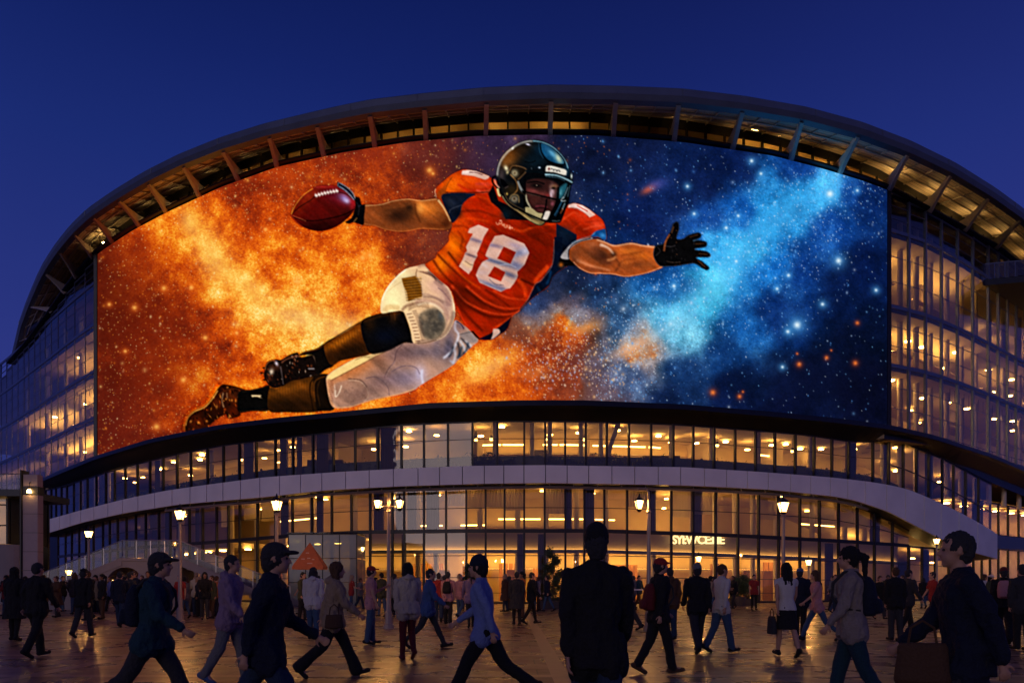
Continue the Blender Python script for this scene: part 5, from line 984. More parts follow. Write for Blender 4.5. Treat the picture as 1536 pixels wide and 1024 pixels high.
mr = N('ShaderNodeMapRange'); mr.inputs['From Min'].default_value = .35; mr.inputs['From Max'].default_value = .65; mr.inputs['To Min'].default_value = .2; mr.inputs['To Max'].default_value = .44; L(n2.outputs['Fac'], mr.inputs[0]); L(mr.outputs[0], b.inputs['Roughness'])
n3 = N('ShaderNodeTexNoise'); n3.inputs['Scale'].default_value = 14; n3.inputs['Detail'].default_value = 4; L(tc.outputs['Object'], n3.inputs['Vector'])
ad = N('ShaderNodeMath'); ad.operation = 'MULTIPLY_ADD'; ad.inputs[1].default_value = .6; L(n3.outputs['Fac'], ad.inputs[0]); L(br.outputs['Fac'], ad.inputs[2])
inv = N('ShaderNodeMath'); inv.operation = 'SUBTRACT'; inv.inputs[0].default_value = 1; L(br.outputs['Fac'], inv.inputs[1]); L(inv.outputs[0], ad.inputs[2])
bp = N('ShaderNodeBump'); bp.inputs['Strength'].default_value = .3; bp.inputs['Distance'].default_value = .012; L(ad.outputs[0], bp.inputs['Height']); L(bp.outputs['Normal'], b.inputs['Normal'])
mb = MB(); mb.face([(-900, -300, 0), (900, -300, 0), (900, 1200, 0), (-900, 1200, 0)]); tag(mb.build('plaza_ground', m), kind='structure')
mb = MB()
for y in (8.2, 11.0, 14.2, 18.2, 22.6, 27.5, 33): mb.face([(-60, y, .004), (60, y-.0, .004), (60, y+.28, .004), (-60, y+.28, .004)])
for x in (-24, -15, -7.5, 0.6, 8.5, 17, 27): 
    ys = [3, 8.2-.01, 8.49, 10.99, 11.29, 14.19, 14.49, 18.19, 18.49, 22.59, 22.89, 27.49, 27.79, 32.99, 33.29, 42]
    for a, c_ in zip(ys[::2], ys[1::2]): mb.face([(x, a, .004), (x+.28, a, .004), (x+.28, c_, .004), (x, c_, .004)])
tag(mb.build('paving_strip', mat('pale_paving_strip', (.30, .2, .14), .3, noise=.3, nscale=3, bump=.2)), kind='structure')
# ---------------------------------------------------------------- street lamps
M['lant'] = glow('lantern_glass_lit', (1, .52, .16), 5.5)
_n = M['lant'].node_tree; _t = _n.nodes.new('ShaderNodeBsdfTransparent'); _t.inputs[0].default_value = (.75, .65, .5, 1); _a = _n.nodes.new('ShaderNodeAddShader'); _n.links.new(_t.outputs[0], _a.inputs[0]); _n.links.new(_n.nodes['Emission'].outputs[0], _a.inputs[1]); _n.links.new(_a.outputs[0], _n.nodes['Material Output'].inputs[0]); M['lant'].cycles.emission_sampling = 'NONE'
M['bulb'] = glow('lamp_bulb', (1, .50, .15), 900)
M['render'] = mat('pale_render', (.21, .19, .20), .7, noise=.15, nscale=1.5, bump=.1)
M['post'] = mat('lamp_post_paint', (.30, .24, .2), .45, .3, noise=.15, nscale=3)
s_world[0] = False
def lantern_parts(root, x, y, z, k=1.):
    k *= .7
    g = MB(); a, b = .11*k, .20*k
    g.hexa([(x-a, y-a, z), (x+a, y-a, z), (x+a, y+a, z), (x-a, y+a, z), (x-b, y-b, z+.42*k), (x+b, y-b, z+.42*k), (x+b, y+b, z+.42*k), (x-b, y+b, z+.42*k)])
    h = g.build('lantern_glass', M['lant'], root)
    q = MB(); q.lathe([(.01, .10), (.045, .14), (.055, .2), (.03, .26)], (x, y, z), 8); q.build('bulb', M['bulb'], h)
    f = MB()
    for sx, sy in ((-1, -1), (1, -1), (1, 1), (-1, 1)): f.bar((x+sx*a*1.02, y+sy*a*1.02, z), (x+sx*b*1.02, y+sy*b*1.02, z+.42*k), .022)
    f.lathe([(b*1.55, .42*k), (b*1.5, .45*k), (b*.7, .58*k), (b*.3, .62*k), (.03, .7*k), (.015, .8*k)], (x, y, z), 8); f.lathe([(.04, -.08), (a*1.35, -.01), (a*1.35, .01)], (x, y, z), 8)
    f.build('frame', M['frame'], h)
def lamp(h, kind, label, x, s, group='lantern lamp posts on the plaza'):
    o = empty('street_lamp', ((x-CX)/s, F/s, 0), 0, label, 'street lamp', group)
    p = MB(); p.lathe([(.17, 0), (.17, .12), (.12, .16), (.11, .5), (.085, .56), (.065, 1.2), (.05, h-.12), (.09, h-.1), (.05, h-.04), (.05, h)], n=12); p.build('post', M['post'], o)
    if kind == 'top': lantern_parts(o, 0, 0, h+.03)
    elif kind == 'twin':
        a = MB(); a.tube([(-.34, 0, h-.02), (-.2, 0, h+.06), (.2, 0, h+.06), (.34, 0, h-.02)], .025, 6); a.lathe([(.03, h), (.05, h+.25), (.01, h+.5)], n=8); a.build('arm', M['post'], o)
        lantern_parts(o, -.34, 0, h, .8); lantern_parts(o, .34, 0, h, .8)
    elif kind == 'side':
        a = MB(); a.tube([(0, 0, h-.05), (0, 0, h+.5), (-.1, 0, h+.6), (-.3, 0, h+.6)], .03, 6); a.build('arm', M['post'], o); lantern_parts(o, -.28, 0, h-.02, .85)
    return o
lamp(3.65, 'top', 'tallest near street lamp lit behind the woman in the white blouse', 1175, 47)
lamp(3.65, 'side', 'lamp post with one lantern hung off its left side, before the lobby centre', 973, 50)
lamp(3.75, 'top', 'single lantern lamp post lit above the cap of the big navy jacket', 415, 46)
lamp(3.75, 'twin', 'twin lantern lamp post standing before the dark lobby glazing', 583, 48)
lamp(3.6, 'top', 'single lantern lamp post beside the right end of the stair landing', 270, 43)
lamp(3.6, 'top', 'lit lamp post behind the curved railing of the left stair', 133, 31)
lamp(3.75, 'top', 'small lamp post lit at the low end of the pale curved band', 1405, 25)
lamp(3.4, 'top', 'short lit lamp post right of the frosted glass pavilion', 543, 23.5)
lamp(3.3, 'top', 'lamp post glowing at the foot of the stone pylon', 56, 19.5)
lamp(3.5, 'top', 'lamp post glowing before the far left side building', 5, 16)
lamp(2.6, 'top', 'low lamp at the lobby doors right of the glowing sign', 1048, 26.5, 'low lamps at the lobby doors')
lamp(2.4, 'top', 'low lamp by the dark red display in the lobby', 1213, 26.5, 'low lamps at the lobby doors')
lamp(1.9, 'top', 'low lamp glowing in the crowd left of the stair arch', 103, 24)
lamp(1.7, 'top', 'distant low lamp left of the stone pylon', 17, 15)
# ---------------------------------------------------------------- pylon and side building at the left
def X(x, s): return (x-CX)/s
s = 26.2
py_ = empty('stone_pylon', (X(47, s), F/s, 0), 0, 'tall pale stone pylon with a dark collar and small bell lamp', 'pylon')
mb = MB()
for k in range(6): mb.box(-.5, .36, 0, .5, k*1.08+.012, k*1.08+1.07)
mb.build('shaft', M['stone'], py_)
mb = MB(); mb.box(-.52, .38, -.02, .52, 6.5, 6.95); mb.box(-.60, -.52, -.1, .6, 0, 7.9); mb.box(-.47, .33, .03, .47, 0, 6.5); mb.build('collar', M['frame'], py_)
mb = MB(); mb.box(-.46, .34, 0, .5, 6.97, 7.65); mb.build('head_block', M['stone'], py_)
mb = MB(); mb.lathe([(.03, .2), (.08, .16), (.13, 0)], (-.05, -.12, 6.6), 10); q = mb.build('bell_lamp', M['lampd'], py_); mb = MB(); mb.tube([(-.05, -.12, 6.8), (-.05, -.05, 7.2), (-.05, .02, 7.2)], .02, 6); mb.build('bracket', M['frame'], q)
s = 22.0
sb = empty('side_building', (X(-20, s), F/s, 0), 0, 'dark flat roofed side building with a pale plinth left of the pylon', 'building')
x0, x1 = -12, X(27, s)-X(-20, s)
def zz(y): return EYE+(HZ-y)/s
mb = MB(); mb.box(x0, x1+.5, -.6, 5, zz(745), zz(735)); mb.build('roof', M['dark'], sb)
mb = MB(); mb.box(x0, x1-2.2, 2.6, 4.5, 0, zz(745)-.01); mb.build('back_wall', M['wallb'], sb)
mb = MB(); mb.box(x1-1.0, x1-.8, .45, 4.4, zz(815), zz(745)-.02); mb.box(x1-3, x1-.8, 4.5, 4.7, 0, zz(745)-.02); mb.build('side_wall', M['dark'], sb)
mb = MB(); rr_ = [(x0, .2)]+[(x1-1+math.sin(a)*1.0, 1.2-math.cos(a)*1.0) for a in [i*.26 for i in range(7)]]
mb.grid([[(x, y, zz(816)+(.25 if False else 0)) for x, y in rr_], [(x, y, 0) for x, y in rr_]]); mb.grid([[(x, y+.25, zz(816)) for x, y in rr_], [(x, y, zz(816)) for x, y in rr_]]); mb.build('plinth', M['render'], sb)
for i in range(7):
    a, b = x1-.9-i*1.25, x1-.05-.9-i*1.25+.05-1.2; g = MB(); g.face([(b, .3, zz(815)), (a, .3, zz(815)), (a, .3, zz(747)), (b, .3, zz(747))]); w = g.build('window', M['glass'], sb)
    f = MB(); f.box(a-.06, a+.06, .2, .4, zz(815), zz(746)); f.box(b, a, .24, .36, zz(757), zz(755)); f.box(b, a, .24, .36, zz(788), zz(786)); f.build('frame', M['frame'], w)
for i in range(6):
    c = (x1-1.2-i*1.6, 1.1, zz(762)); mb = MB(); mb.lathe([(.2, 0), (.2, .05)], c, 10); mb.build('ceiling_light', M['lampd'], sb)
mb = MB(); mb.face([(x0, -.5, zz(735)), (x1+.45, -.5, zz(735)), (x1+.45, -.5, zz(712)), (x0, -.5, zz(712))]); r = mb.build('roof_balustrade', M['rail'], sb)
mb = MB(); mb.tube([(x0, -.5, zz(712)), (x1+.45, -.5, zz(712))], .04, 6); [mb.tube([(x0+i*1.1, -.5, zz(735)), (x0+i*1.1, -.5, zz(712))], .03, 5) for i in range(14)]; mb.build('handrail', M['metal'], r)
# ---------------------------------------------------------------- staircase
s = 27.5; Y0s = F/s
st = empty('outdoor_staircase', (X(225, s), Y0s, 0), 0, 'pale outdoor staircase with glass railings and an arched opening under its landing', 'staircase')
ox0 = X(225, s)
xl, xr, zd = X(183, s)-ox0, X(268, s)-ox0, 2.75
run = zd/.17*.30*1.25
mb = MB()
# arched wall under the landing, built as voussoir columns round the opening
ax0, ax1, sp, hh = X(158, s)-ox0, X(217, s)-ox0, 1.25, 1.05
def arch(x): 
    if x <= ax0 or x >= ax1: return 0
    u = (x-(ax0+ax1)/2)/((ax1-ax0)/2); return sp+hh*math.sqrt(max(0, 1-u*u))
def topz(x): return zd-.12 if x > xl else max(.05, zd-.12-(xl-x)*zd/run)
xs = sorted(set([xl-run+.05, xl, xr, ax0, ax1, ax0+.001, ax1-.001]+fr(xl-run+.1, xr, .12)))
fa = [[(x, 0, topz(x)) for x in xs], [(x, 0, min(arch(x), topz(x)-.02)) for x in xs]]; bk = [[(x, .35, z) for x, _, z in r] for r in fa]
mb.shell(fa, bk); mb.box(xr-.35, xr, .36, 2.4, 0, zd-.13); mb.build('arch_wall', M['render'], st)
mb = MB(); mb.box(xl, xr, -.05, 2.6, zd-.11, zd+.05); mb.build('landing', M['render'], st)
for d, xb, nm in ((1, xr, 'right'), (-1, xl, 'left')):
    n = 16; mb = MB(); rs_ = run/n
    for i in range(n):
        a, b = xb+d*i*rs_, xb+d*(i+1)*rs_; z = zd-(i+1)*zd/n; lo, hi = min(a, b), max(a, b); mb.box(lo+.001, hi-.001, .12, 2.45, max(0, z-.25), z+.02)
    mb.build('stair_flight', M['render'], st)
    mb = MB()
    for y in (-.04, 2.46):
        mb.hexa([(xb+d*.0, y, zd-.35), (xb+d*run, y, -.0), (xb+d*run, y+.14, 0), (xb, y+.14, zd-.35), (xb, y, zd+.1), (xb+d*run, y, .3), (xb+d*run, y+.14, .3), (xb, y+.14, zd+.1)] if d > 0 else [(xb+d*run, y, 0), (xb, y, zd-.35), (xb, y+.14, zd-.35), (xb+d*run, y+.14, 0), (xb+d*run, y, .3), (xb, y, zd+.1), (xb, y+.14, zd+.1), (xb+d*run, y+.14, .3)])
    mb.build('stringer', M['render'], st)
    g = MB(); g.face([(xb, 0.03, zd+.12), (xb+d*run, .03, .35), (xb+d*run, .03, 1.25), (xb, .03, zd+1.0)]); gl_ = g.build('glass_railing', M['rail'], st)
    h = MB(); h.tube([(xb, .03, zd+1.02), (xb+d*run, .03, 1.27)], .03, 8)
    for i in range(7): t = i/6; h.tube([(xb+d*run*t, .03, zd*(1-t)+.1+.25*t), (xb+d*run*t, .03, zd+1.0-(zd-.25)*t)], .022, 6)
    h.build('handrail', M['metal'], gl_)
g = MB(); g.face([(xl, .03, zd+.06), (xr, .03, zd+.06), (xr, .03, zd+1.0), (xl, .03, zd+1.0)]); gl_ = g.build('glass_railing', M['rail'], st)
h = MB(); h.tube([(xl, .03, zd+1.02), (xr, .03, zd+1.02)], .03, 8); [h.tube([(xl+(xr-xl)*i/4, .03, zd+.05), (xl+(xr-xl)*i/4, .03, zd+1.02)], .022, 6) for i in range(5)]; h.build('handrail', M['metal'], gl_)
# ---------------------------------------------------------------- glass pavilion
s = 24.4
gp = empty('glass_pavilion', (X(484, s), F/s, 0), 0, 'frosted glass entrance pavilion projecting from the lobby left of centre', 'pavilion')
wd = (X(535, s)-X(433, s))/2; hp = EYE+(HZ-801)/s
for i in range(4):
    for j in range(3):
        a = -wd+i*wd/2; z0 = j*hp/3; g = MB(); g.box(a+.03, a+wd/2-.03, -.02, .02, z0+.03, z0+hp/3-.03); g.build('glass_panel', M['frost'], gp)
for sx in (-wd, wd):
    for j in range(3): z0 = j*hp/3; g = MB(); g.box(sx-.02, sx+.02, .06, 2.6, z0+.03, z0+hp/3-.03); g.build('glass_panel', M['frost'], gp)
f = MB()
for i in range(5): f.box(-wd+i*wd/2-.03, -wd+i*wd/2+.03, -.04, .04, 0, hp)
for j in range(4): f.box(-wd, wd, -.045, .045, j*hp/3-.02+(.02 if j == 0 else 0), j*hp/3+.025)
f.build('frame', M['frame'], gp)
g = MB(); g.box(-wd-.05, wd+.05, -.1, 2.7, hp+.03, hp+.12); g.build('roof', M['rail'], gp)
# ---------------------------------------------------------------- orange parasol, cafe table, planters, sign
s = 28.
pa = empty('market_parasol', (X(465, s), F/s, 0), 0, 'orange pyramid shaped parasol standing before the glass pavilion', 'parasol')
mb = MB(); top = (0, 0, 3.62); r_ = .82
cs = [(-r_, -r_*.6, 2.32), (r_, -r_*.6, 2.32), (r_, r_*.6, 2.32), (-r_, r_*.6, 2.32)]
for i in range(4): mb.face([cs[i], cs[(i+1) % 4], (top[0], top[1], top[2])]); a, b = cs[i], cs[(i+1) % 4]; mb.face([a, b, (b[0], b[1], b[2]-.16), (a[0], a[1], a[2]-.16)])
mb.face([(x*.98, y*.98, 2.33) for x, y, z in cs])
mb.build('canopy', mat('orange_canvas', (.75, .16, .03), .7, noise=.35, nscale=3), pa)
mb = MB(); mb.tube([(0, 0, 0), (0, 0, 3.6)], .03, 8); mb.lathe([(.25, 0), (.25, .06), (.05, .1)]); mb.build('pole', M['frame'], pa)
mb = MB()      # pale blots of print on the front face
for u, v, w_ in ((-.28, .3, .22), (.02, .33, .2), (.26, .28, .16), (-.08, .55, .2), (.1, .12, .3)):
    z = 2.32+v*1.3; y = -r_*.6*(1-v)-.012; mb.hexa([(u-w_/2, y, z-.035), (u+w_/2, y, z-.035), (u+w_/2, y+.004, z-.035), (u-w_/2, y+.004, z-.035), (u-w_/2+.03, y+.022, z+.035), (u+w_/2-.02, y+.022, z+.035), (u+w_/2-.02, y+.026, z+.035), (u-w_/2+.03, y+.026, z+.035)])
mb.build('print', mat('pale_print', (.9, .5, .25), .6), pa)
s = 30.
ct = empty('standing_table', (X(946, s), F/s, 0), 0, 'white topped standing table in the crowd behind the big dark figure', 'table')
mb = MB(); mb.lathe([(.62, 1.08), (.62, 1.13)], n=20); mb.build('tabletop', M['clad'], ct); mb = MB(); mb.lathe([(.3, 0), (.3, .03), (.06, .08), (.05, 1.08)], n=12); mb.build('pedestal', M['frame'], ct)
def leaves(mb, n, cfun, size, rs=rnd):
    for _ in range(n):
        c = cfun(); u = Vector((rs.gauss(0, 1), rs.gauss(0, 1), rs.gauss(0, .8))).normalized()*size*rs.uniform(.6, 1.3); v = u.orthogonal().normalized()*size*.38
        mb.face([c-u, c+v*.9-u*.1, c+u, c-v*.9-u*.1])
def tree(x, s, h, w, label, seed, low=.5):
    r = random.Random(seed); o = empty('potted_tree', (X(x, s), F/s, 0), 0, label, 'tree')
    p = MB(); p.lathe([(.34, 0), (.42, .5), (.45, .52), (.45, .6), (.38, .6), (.36, .5)], n=14); p.build('planter', mat('dark_planter', (.05, .04, .035), .6), o)
    t = MB(); t.tube([(0, 0, .45), (.03, .02, h*.4), (-.04, 0, h*.75), (0, 0, h*.96)], [.045, .035, .022, .01], 7)
    tips = []
    for i in range(16):
        z = low+.2+(h-low-.2)*(i/16); a = r.uniform(0, 6.3); L_ = w*.5*(1-.5*abs(i/16-.45))*r.uniform(.7, 1.1); e = Vector((math.cos(a)*L_, math.sin(a)*L_, z+.3*h/3.3*r.uniform(.4, 1.2))); t.tube([(0, 0, z), tuple(Vector((0, 0, z)).lerp(e, .5)+Vector((0, 0, -.03))), tuple(e)], [.016, .011, .005], 5); tips.append((Vector((0, 0, z)), e))
    t.build('trunk', M['bark'], o)
    c = MB()
    def cf():
        a, b = tips[r.randrange(16)]; return a.lerp(b, r.uniform(.35, 1.1))+Vector((r.gauss(0, .09), r.gauss(0, .09), r.gauss(0, .11)))
    leaves(c, 3600, cf, .085, r); c.build('crown', M['green'], o)
tree(830, 25.5, 3.25, 1.15, 'tall slender potted tree before the lobby doors right of centre', 3)
tree(708, 24, 2.5, 1.1, 'short bushy potted tree behind the person in the pale blue shirt', 4)
tree(1108, 24, 1.7, 1.3, 'low round potted shrub against the glazing under the glowing sign', 5, .55)
def hedge(x0, x1, s, h, label):
    o = empty('planter_box', (X((x0+x1)/2, s), F/s, 0), 0, label, 'planter'); w = (X(x1, s)-X(x0, s))/2
    b = MB(); b.box(-w, w, 0, .6, 0, .45); b.build('box', mat('planter_wood', (.06, .045, .035), .6, noise=.3, nscale=4), o)
    c = MB(); leaves(c, int(900*w), lambda: Vector((rnd.uniform(-w, w), rnd.uniform(.05, .55), .45+abs(rnd.gauss(0, h*.5)))), .06); c.build('foliage', M['green'], o)
hedge(806, 860, 27, .5, 'dark leafy planter box around the foot of the slender tree'); hedge(1095, 1135, 23.5, .5, 'leafy planter box right of the low round shrub')
# glowing letters
s_world[0] = True
ch = 'SYI:WCE:EIE'
sx0, sx1 = 1023, 1105
tc_ = D.curves.new('letters', 'FONT'); tc_.body = ch; tc_.size = 1; tc_.extrude = .03; tc_.offset = .02; tc_.space_character = .9
to = D.objects.new('letters_tmp', tc_); col.objects.link(to); bpy.context.view_layer.update()
me = D.meshes.new_from_object(to); D.objects.remove(to)
xx = [v.co.x for v in me.vertices]; yy = [v.co.y for v in me.vertices]; x_0, x_1, y_0, y_1 = min(xx), max(xx), min(yy), max(yy)
for v in me.vertices:
    ix = sx0+(v.co.x-x_0)/(x_1-x_0)*(sx1-sx0); t = (v.co.y-y_0)/(y_1-y_0); a, b = PS.xy(ix, OG-.75-v.co.z)
    R_ = float(np.interp(ix, XS, PS.R)); zt_ = EYE+(HZ-802.5)/F*(R_+1.6); zb_ = EYE+(HZ-815.5)/F*(R_+1.6)
    v.co = (a, b, zb_+(zt_-zb_)*t+0)
me.materials.clear(); me.materials.append(glow('sign_letter_light', (1, .78, .42), 2.6))
sg = empty('lobby_sign', PS.pz(1064, 4.5, OG-.75), 0, 'cream glowing letter sign hung behind the lobby glass', 'sign')
lo = D.objects.new('lettering', me); col.objects.link(lo); lo.parent = sg; lo.matrix_parent_inverse = Matrix.Translation(-sg.location)
mb = MB(); mb.tube([PS.pz(x, zb_-.04, OG-.8) for x in (1020, 1064, 1108)], .02, 5); [mb.tube([PS.pz(x, zb_-.04, OG-.8), PS.pz(x, zb_-.04, OG-1.25)], .02, 5) for x in (1022, 1064, 1106)]; mb.build('support_rail', M['frame'], sg)
s_world[0] = False
# ---------------------------------------------------------------- people
def capsule(mb, a, b, ra, rb, fy=1.0, n=14):
    """rounded tapered limb; fy flattens it sideways (world y)"""
    a = Vector(a); b = Vector(b); d = (b-a); L_ = d.length; d = d.normalized() if L_ > 1e-6 else Vector((0, 0, 1))
    y = Vector((0, 1, 0)); y = (y-d*y.dot(d)); y = y.normalized() if y.length > .2 else Vector((1, 0, 0)); x = y.cross(d)
    rings = []
    for k in range(5):
        t = math.pi/2*(k+.35)/5; rings.append((a-d*ra*math.cos(t), ra*math.sin(t)))
    rings.append((a, ra)); rings.append((b, rb))
    for k in reversed(range(5)):
        t = math.pi/2*(k+.35)/5; rings.append((b+d*rb*math.cos(t), rb*math.sin(t)))
    base = len(mb.v)
    for c, r in rings:
        for j in range(n):
            q = 2*math.pi*j/n; mb.v.append(tuple(c+x*math.cos(q)*r+y*math.sin(q)*r*fy))
    m_ = len(rings)
    for i in range(m_-1):
        for j in range(n): mb.f.append((base+i*n+j, base+i*n+(j+1) % n, base+(i+1)*n+(j+1) % n, base+(i+1)*n+j)); mb.m.append(0)
    mb.f.append(tuple(base+j for j in reversed(range(n)))); mb.m.append(0); mb.f.append(tuple(base+(m_-1)*n+j for j in range(n))); mb.m.append(0)
def loft(mb, rings, n=20):
    """rings: (x, z, rx, ry)"""
    base = len(mb.v)
    for x, z, rx, ry in rings:
        for j in range(n):
            q = 2*math.pi*j/n; c, s_ = math.cos(q), math.sin(q); c = math.copysign(abs(c)**.85, c); s_ = math.copysign(abs(s_)**.85, s_)
            mb.v.append((x+c*rx, s_*ry, z))
    m_ = len(rings)
    for i in range(m_-1):
        for j in range(n): mb.f.append((base+i*n+j, base+i*n+(j+1) % n, base+(i+1)*n+(j+1) % n, base+(i+1)*n+j)); mb.m.append(0)
    mb.f.append(tuple(base+j for j in reversed(range(n)))); mb.m.append(0); mb.f.append(tuple(base+(m_-1)*n+j for j in range(n))); mb.m.append(0)
def ball(mb, c, rx, ry, rz, n=14):
    loft(mb, [(c[0], c[2]-rz*math.cos(math.pi*(k+.3)/8.6), rx*math.sin(math.pi*(k+.3)/8.6), ry*math.sin(math.pi*(k+.3)/8.6)) for k in range(9)], n)
TS = D.scenes.new('workshop')
def organic(mb, name, vox, smooth=3, fold=0., fs=9., deci=1.):
    me = D.meshes.new(name); me.from_pydata(mb.v, [], mb.f); o = D.objects.new(name+'_tmp', me); TS.collection.objects.link(o)
    m_ = o.modifiers.new('r', 'REMESH'); m_.mode = 'VOXEL'; m_.voxel_size = vox
    if smooth: q = o.modifiers.new('s', 'SMOOTH'); q.iterations = smooth; q.factor = .5
    if deci < 1: q = o.modifiers.new('d', 'DECIMATE'); q.ratio = deci
    vl = TS.view_layers[0]; vl.update(); nm = D.meshes.new_from_object(o.evaluated_get(vl.depsgraph)); nm.name = name; D.objects.remove(o); D.meshes.remove(me)
    if fold:
        NN = [v.normal.copy() for v in nm.vertices]; CC = [v.co.copy() for v in nm.vertices]; outc = []
        for c, vn in zip(CC, NN):
            f = mnoise.noise(Vector((c.x*fs, c.y*fs, c.z*fs*.45+c.x*3)))+.5*mnoise.noise(Vector((c.x*fs*2.3+5, c.y*fs*2.3, c.z*fs*1.1)))
            outc.extend(c+vn*f*fold)
        nm.vertices.foreach_set('co', outc)
    nm.polygons.foreach_set('use_smooth', [True]*len(nm.polygons)); nm.update(); return nm
POSE = {'stride': (27, 5, -24, 24, -26, 14, 24, 26, 4), 'stride2': (-24, 24, 27, 5, 24, 26, -26, 14, 4), 'wide': (30, 8, -29, 26, -26, 16, 22, 34, 6), 'wide2': (-28, 30, 31, 9, 20, 38, -24, 14, 6), 'pass': (5, 3, 16, 48, -10, 14, 12, 22, 3), 'stand': (3, 2, -3, 4, 3, 8, -4, 12, 0),
        'phone': (4, 2, -4, 5, 26, 92, 5, 14, 1), 'bent': (6, 3, -7, 8, 18, 70, 14, 64, 2), 'small': (15, 5, -14, 16, -15, 12, 15, 20, 2), 'small2': (-14, 16, 15, 5, 15, 20, -15, 12, 2)}
def dirv(deg): a = math.radians(deg); return Vector((math.sin(a), 0, -math.cos(a)))
class Rig:
    def __init__(s, pose):
        tl, kl, tr, kr, al, el, ar, er, lean = POSE[pose]; s.lean = math.radians(lean)
        s.leg = {}; low = 0
        for side, t, k in ((1, tl, kl), (-1, tr, kr)):
            hip = Vector((0, side*.088, .90)); knee = hip+dirv(t)*.425; ank = knee+dirv(t-k)*.42
            fp = t-k; pitch = max(-50, min(18, (fp*.95 if fp < -4 else max(0, fp)*.55)))   # toe down when trailing, up when leading
            fd = Vector((math.cos(math.radians(pitch)), 0, math.sin(math.radians(pitch))))
            up = Vector((-fd.z, 0, fd.x)); heel = ank-fd*.055-up*.055; toe = ank+fd*.175-up*.06
            s.leg[side] = [hip, knee, ank, heel, toe, fd]; low = min(low, 0) if False else low
        m_ = min(min(l[3].z-.03, l[4].z-.024) for l in s.leg.values()); s.dz = -m_
        for l in s.leg.values():
            for v in l[:5]: v.z += s.dz
        s.arm = {}
        for side, a, e in ((1, al, el), (-1, ar, er)):
            sh = s.t((0, side*.185, 1.405)); d = dirv(a); d.y = side*.12; d.normalize(); elb = sh+d*.28; f = dirv(a+e); f.y = -side*.02; wr = elb+f*.245; s.arm[side] = [sh, elb, wr, f]
    def t(s, p):   # lean of the trunk about the hips
        x, y, z = p; z0 = .92; return Vector((x+(z-z0)*math.sin(s.lean), y, z+s.dz))
    def head(s): return s.t((.012, 0, 1.63))
def tor(rig, mb, rings):
    loft(mb, [(rig.t((x, 0, z)).x, rig.t((x, 0, z)).z, rx, ry) for x, z, rx, ry in rings])
CACHE = {}
def body_mesh(pose, fem):
    k = ('body', pose, fem)
    if k in CACHE: return CACHE[k]
    r = Rig(pose); mb = MB(); w = .9 if fem else 1.
    tor(r, mb, [(0, .84, .06, .10), (0, .88, .10, .15), (0, .95, .11, .16), (0, 1.07, .09, .128*w), (0, 1.2, .105, .145*w), (.005, 1.32, .112, .165*w), (0, 1.40, .09, .165*w), (-.005, 1.45, .06, .10), (0, 1.49, .048, .055)])
    capsule(mb, r.t((-.005, 0, 1.44)), r.t((.008, 0, 1.56)), .056*w, .05*w)
    for sd in (1, -1):
        sh, el, wr, f = r.arm[sd]; capsule(mb, sh, el, .05*w, .038*w); capsule(mb, el, wr, .038*w, .026*w)
        # hand: palm, four bent fingers of different length and a thumb off the side
        y = Vector((0, 1, 0)); fw = y.cross(f).normalized(); pc = wr+f*.045
        capsule(mb, wr+f*.005, wr+f*.075, .024, .030, .55)
        for i, L_ in enumerate((.052, .064, .060, .046)):
            o = fw*(.030-.020*i)*-1; b0 = wr+f*.085+o; b1 = b0+(f*.8+y*(-sd)*.25).normalized()*L_*.55; b2 = b1+(f*.55+y*(-sd)*.8).normalized()*L_*.5
            capsule(mb, b0, b1, .0095, .009, n=8); capsule(mb, b1, b2, .009, .0075, n=8)
        th = wr+f*.03-fw*(-.024); t1 = th+(f*.6+fw*.8).normalized()*.036; capsule(mb, th, t1, .011, .010, n=8); capsule(mb, t1, t1+(f*.9+fw*.2-y*sd*.3).normalized()*.03, .010, .008, n=8)
        hip, kn, an, he, to, fd = r.leg[sd]; capsule(mb, hip, kn, .082, .052); capsule(mb, kn, kn.lerp(an, .35), .05, .055); capsule(mb, kn.lerp(an, .3), an, .055, .036); capsule(mb, an, to, .035, .03)
    h = r.head()
    ball(mb, h+Vector((-.008, 0, .022)), .097, .077, .098); ball(mb, h+Vector((.03, 0, -.035)), .064, .058, .075); capsule(mb, h+Vector((.055, 0, -.085)), h+Vector((.066, 0, -.088)), .026, .022)
    capsule(mb, h+Vector((.088, 0, .012)), h+Vector((.106, 0, -.022)), .010, .014); capsule(mb, h+Vector((.083, -.012, -.052)), h+Vector((.083, .012, -.052)), .010, .010)
    capsule(mb, h+Vector((.074, -.035, .028)), h+Vector((.074, .035, .028)), .014, .014)
    for sd in (1, -1): capsule(mb, h+Vector((-.005, sd*.076, .012)), h+Vector((-.002, sd*.078, -.02)), .017, .011, .6)
    me = organic(mb, 'body', .0095, 2); me.materials.append(M['skin']); CACHE[k] = (me, r); return CACHE[k]
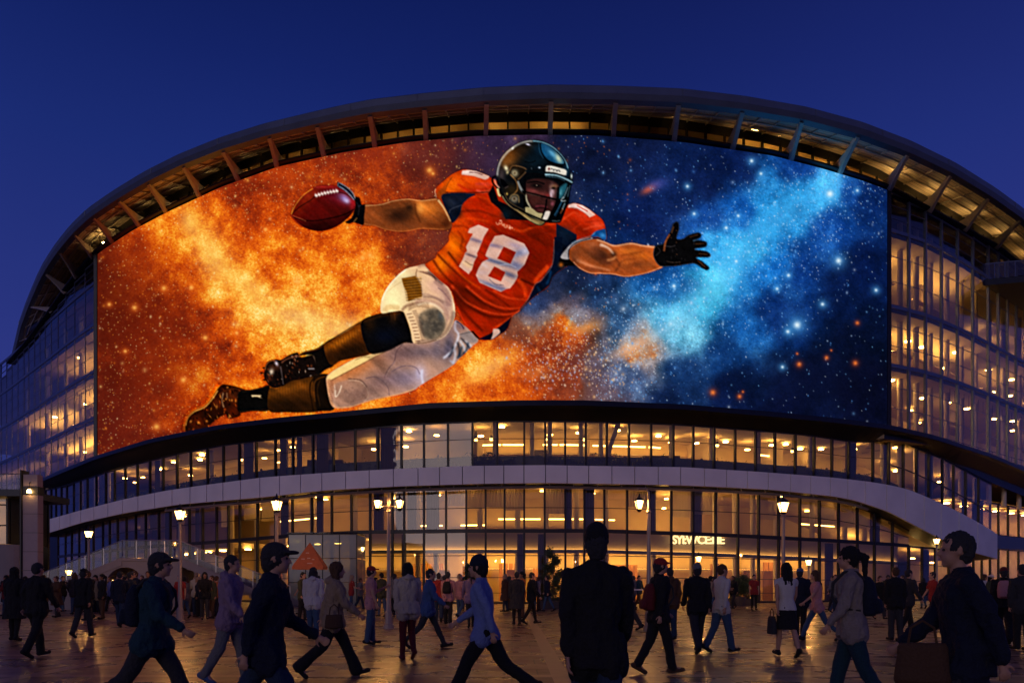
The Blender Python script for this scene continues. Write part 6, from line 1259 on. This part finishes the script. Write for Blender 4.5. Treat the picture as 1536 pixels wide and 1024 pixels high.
def top_mesh(pose, kind, fem):
    k = ('top', pose, kind, fem)
    if k in CACHE: return CACHE[k]
    r = Rig(pose); mb = MB(); w = .93 if fem else 1.; e = {'jacket': .03, 'hoodie': .036, 'coat': .04, 'shirt': .016, 'blouse': .014, 'tee': .016, 'dress': .014}[kind]
    hem = {'jacket': .80, 'hoodie': .82, 'coat': .5, 'shirt': .84, 'blouse': .86, 'tee': .84, 'dress': .56}[kind]
    R_ = [(0, 1.07, .09+e, .130*w+e), (0, 1.2, .107+e, .148*w+e), (.005, 1.32, .116+e, .17*w+e), (0, 1.40, .096+e, .172*w+e*.8), (-.008, 1.452, .066+e*.7, .115*w+e*.5), (-.008, 1.482, .054+e*.5, .066+e*.4)]
    lo = [(0, hem, .118+e*1.4+(.06 if kind in ('coat', 'dress') else 0), .165+e*1.3+(.035 if kind in ('coat', 'dress') else 0)), (0, .92, .114+e, .162+e)]
    if kind in ('blouse', 'dress'): lo = [(0, hem, .125+e+(.07 if kind == 'dress' else .01), .172+e+(.03 if kind == 'dress' else 0)), (0, .93, .112+e, .158+e)]
    tor(r, mb, lo+R_)
    long_ = kind in ('jacket', 'hoodie', 'coat', 'shirt')
    for sd in (1, -1):
        capsule(mb, r.t((-.008, sd*.05, 1.455)), r.t((-.004, sd*.165, 1.405)), .048+e*.5, .052+e*.5)
        hip, kn = r.leg[sd][0], r.leg[sd][1]
        if kind != 'blouse': capsule(mb, r.t((0, sd*.08, .95)), hip.lerp(kn, .19 if kind != 'coat' else .5), .102+e, .104+e*1.1)
    for sd in (1, -1):
        sh, el, wr, f = r.arm[sd]; q = .8 if kind == 'shirt' else 1.
        if kind == 'blouse': capsule(mb, sh, sh.lerp(el, .22), .058*w, .052*w); continue
        capsule(mb, sh, el if long_ else sh.lerp(el, .62), (.052+e*.75*q)*w, (.043+e*.7*q)*w)
        if long_: capsule(mb, el, el.lerp(wr, .93), (.042+e*.65*q)*w, (.032+e*.5*q)*w)
    if kind == 'hoodie': ball(mb, r.t((-.085, 0, 1.48)), .07, .10, .07)
    if kind in ('jacket', 'coat', 'shirt'): loft(mb, [(r.t((-.01, 0, 1.47)).x, r.t((0, 0, 1.47)).z, .06+e*.4, .072+e*.4), (r.t((-.014, 0, 1.53)).x, r.t((0, 0, 1.52)).z, .058+e*.3, .066+e*.3)])
    me = organic(mb, 'top', .013, 3, .022 if kind not in ('blouse', 'shirt') else .011, 15); me.materials.append(M['skin']); CACHE[k] = (me, r); return CACHE[k]
def bot_mesh(pose, kind, fem):
    k = ('bot', pose, kind, fem)
    if k in CACHE: return CACHE[k]
    r = Rig(pose); mb = MB()
    if kind == 'skirt': tor(r, mb, [(0, .50, .17, .21), (0, .7, .145, .19), (0, .9, .125, .172), (0, 1.02, .10, .14)])
    else:
        tor(r, mb, [(0, .82, .08, .135), (0, .88, .112, .165), (0, .96, .118, .168), (0, 1.03, .10, .145)])
        e = {'slim': .010, 'straight': .022, 'wide': .03}[kind]; b = {'slim': .046, 'straight': .068, 'wide': .10}[kind]
        for sd in (1, -1):
            hip, kn, an, he, to, fd = r.leg[sd]; capsule(mb, hip, kn, .086+e, .056+e); capsule(mb, kn, kn.lerp(an, .4), .055+e, .056+e*.8); capsule(mb, kn.lerp(an, .35), an+(an-kn).normalized()*.0, .056+e*.8, b)
    me = organic(mb, 'bottom', .013, 3, .011, 12); me.materials.append(M['skin']); CACHE[k] = (me, r); return CACHE[k]
def shoe_mesh(pose, sd):
    k = ('shoe', pose, sd)
    if k in CACHE: return CACHE[k]
    r = Rig(pose); hip, kn, an, he, to, fd = r.leg[sd]; mb = MB(); up = Vector((-fd.z, 0, fd.x))
    capsule(mb, he+up*.012, to+up*.006, .040, .036, 1.05); capsule(mb, he+up*.02, an+up*.0, .038, .042); capsule(mb, an, he.lerp(to, .62)+up*.02, .040, .034); capsule(mb, he-up*.01+fd*.0, to-up*.012, .022, .018, 1.7)
    me = organic(mb, 'shoe', .0105, 2); me.materials.append(M['skin']); CACHE[k] = me; return me
def hair_mesh(kind):
    k = ('hair', kind)
    if k in CACHE: return CACHE[k]
    mb = MB(); h = Vector((0, 0, 0))
    if kind in ('short', 'bun', 'pony', 'long', 'bob', 'afro'):
        ball(mb, h+Vector((-.020, 0, .036)), .100, .085, .100); ball(mb, h+Vector((-.05, 0, -.01)), .062, .072, .085)
        if kind != 'short': ball(mb, h+Vector((-.02, 0, .04)), .107, .093, .102)
        if kind == 'long':
            for y in (-.05, 0, .05): capsule(mb, h+Vector((-.065, y, .0)), h+Vector((-.105, y*1.1, -.34+abs(y))), .050, .034)
            for y in (-.078, .078): capsule(mb, h+Vector((-.01, y, .03)), h+Vector((-.03, y*1.05, -.20)), .030, .022)
        if kind == 'bob':
            for y in (-.07, -.035, 0, .035, .07): capsule(mb, h+Vector((-.055 if abs(y) < .06 else -.02, y, .0)), h+Vector((-.06 if abs(y) < .06 else -.02, y*1.2, -.12)), .042, .034)
        if kind == 'pony': capsule(mb, h+Vector((-.11, 0, .05)), h+Vector((-.16, 0, .02)), .030, .038); capsule(mb, h+Vector((-.16, 0, .02)), h+Vector((-.17, 0, -.26)), .040, .014)
        if kind == 'bun': ball(mb, h+Vector((-.09, 0, .115)), .048, .048, .045)
        me = organic(mb, 'hair', .0085, 0, .012, 42)
    elif kind in ('cap', 'beanie', 'hood'):
        if kind == 'cap':
            ball(mb, h+Vector((-.012, 0, .052)), .108, .090, .088); 
            loft(mb, [(.085, .040, .082, .070), (.09, .058, .085, .074), (.075, .070, .08, .070)])
        elif kind == 'beanie': ball(mb, h+Vector((-.015, 0, .06)), .107, .090, .098); loft(mb, [(-.012, .02, .104, .088), (-.012, .058, .108, .092)])
        else: ball(mb, h+Vector((-.03, 0, .02)), .122, .105, .135); capsule(mb, h+Vector((-.05, 0, -.02)), h+Vector((-.05, 0, -.16)), .10, .10)
        me = organic(mb, kind, .0095, 2, .002, 20)
    me.materials.append(M['skin']); CACHE[k] = me; return me
def noise_mat(name, c, rough=.8, bump=.25, ns=60):
    m = mat(name, c, rough, 0, noise=.18, nscale=ns, bump=bump, spec=.3); return m
M['skin'] = noise_mat('skin', (.42, .23, .15), .5, .05, 30)
M['skin2'] = noise_mat('skin_tanned', (.24, .12, .07), .5, .05, 30)
M['eye'] = mat('eye', (.03, .02, .02), .2)
COLR = {'black': (.012, .012, .014), 'charcoal': (.035, .035, .04), 'navy': (.009, .014, .034), 'blue': (.06, .12, .3), 'teal': (.012, .05, .075), 'pale blue': (.20, .27, .56), 'white': (.7, .66, .62), 'cream': (.58, .5, .38), 'beige': (.36, .26, .17), 'brown': (.10, .05, .025), 'red': (.35, .03, .025), 'dark red': (.14, .014, .018),
        'pink': (.6, .28, .28), 'grey': (.17, .17, .18), 'denim': (.05, .10, .19), 'dark denim': (.02, .04, .085), 'olive': (.07, .075, .035), 'orange': (.55, .16, .03), 'mauve': (.3, .2, .3), 'grey beige': (.30, .25, .23)}
CM = {}
def cmat(c):
    if c not in CM: CM[c] = noise_mat(c.replace(' ', '_')+'_cloth', tuple(q*.72 for q in COLR[c]), .85, .5, 45)
    return CM[c]
HC = {'black': 'black', 'brown': 'brown', 'dark': 'charcoal', 'fair': 'beige'}
def child(par, name, me, m_, loc=(0, 0, 0)):
    o = D.objects.new(name, me); col.objects.link(o); o.parent = par; o.location = loc
    o.material_slots[0].link = 'OBJECT'; o.material_slots[0].material = m_; return o
def person(x, s, head, pose, top, tc, bot, bc, hair='short', hc='dark', label='', H=1., fem=False, group=None, hat=None, skin='skin', shoe='black', eyes=False, dz=0, width=1.):
    o = empty('person', (X(x, s), F/s, dz), math.radians(head), label, 'person', group); o.scale = (H*width, H*width, H)
    bm, r = body_mesh(pose, fem); child(o, 'body', bm, M[skin])
    tm, _ = top_mesh(pose, top, fem); child(o, {'jacket': 'jacket', 'hoodie': 'hoodie', 'coat': 'coat', 'shirt': 'shirt', 'blouse': 'blouse', 'tee': 't_shirt', 'dress': 'dress'}[top], tm, cmat(tc))
    if top != 'dress': b, _ = bot_mesh(pose, bot, fem); child(o, 'skirt' if bot == 'skirt' else 'trousers', b, cmat(bc))
    for sd in (1, -1): child(o, 'shoe', shoe_mesh(pose, sd), cmat(shoe))
    h = r.head()
    if hat: child(o, {'cap': 'cap', 'beanie': 'beanie', 'hood': 'hood'}[hat[0]], hair_mesh(hat[0]), cmat(hat[1]), h)
    if not hat or hair in ('long', 'bob', 'pony'): child(o, 'hair', hair_mesh(hair), cmat(HC[hc]), h-(Vector((0, 0, .012)) if hat else Vector()))
    elif hat[0] != 'hood': child(o, 'hair', hair_mesh('short'), cmat(HC[hc]), h-Vector((0.004, 0, .022)))
    if eyes:
        for sd in (1, -1):
            if 'eyem' not in CACHE: e = MB(); ball(e, (0, 0, 0), .011, .013, .009, 10); q = e.build('eye', M['eye'], None, True); CACHE['eyem'] = q.data; D.objects.remove(q)
            child(o, 'eye', CACHE['eyem'], M['eye'], h+Vector((.082, sd*.031, .008)))
    return o
def at_p(p, loc): 
    m_ = Matrix.Translation(p.location) @ Matrix.Rotation(p.rotation_euler.z, 4, 'Z') @ Matrix.Diagonal((*p.scale, 1)); return m_ @ Vector(loc)
def backpack(p, c, label, pose='stride2'):
    r = Rig(pose); q = r.t((-.105, 0, 1.02)); l = at_p(p, q); o = empty('backpack', l, p.rotation_euler.z, label, 'backpack'); o.scale = p.scale
    mb = MB(); loft(mb, [(-.05, 0, .05, .10), (-.055, .02, .08, .135), (-.055, .2, .09, .15), (-.05, .36, .07, .13), (-.04, .42, .035, .08)]); loft(mb, [(-.15, .03, .03, .10), (-.16, .06, .045, .12), (-.15, .18, .035, .115)])
    me = organic(mb, 'bag_body', .014, 3, .004, 12); me.materials.append(M['skin']); child(o, 'bag_body', me, cmat(c))
    for y in (-.09, .09):
        t = MB(); t.tube([(-.02, y, .38), (.06, y*.95, .47), (.18, y, .47), (.29, y, .35), (.30, y*1.1, .2), (.2, y*1.5, .08), (.02, y*1.4, .06)], .018, 6); me = organic(t, 'strap', .012, 1); me.materials.append(M['skin']); child(o, 'strap', me, cmat('charcoal'))
    return o
def handbag(p, loc, c, label, w=.3, h=.26, name='handbag'):
    o = empty(name, at_p(p, loc), p.rotation_euler.z, label, 'bag' if name != 'shopping_bag' else 'shopping bag')
    mb = MB(); loft(mb, [(0, -h, w/2*.95, .06), (0, -h*.9, w/2, .075), (0, -h*.1, w/2*.86, .05), (0, 0, w/2*.8, .035)]); me = organic(mb, 'bag_body', .014, 1, .004, 12); me.materials.append(M['skin']); child(o, 'bag_body', me, cmat(c))
    mb = MB(); mb.tube([(-w*.25, 0, -.02), (-w*.2, 0, .10), (0, 0, .15), (w*.2, 0, .10), (w*.25, 0, -.02)], .009, 6); q = mb.build('handle', M['skin'], o); q.material_slots[0].link = 'OBJECT'; q.material_slots[0].material = cmat('brown'); return o
P1 = person(895, 222, 90, 'small', 'jacket', 'black', 'straight', 'dark denim', label='huge near person in a black jacket and dark jeans, seen from behind', hat=('beanie', 'black'), width=.93)
P2 = person(1449, 218, 165, 'stride', 'jacket', 'navy', 'straight', 'charcoal', hair='short', hc='dark', label='huge near person in a navy suit jacket carrying a brown satchel', eyes=True, H=1.02)
handbag(P2, (.30, .14, .98), 'brown', 'brown satchel held by the huge person in the navy suit', .36, .28)
P3 = person(398, 188, 8, 'wide2', 'jacket', 'navy', 'straight', 'dark denim', hat=('cap', 'charcoal'), label='large person in a dark cap and navy jacket striding right', eyes=True, H=1.01)
P4 = person(228, 150, 5, 'wide', 'jacket', 'teal', 'straight', 'charcoal', hat=('cap', 'charcoal'), label='large striding person in a teal jacket with a dark navy backpack', eyes=True)
backpack(P4, 'navy', 'dark navy backpack on the person in the teal jacket', 'wide')
P5 = person(728, 131, 172, 'wide', 'shirt', 'pale blue', 'straight', 'black', hair='short', hc='black', label='large person in a pale blue shirt and black trousers striding left', eyes=True, hat=('beanie', 'navy'))
P6 = person(1278, 139, 158, 'small2', 'jacket', 'grey beige', 'straight', 'teal', hair='pony', hc='black', fem=True, label='large person in a grey beige cardigan and teal trousers with dark ponytail', eyes=True)
backpack(P6, 'navy', 'navy backpack worn over the grey beige cardigan', 'small2')
P7 = person(345, 108, 0, 'small', 'hoodie', 'mauve', 'straight', 'grey', hair='short', label='person in a mauve hoodie half hidden behind the dark capped figure', shoe='blue')
P8 = person(500, 100, 20, 'stride', 'hoodie', 'beige', 'wide', 'black', hair='bob', hc='brown', fem=True, label='person in a beige sweater and wide black trousers walking right')
handbag(P8, (-.02, -.28, .95), 'brown', 'brown handbag beside the beige sweater', .28, .2)
P9 = person(988, 97, 12, 'small2', 'jacket', 'black', 'straight', 'black', hat=('cap', 'red'), label='person in a red cap and black jacket stepping right', shoe='brown')
backpack(P9, 'dark red', 'dark red backpack on the person in the red cap')
person(55, 79, 78, 'small', 'jacket', 'black', 'straight', 'black', label='person in a black suit walking away by the stone pylon', hair='short', hc='dark', width=1.05)
person(22, 61, 90, 'stand', 'coat', 'black', 'slim', 'black', hair='bob', hc='black', fem=True, label='person in a black knee length coat at the left edge')
person(125, 57.5, 88, 'small2', 'jacket', 'black', 'straight', 'charcoal', label='person in a black jacket and dark cap walking towards the stair arch', hat=('cap', 'black'))
person(180, 46.5, 100, 'small', 'jacket', 'navy', 'straight', 'dark denim', label='person in a navy jacket and dark jeans between the capped walker and the teal jacket', hair='short')
person(196, 44, 60, 'stand', 'jacket', 'charcoal', 'straight', 'denim', label='person in a charcoal jacket standing under the stair arch', hair='short')
person(556, 65, 15, 'phone', 'tee', 'pink', 'straight', 'denim', hat=('cap', 'red'), label='person in a pink t-shirt, jeans and red cap right of the beige sweater')
person(612, 81, 112, 'pass', 'hoodie', 'cream', 'slim', 'dark red', hair='long', hc='black', fem=True, label='person in a cream top and dark red trousers with long black hair', shoe='dark red')
person(642, 69, 10, 'stride', 'jacket', 'blue', 'slim', 'charcoal', label='person in a blue jacket taking a long step behind the cream top', hair='short', hc='dark')
PA = person(672, 43.5, 80, 'stand', 'tee', 'pink', 'straight', 'black', label='small person in a pink t-shirt with a black backpack', hair='short'); backpack(PA, 'black', 'black backpack on the small person in the pink t-shirt', 'stand')
person(658, 41, 95, 'small', 'tee', 'red', 'straight', 'dark denim', label='small person in a red t-shirt beside the pink t-shirt', hair='short')
person(775, 44, 100, 'stand', 'coat', 'charcoal', 'slim', 'black', label='small person in a charcoal coat standing right of the pale blue shirt', hair='short')
person(797, 43.5, 15, 'small', 'jacket', 'black', 'slim', 'black', label='small person all in black walking right near the slender tree', hair='short')
person(1046, 75, 95, 'small2', 'jacket', 'black', 'straight', 'charcoal', hat=('beanie', 'grey'), label='person in a black jacket and grey beanie left of the white shirt')
person(1082, 74, 20, 'small2', 'shirt', 'white', 'straight', 'denim', label='person in a white shirt and blue jeans walking right', hair='short', hc='brown')
P10 = person(1180, 78.5, 95, 'small', 'blouse', 'white', 'skirt', 'black', hair='long', hc='black', fem=True, label='person in a white blouse and black skirt with long black hair')
handbag(P10, (.05, .27, .78), 'charcoal', 'dark shopping bag hanging left of the black skirt', .3, .34, 'shopping_bag')
person(1226, 61, 168, 'stride2', 'tee', 'pink', 'slim', 'denim', label='person in a pink t-shirt and slim jeans walking left behind the cardigan', hair='bob', hc='brown', fem=True)
person(1200, 58, 60, 'stand', 'jacket', 'navy', 'straight', 'black', hat=('cap', 'blue'), label='person in a bright blue cap and navy jacket behind the white blouse')
person(1343, 61, 92, 'stand', 'jacket', 'black', 'straight', 'charcoal', hair='short', hc='brown', label='person in a black jacket standing between the cardigan and the navy suit')
person(1362, 54, 10, 'small', 'jacket', 'charcoal', 'straight', 'black', label='person in charcoal and black just right of the standing black jacket', hair='short')
PB_ = person(1506, 64, 60, 'small', 'jacket', 'black', 'wide', 'black', hat=('cap', 'dark red'), label='person in a dark red cap and wide black trousers at the right'); backpack(PB_, 'pink', 'pink backpack on the person in the dark red cap', 'small')
person(1533, 71, 90, 'stand', 'jacket', 'charcoal', 'straight', 'black', label='person in a charcoal jacket cut by the right edge', hair='short')
person(1400, 45, 175, 'small', 'tee', 'red', 'straight', 'black', label='person in a red t-shirt walking left behind the brown satchel', hair='short')
person(945, 50, 170, 'small', 'jacket', 'charcoal', 'straight', 'charcoal', label='person in a charcoal jacket at the white standing table', hair='short')
person(1005, 60, 95, 'stand', 'hoodie', 'brown', 'straight', 'dark denim', label='person in a brown hoodie partly hidden by the red cap walker', hair='short')
person(470, 60, 90, 'stand', 'hoodie', 'white', 'straight', 'denim', label='person in a white hoodie left of the beige sweater', hair='bob', fem=True)
person(706, 47, 100, 'small2', 'jacket', 'mauve', 'slim', 'black', label='person in a mauve jacket just left of the pale blue shirt', hair='pony', fem=True)
# ---- the crowd before the lobby
r2_ = random.Random(21)
spots = []
land = [(0, 'far side building'), (75, 'stone pylon'), (150, 'stair arch'), (240, 'stair landing'), (330, 'foot of the stairs'), (440, 'orange parasol'), (540, 'frosted pavilion'), (620, 'twin lantern post'), (700, 'round potted tree'), (790, 'slender potted tree'), (880, 'white standing table'), (960, 'side hung lantern'), (1030, 'glowing sign'), (1120, 'low round shrub'), (1190, 'nearest top lantern'), (1270, 'timber display'), (1350, 'low band end'), (1440, 'lit shops')]
def landmark(x): return min(land, key=lambda q: abs(q[0]+25-x))[1]
tops = [('jacket', 'black'), ('jacket', 'charcoal'), ('jacket', 'navy'), ('tee', 'white'), ('tee', 'pink'), ('hoodie', 'grey'), ('hoodie', 'dark red'), ('tee', 'red'), ('shirt', 'pale blue'), ('shirt', 'cream'), ('coat', 'brown'), ('coat', 'black'), ('jacket', 'teal'), ('tee', 'orange'), ('hoodie', 'beige'), ('jacket', 'olive')]
bots = ['black', 'charcoal', 'denim', 'dark denim', 'brown']
used = set(); TN = {'jacket': 'jacket', 'tee': 't-shirt', 'hoodie': 'hoodie', 'shirt': 'shirt', 'coat': 'coat'}
zones = [(4, 40, 5), (60, 125, 8), (130, 225, 14), (270, 345, 16), (430, 560, 12), (560, 700, 14), (745, 830, 9), (860, 1010, 8), (1030, 1150, 10), (1150, 1330, 14), (1330, 1536, 10)]
for a, b, n in zones:
    for _ in range(n):
        for _t in range(40):
            x = r2_.uniform(a, b); s = r2_.choice((r2_.uniform(24.5, 31), r2_.uniform(27, 40)))
            if x < 350: s = max(s, 28.6) if x > 270 else max(s, 30)
            if 800 < x < 862 and s < 29: s = 30
            q = Vector((X(x, s), F/s))
            if all((q-w_).length > .62 for w_ in spots): break
        spots.append(q)
        for _t in range(60):
            tk, tc = r2_.choice(tops); bc = r2_.choice(bots); k = (tk, tc, bc, landmark(x))
            if k not in used: break
        used.add(k)
        pose = r2_.choice(('stand', 'stand', 'small', 'small2', 'pass', 'phone', 'bent'))
        fem = r2_.random() < .45; hair = r2_.choice(('long', 'bob', 'pony')) if fem else 'short'
        hat = ('cap', r2_.choice(('red', 'navy', 'white'))) if r2_.random() < .14 else None
        person(x, s, r2_.uniform(0, 360), pose, tk, tc, r2_.choice(('straight', 'slim')), bc, hair, r2_.choice(('black', 'brown', 'dark', 'fair')), f'distant {tc} {TN[tk]} and {bc} trousers, by the {landmark(x)}', r2_.uniform(.93, 1.05), fem, 'distant crowd before the lobby', hat, r2_.choice(('skin', 'skin', 'skin2')))
s_world[0] = True
D.scenes.remove(TS)
# ---------------------------------------------------------------- world, camera, render settings
sc = bpy.context.scene
w = D.worlds.new('World'); sc.world = w; w.use_nodes = True; nt = w.node_tree; nt.nodes.clear(); N = nt.nodes.new; L = nt.links.new
out = N('ShaderNodeOutputWorld'); bg = N('ShaderNodeBackground'); tc = N('ShaderNodeTexCoord'); sp = N('ShaderNodeSeparateXYZ'); L(tc.outputs['Generated'], sp.inputs[0])
ramp = N('ShaderNodeValToRGB'); cr = ramp.color_ramp
cr.elements[0].position = 0.0; cr.elements[0].color = (.030, .040, .22, 1); cr.elements[1].position = 1.0; cr.elements[1].color = (.0025, .006, .055, 1)
for p, c in ((.18, (.028, .038, .215, 1)), (.34, (.019, .032, .20, 1)), (.47, (.0105, .024, .165, 1)), (.56, (.0065, .016, .125, 1)), (.66, (.0035, .009, .08, 1))):
    e = cr.elements.new(p); e.color = c
L(sp.outputs['Z'], ramp.inputs[0])
# after-glow of the set sun behind the camera
mx = N('ShaderNodeMapRange'); mx.inputs['From Min'].default_value = .25; mx.inputs['From Max'].default_value = -.9; L(sp.outputs['Y'], mx.inputs[0])
mz = N('ShaderNodeMapRange'); mz.interpolation_type = 'SMOOTHSTEP'; mz.inputs['From Min'].default_value = .75; mz.inputs['From Max'].default_value = 0.0; L(sp.outputs['Z'], mz.inputs[0])
mm = N('ShaderNodeMath'); mm.operation = 'MULTIPLY'; L(mx.outputs[0], mm.inputs[0]); L(mz.outputs[0], mm.inputs[1])
gl = N('ShaderNodeMix'); gl.data_type = 'RGBA'; gl.blend_type = 'ADD'; L(mm.outputs[0], gl.inputs[0]); L(ramp.outputs[0], gl.inputs[6]); gl.inputs[7].default_value = (.085, .052, .07, 1)
mr2 = N('ShaderNodeMapRange'); mr2.interpolation_type = 'SMOOTHSTEP'; mr2.inputs['From Min'].default_value = -.1; mr2.inputs['From Max'].default_value = .75; L(sp.outputs['X'], mr2.inputs[0])
g3 = N('ShaderNodeMix'); g3.data_type = 'RGBA'; g3.blend_type = 'ADD'; L(mr2.outputs[0], g3.inputs[0]); L(gl.outputs[2], g3.inputs[6]); g3.inputs[7].default_value = (.004, .003, .018, 1)
nz = N('ShaderNodeTexNoise'); nz.inputs['Scale'].default_value = 2.2; nz.inputs['Detail'].default_value = 4; L(tc.outputs['Generated'], nz.inputs['Vector']); nm_ = N('ShaderNodeMapRange'); nm_.inputs['To Min'].default_value = .9; nm_.inputs['To Max'].default_value = 1.12; L(nz.outputs['Fac'], nm_.inputs[0])
g4 = N('ShaderNodeMix'); g4.data_type = 'RGBA'; g4.blend_type = 'MULTIPLY'; g4.inputs[0].default_value = 1; L(g3.outputs[2], g4.inputs[6]); L(nm_.outputs[0], g4.inputs[7])
L(g4.outputs[2], bg.inputs[0]); bg.inputs[1].default_value = 1.0; L(bg.outputs[0], out.inputs[0])
sun = D.lights.new('sun', 'SUN'); sun.energy = .27; sun.angle = math.radians(25); sun.color = (1, .8, .76); so = D.objects.new('sun', sun); col.objects.link(so); so.rotation_euler = (math.radians(80), 0, math.radians(-25))
cam = D.cameras.new('camera'); cam.sensor_width = 36; cam.lens = F/1536*36; cam.shift_y = (HZ-512)/1536; cam.clip_end = 2000; cam.clip_start = .05
co_ = D.objects.new('camera', cam); col.objects.link(co_); co_.location = (0, 0, EYE); co_.rotation_euler = (math.radians(90), 0, 0); sc.camera = co_
sc.view_settings.view_transform = 'Standard'; sc.view_settings.look = 'None'; sc.view_settings.exposure = 0; sc.view_settings.gamma = 1
sc.render.engine = 'CYCLES'; c = sc.cycles; c.use_denoising = True
try: c.denoiser = 'OPENIMAGEDENOISE'
except Exception: pass
c.max_bounces = 6; c.diffuse_bounces = 3; c.glossy_bounces = 3; c.transparent_max_bounces = 12; c.transmission_bounces = 3; c.caustics_reflective = False; c.caustics_refractive = False; c.sample_clamp_indirect = 4; c.sample_clamp_direct = 0; c.use_light_tree = True
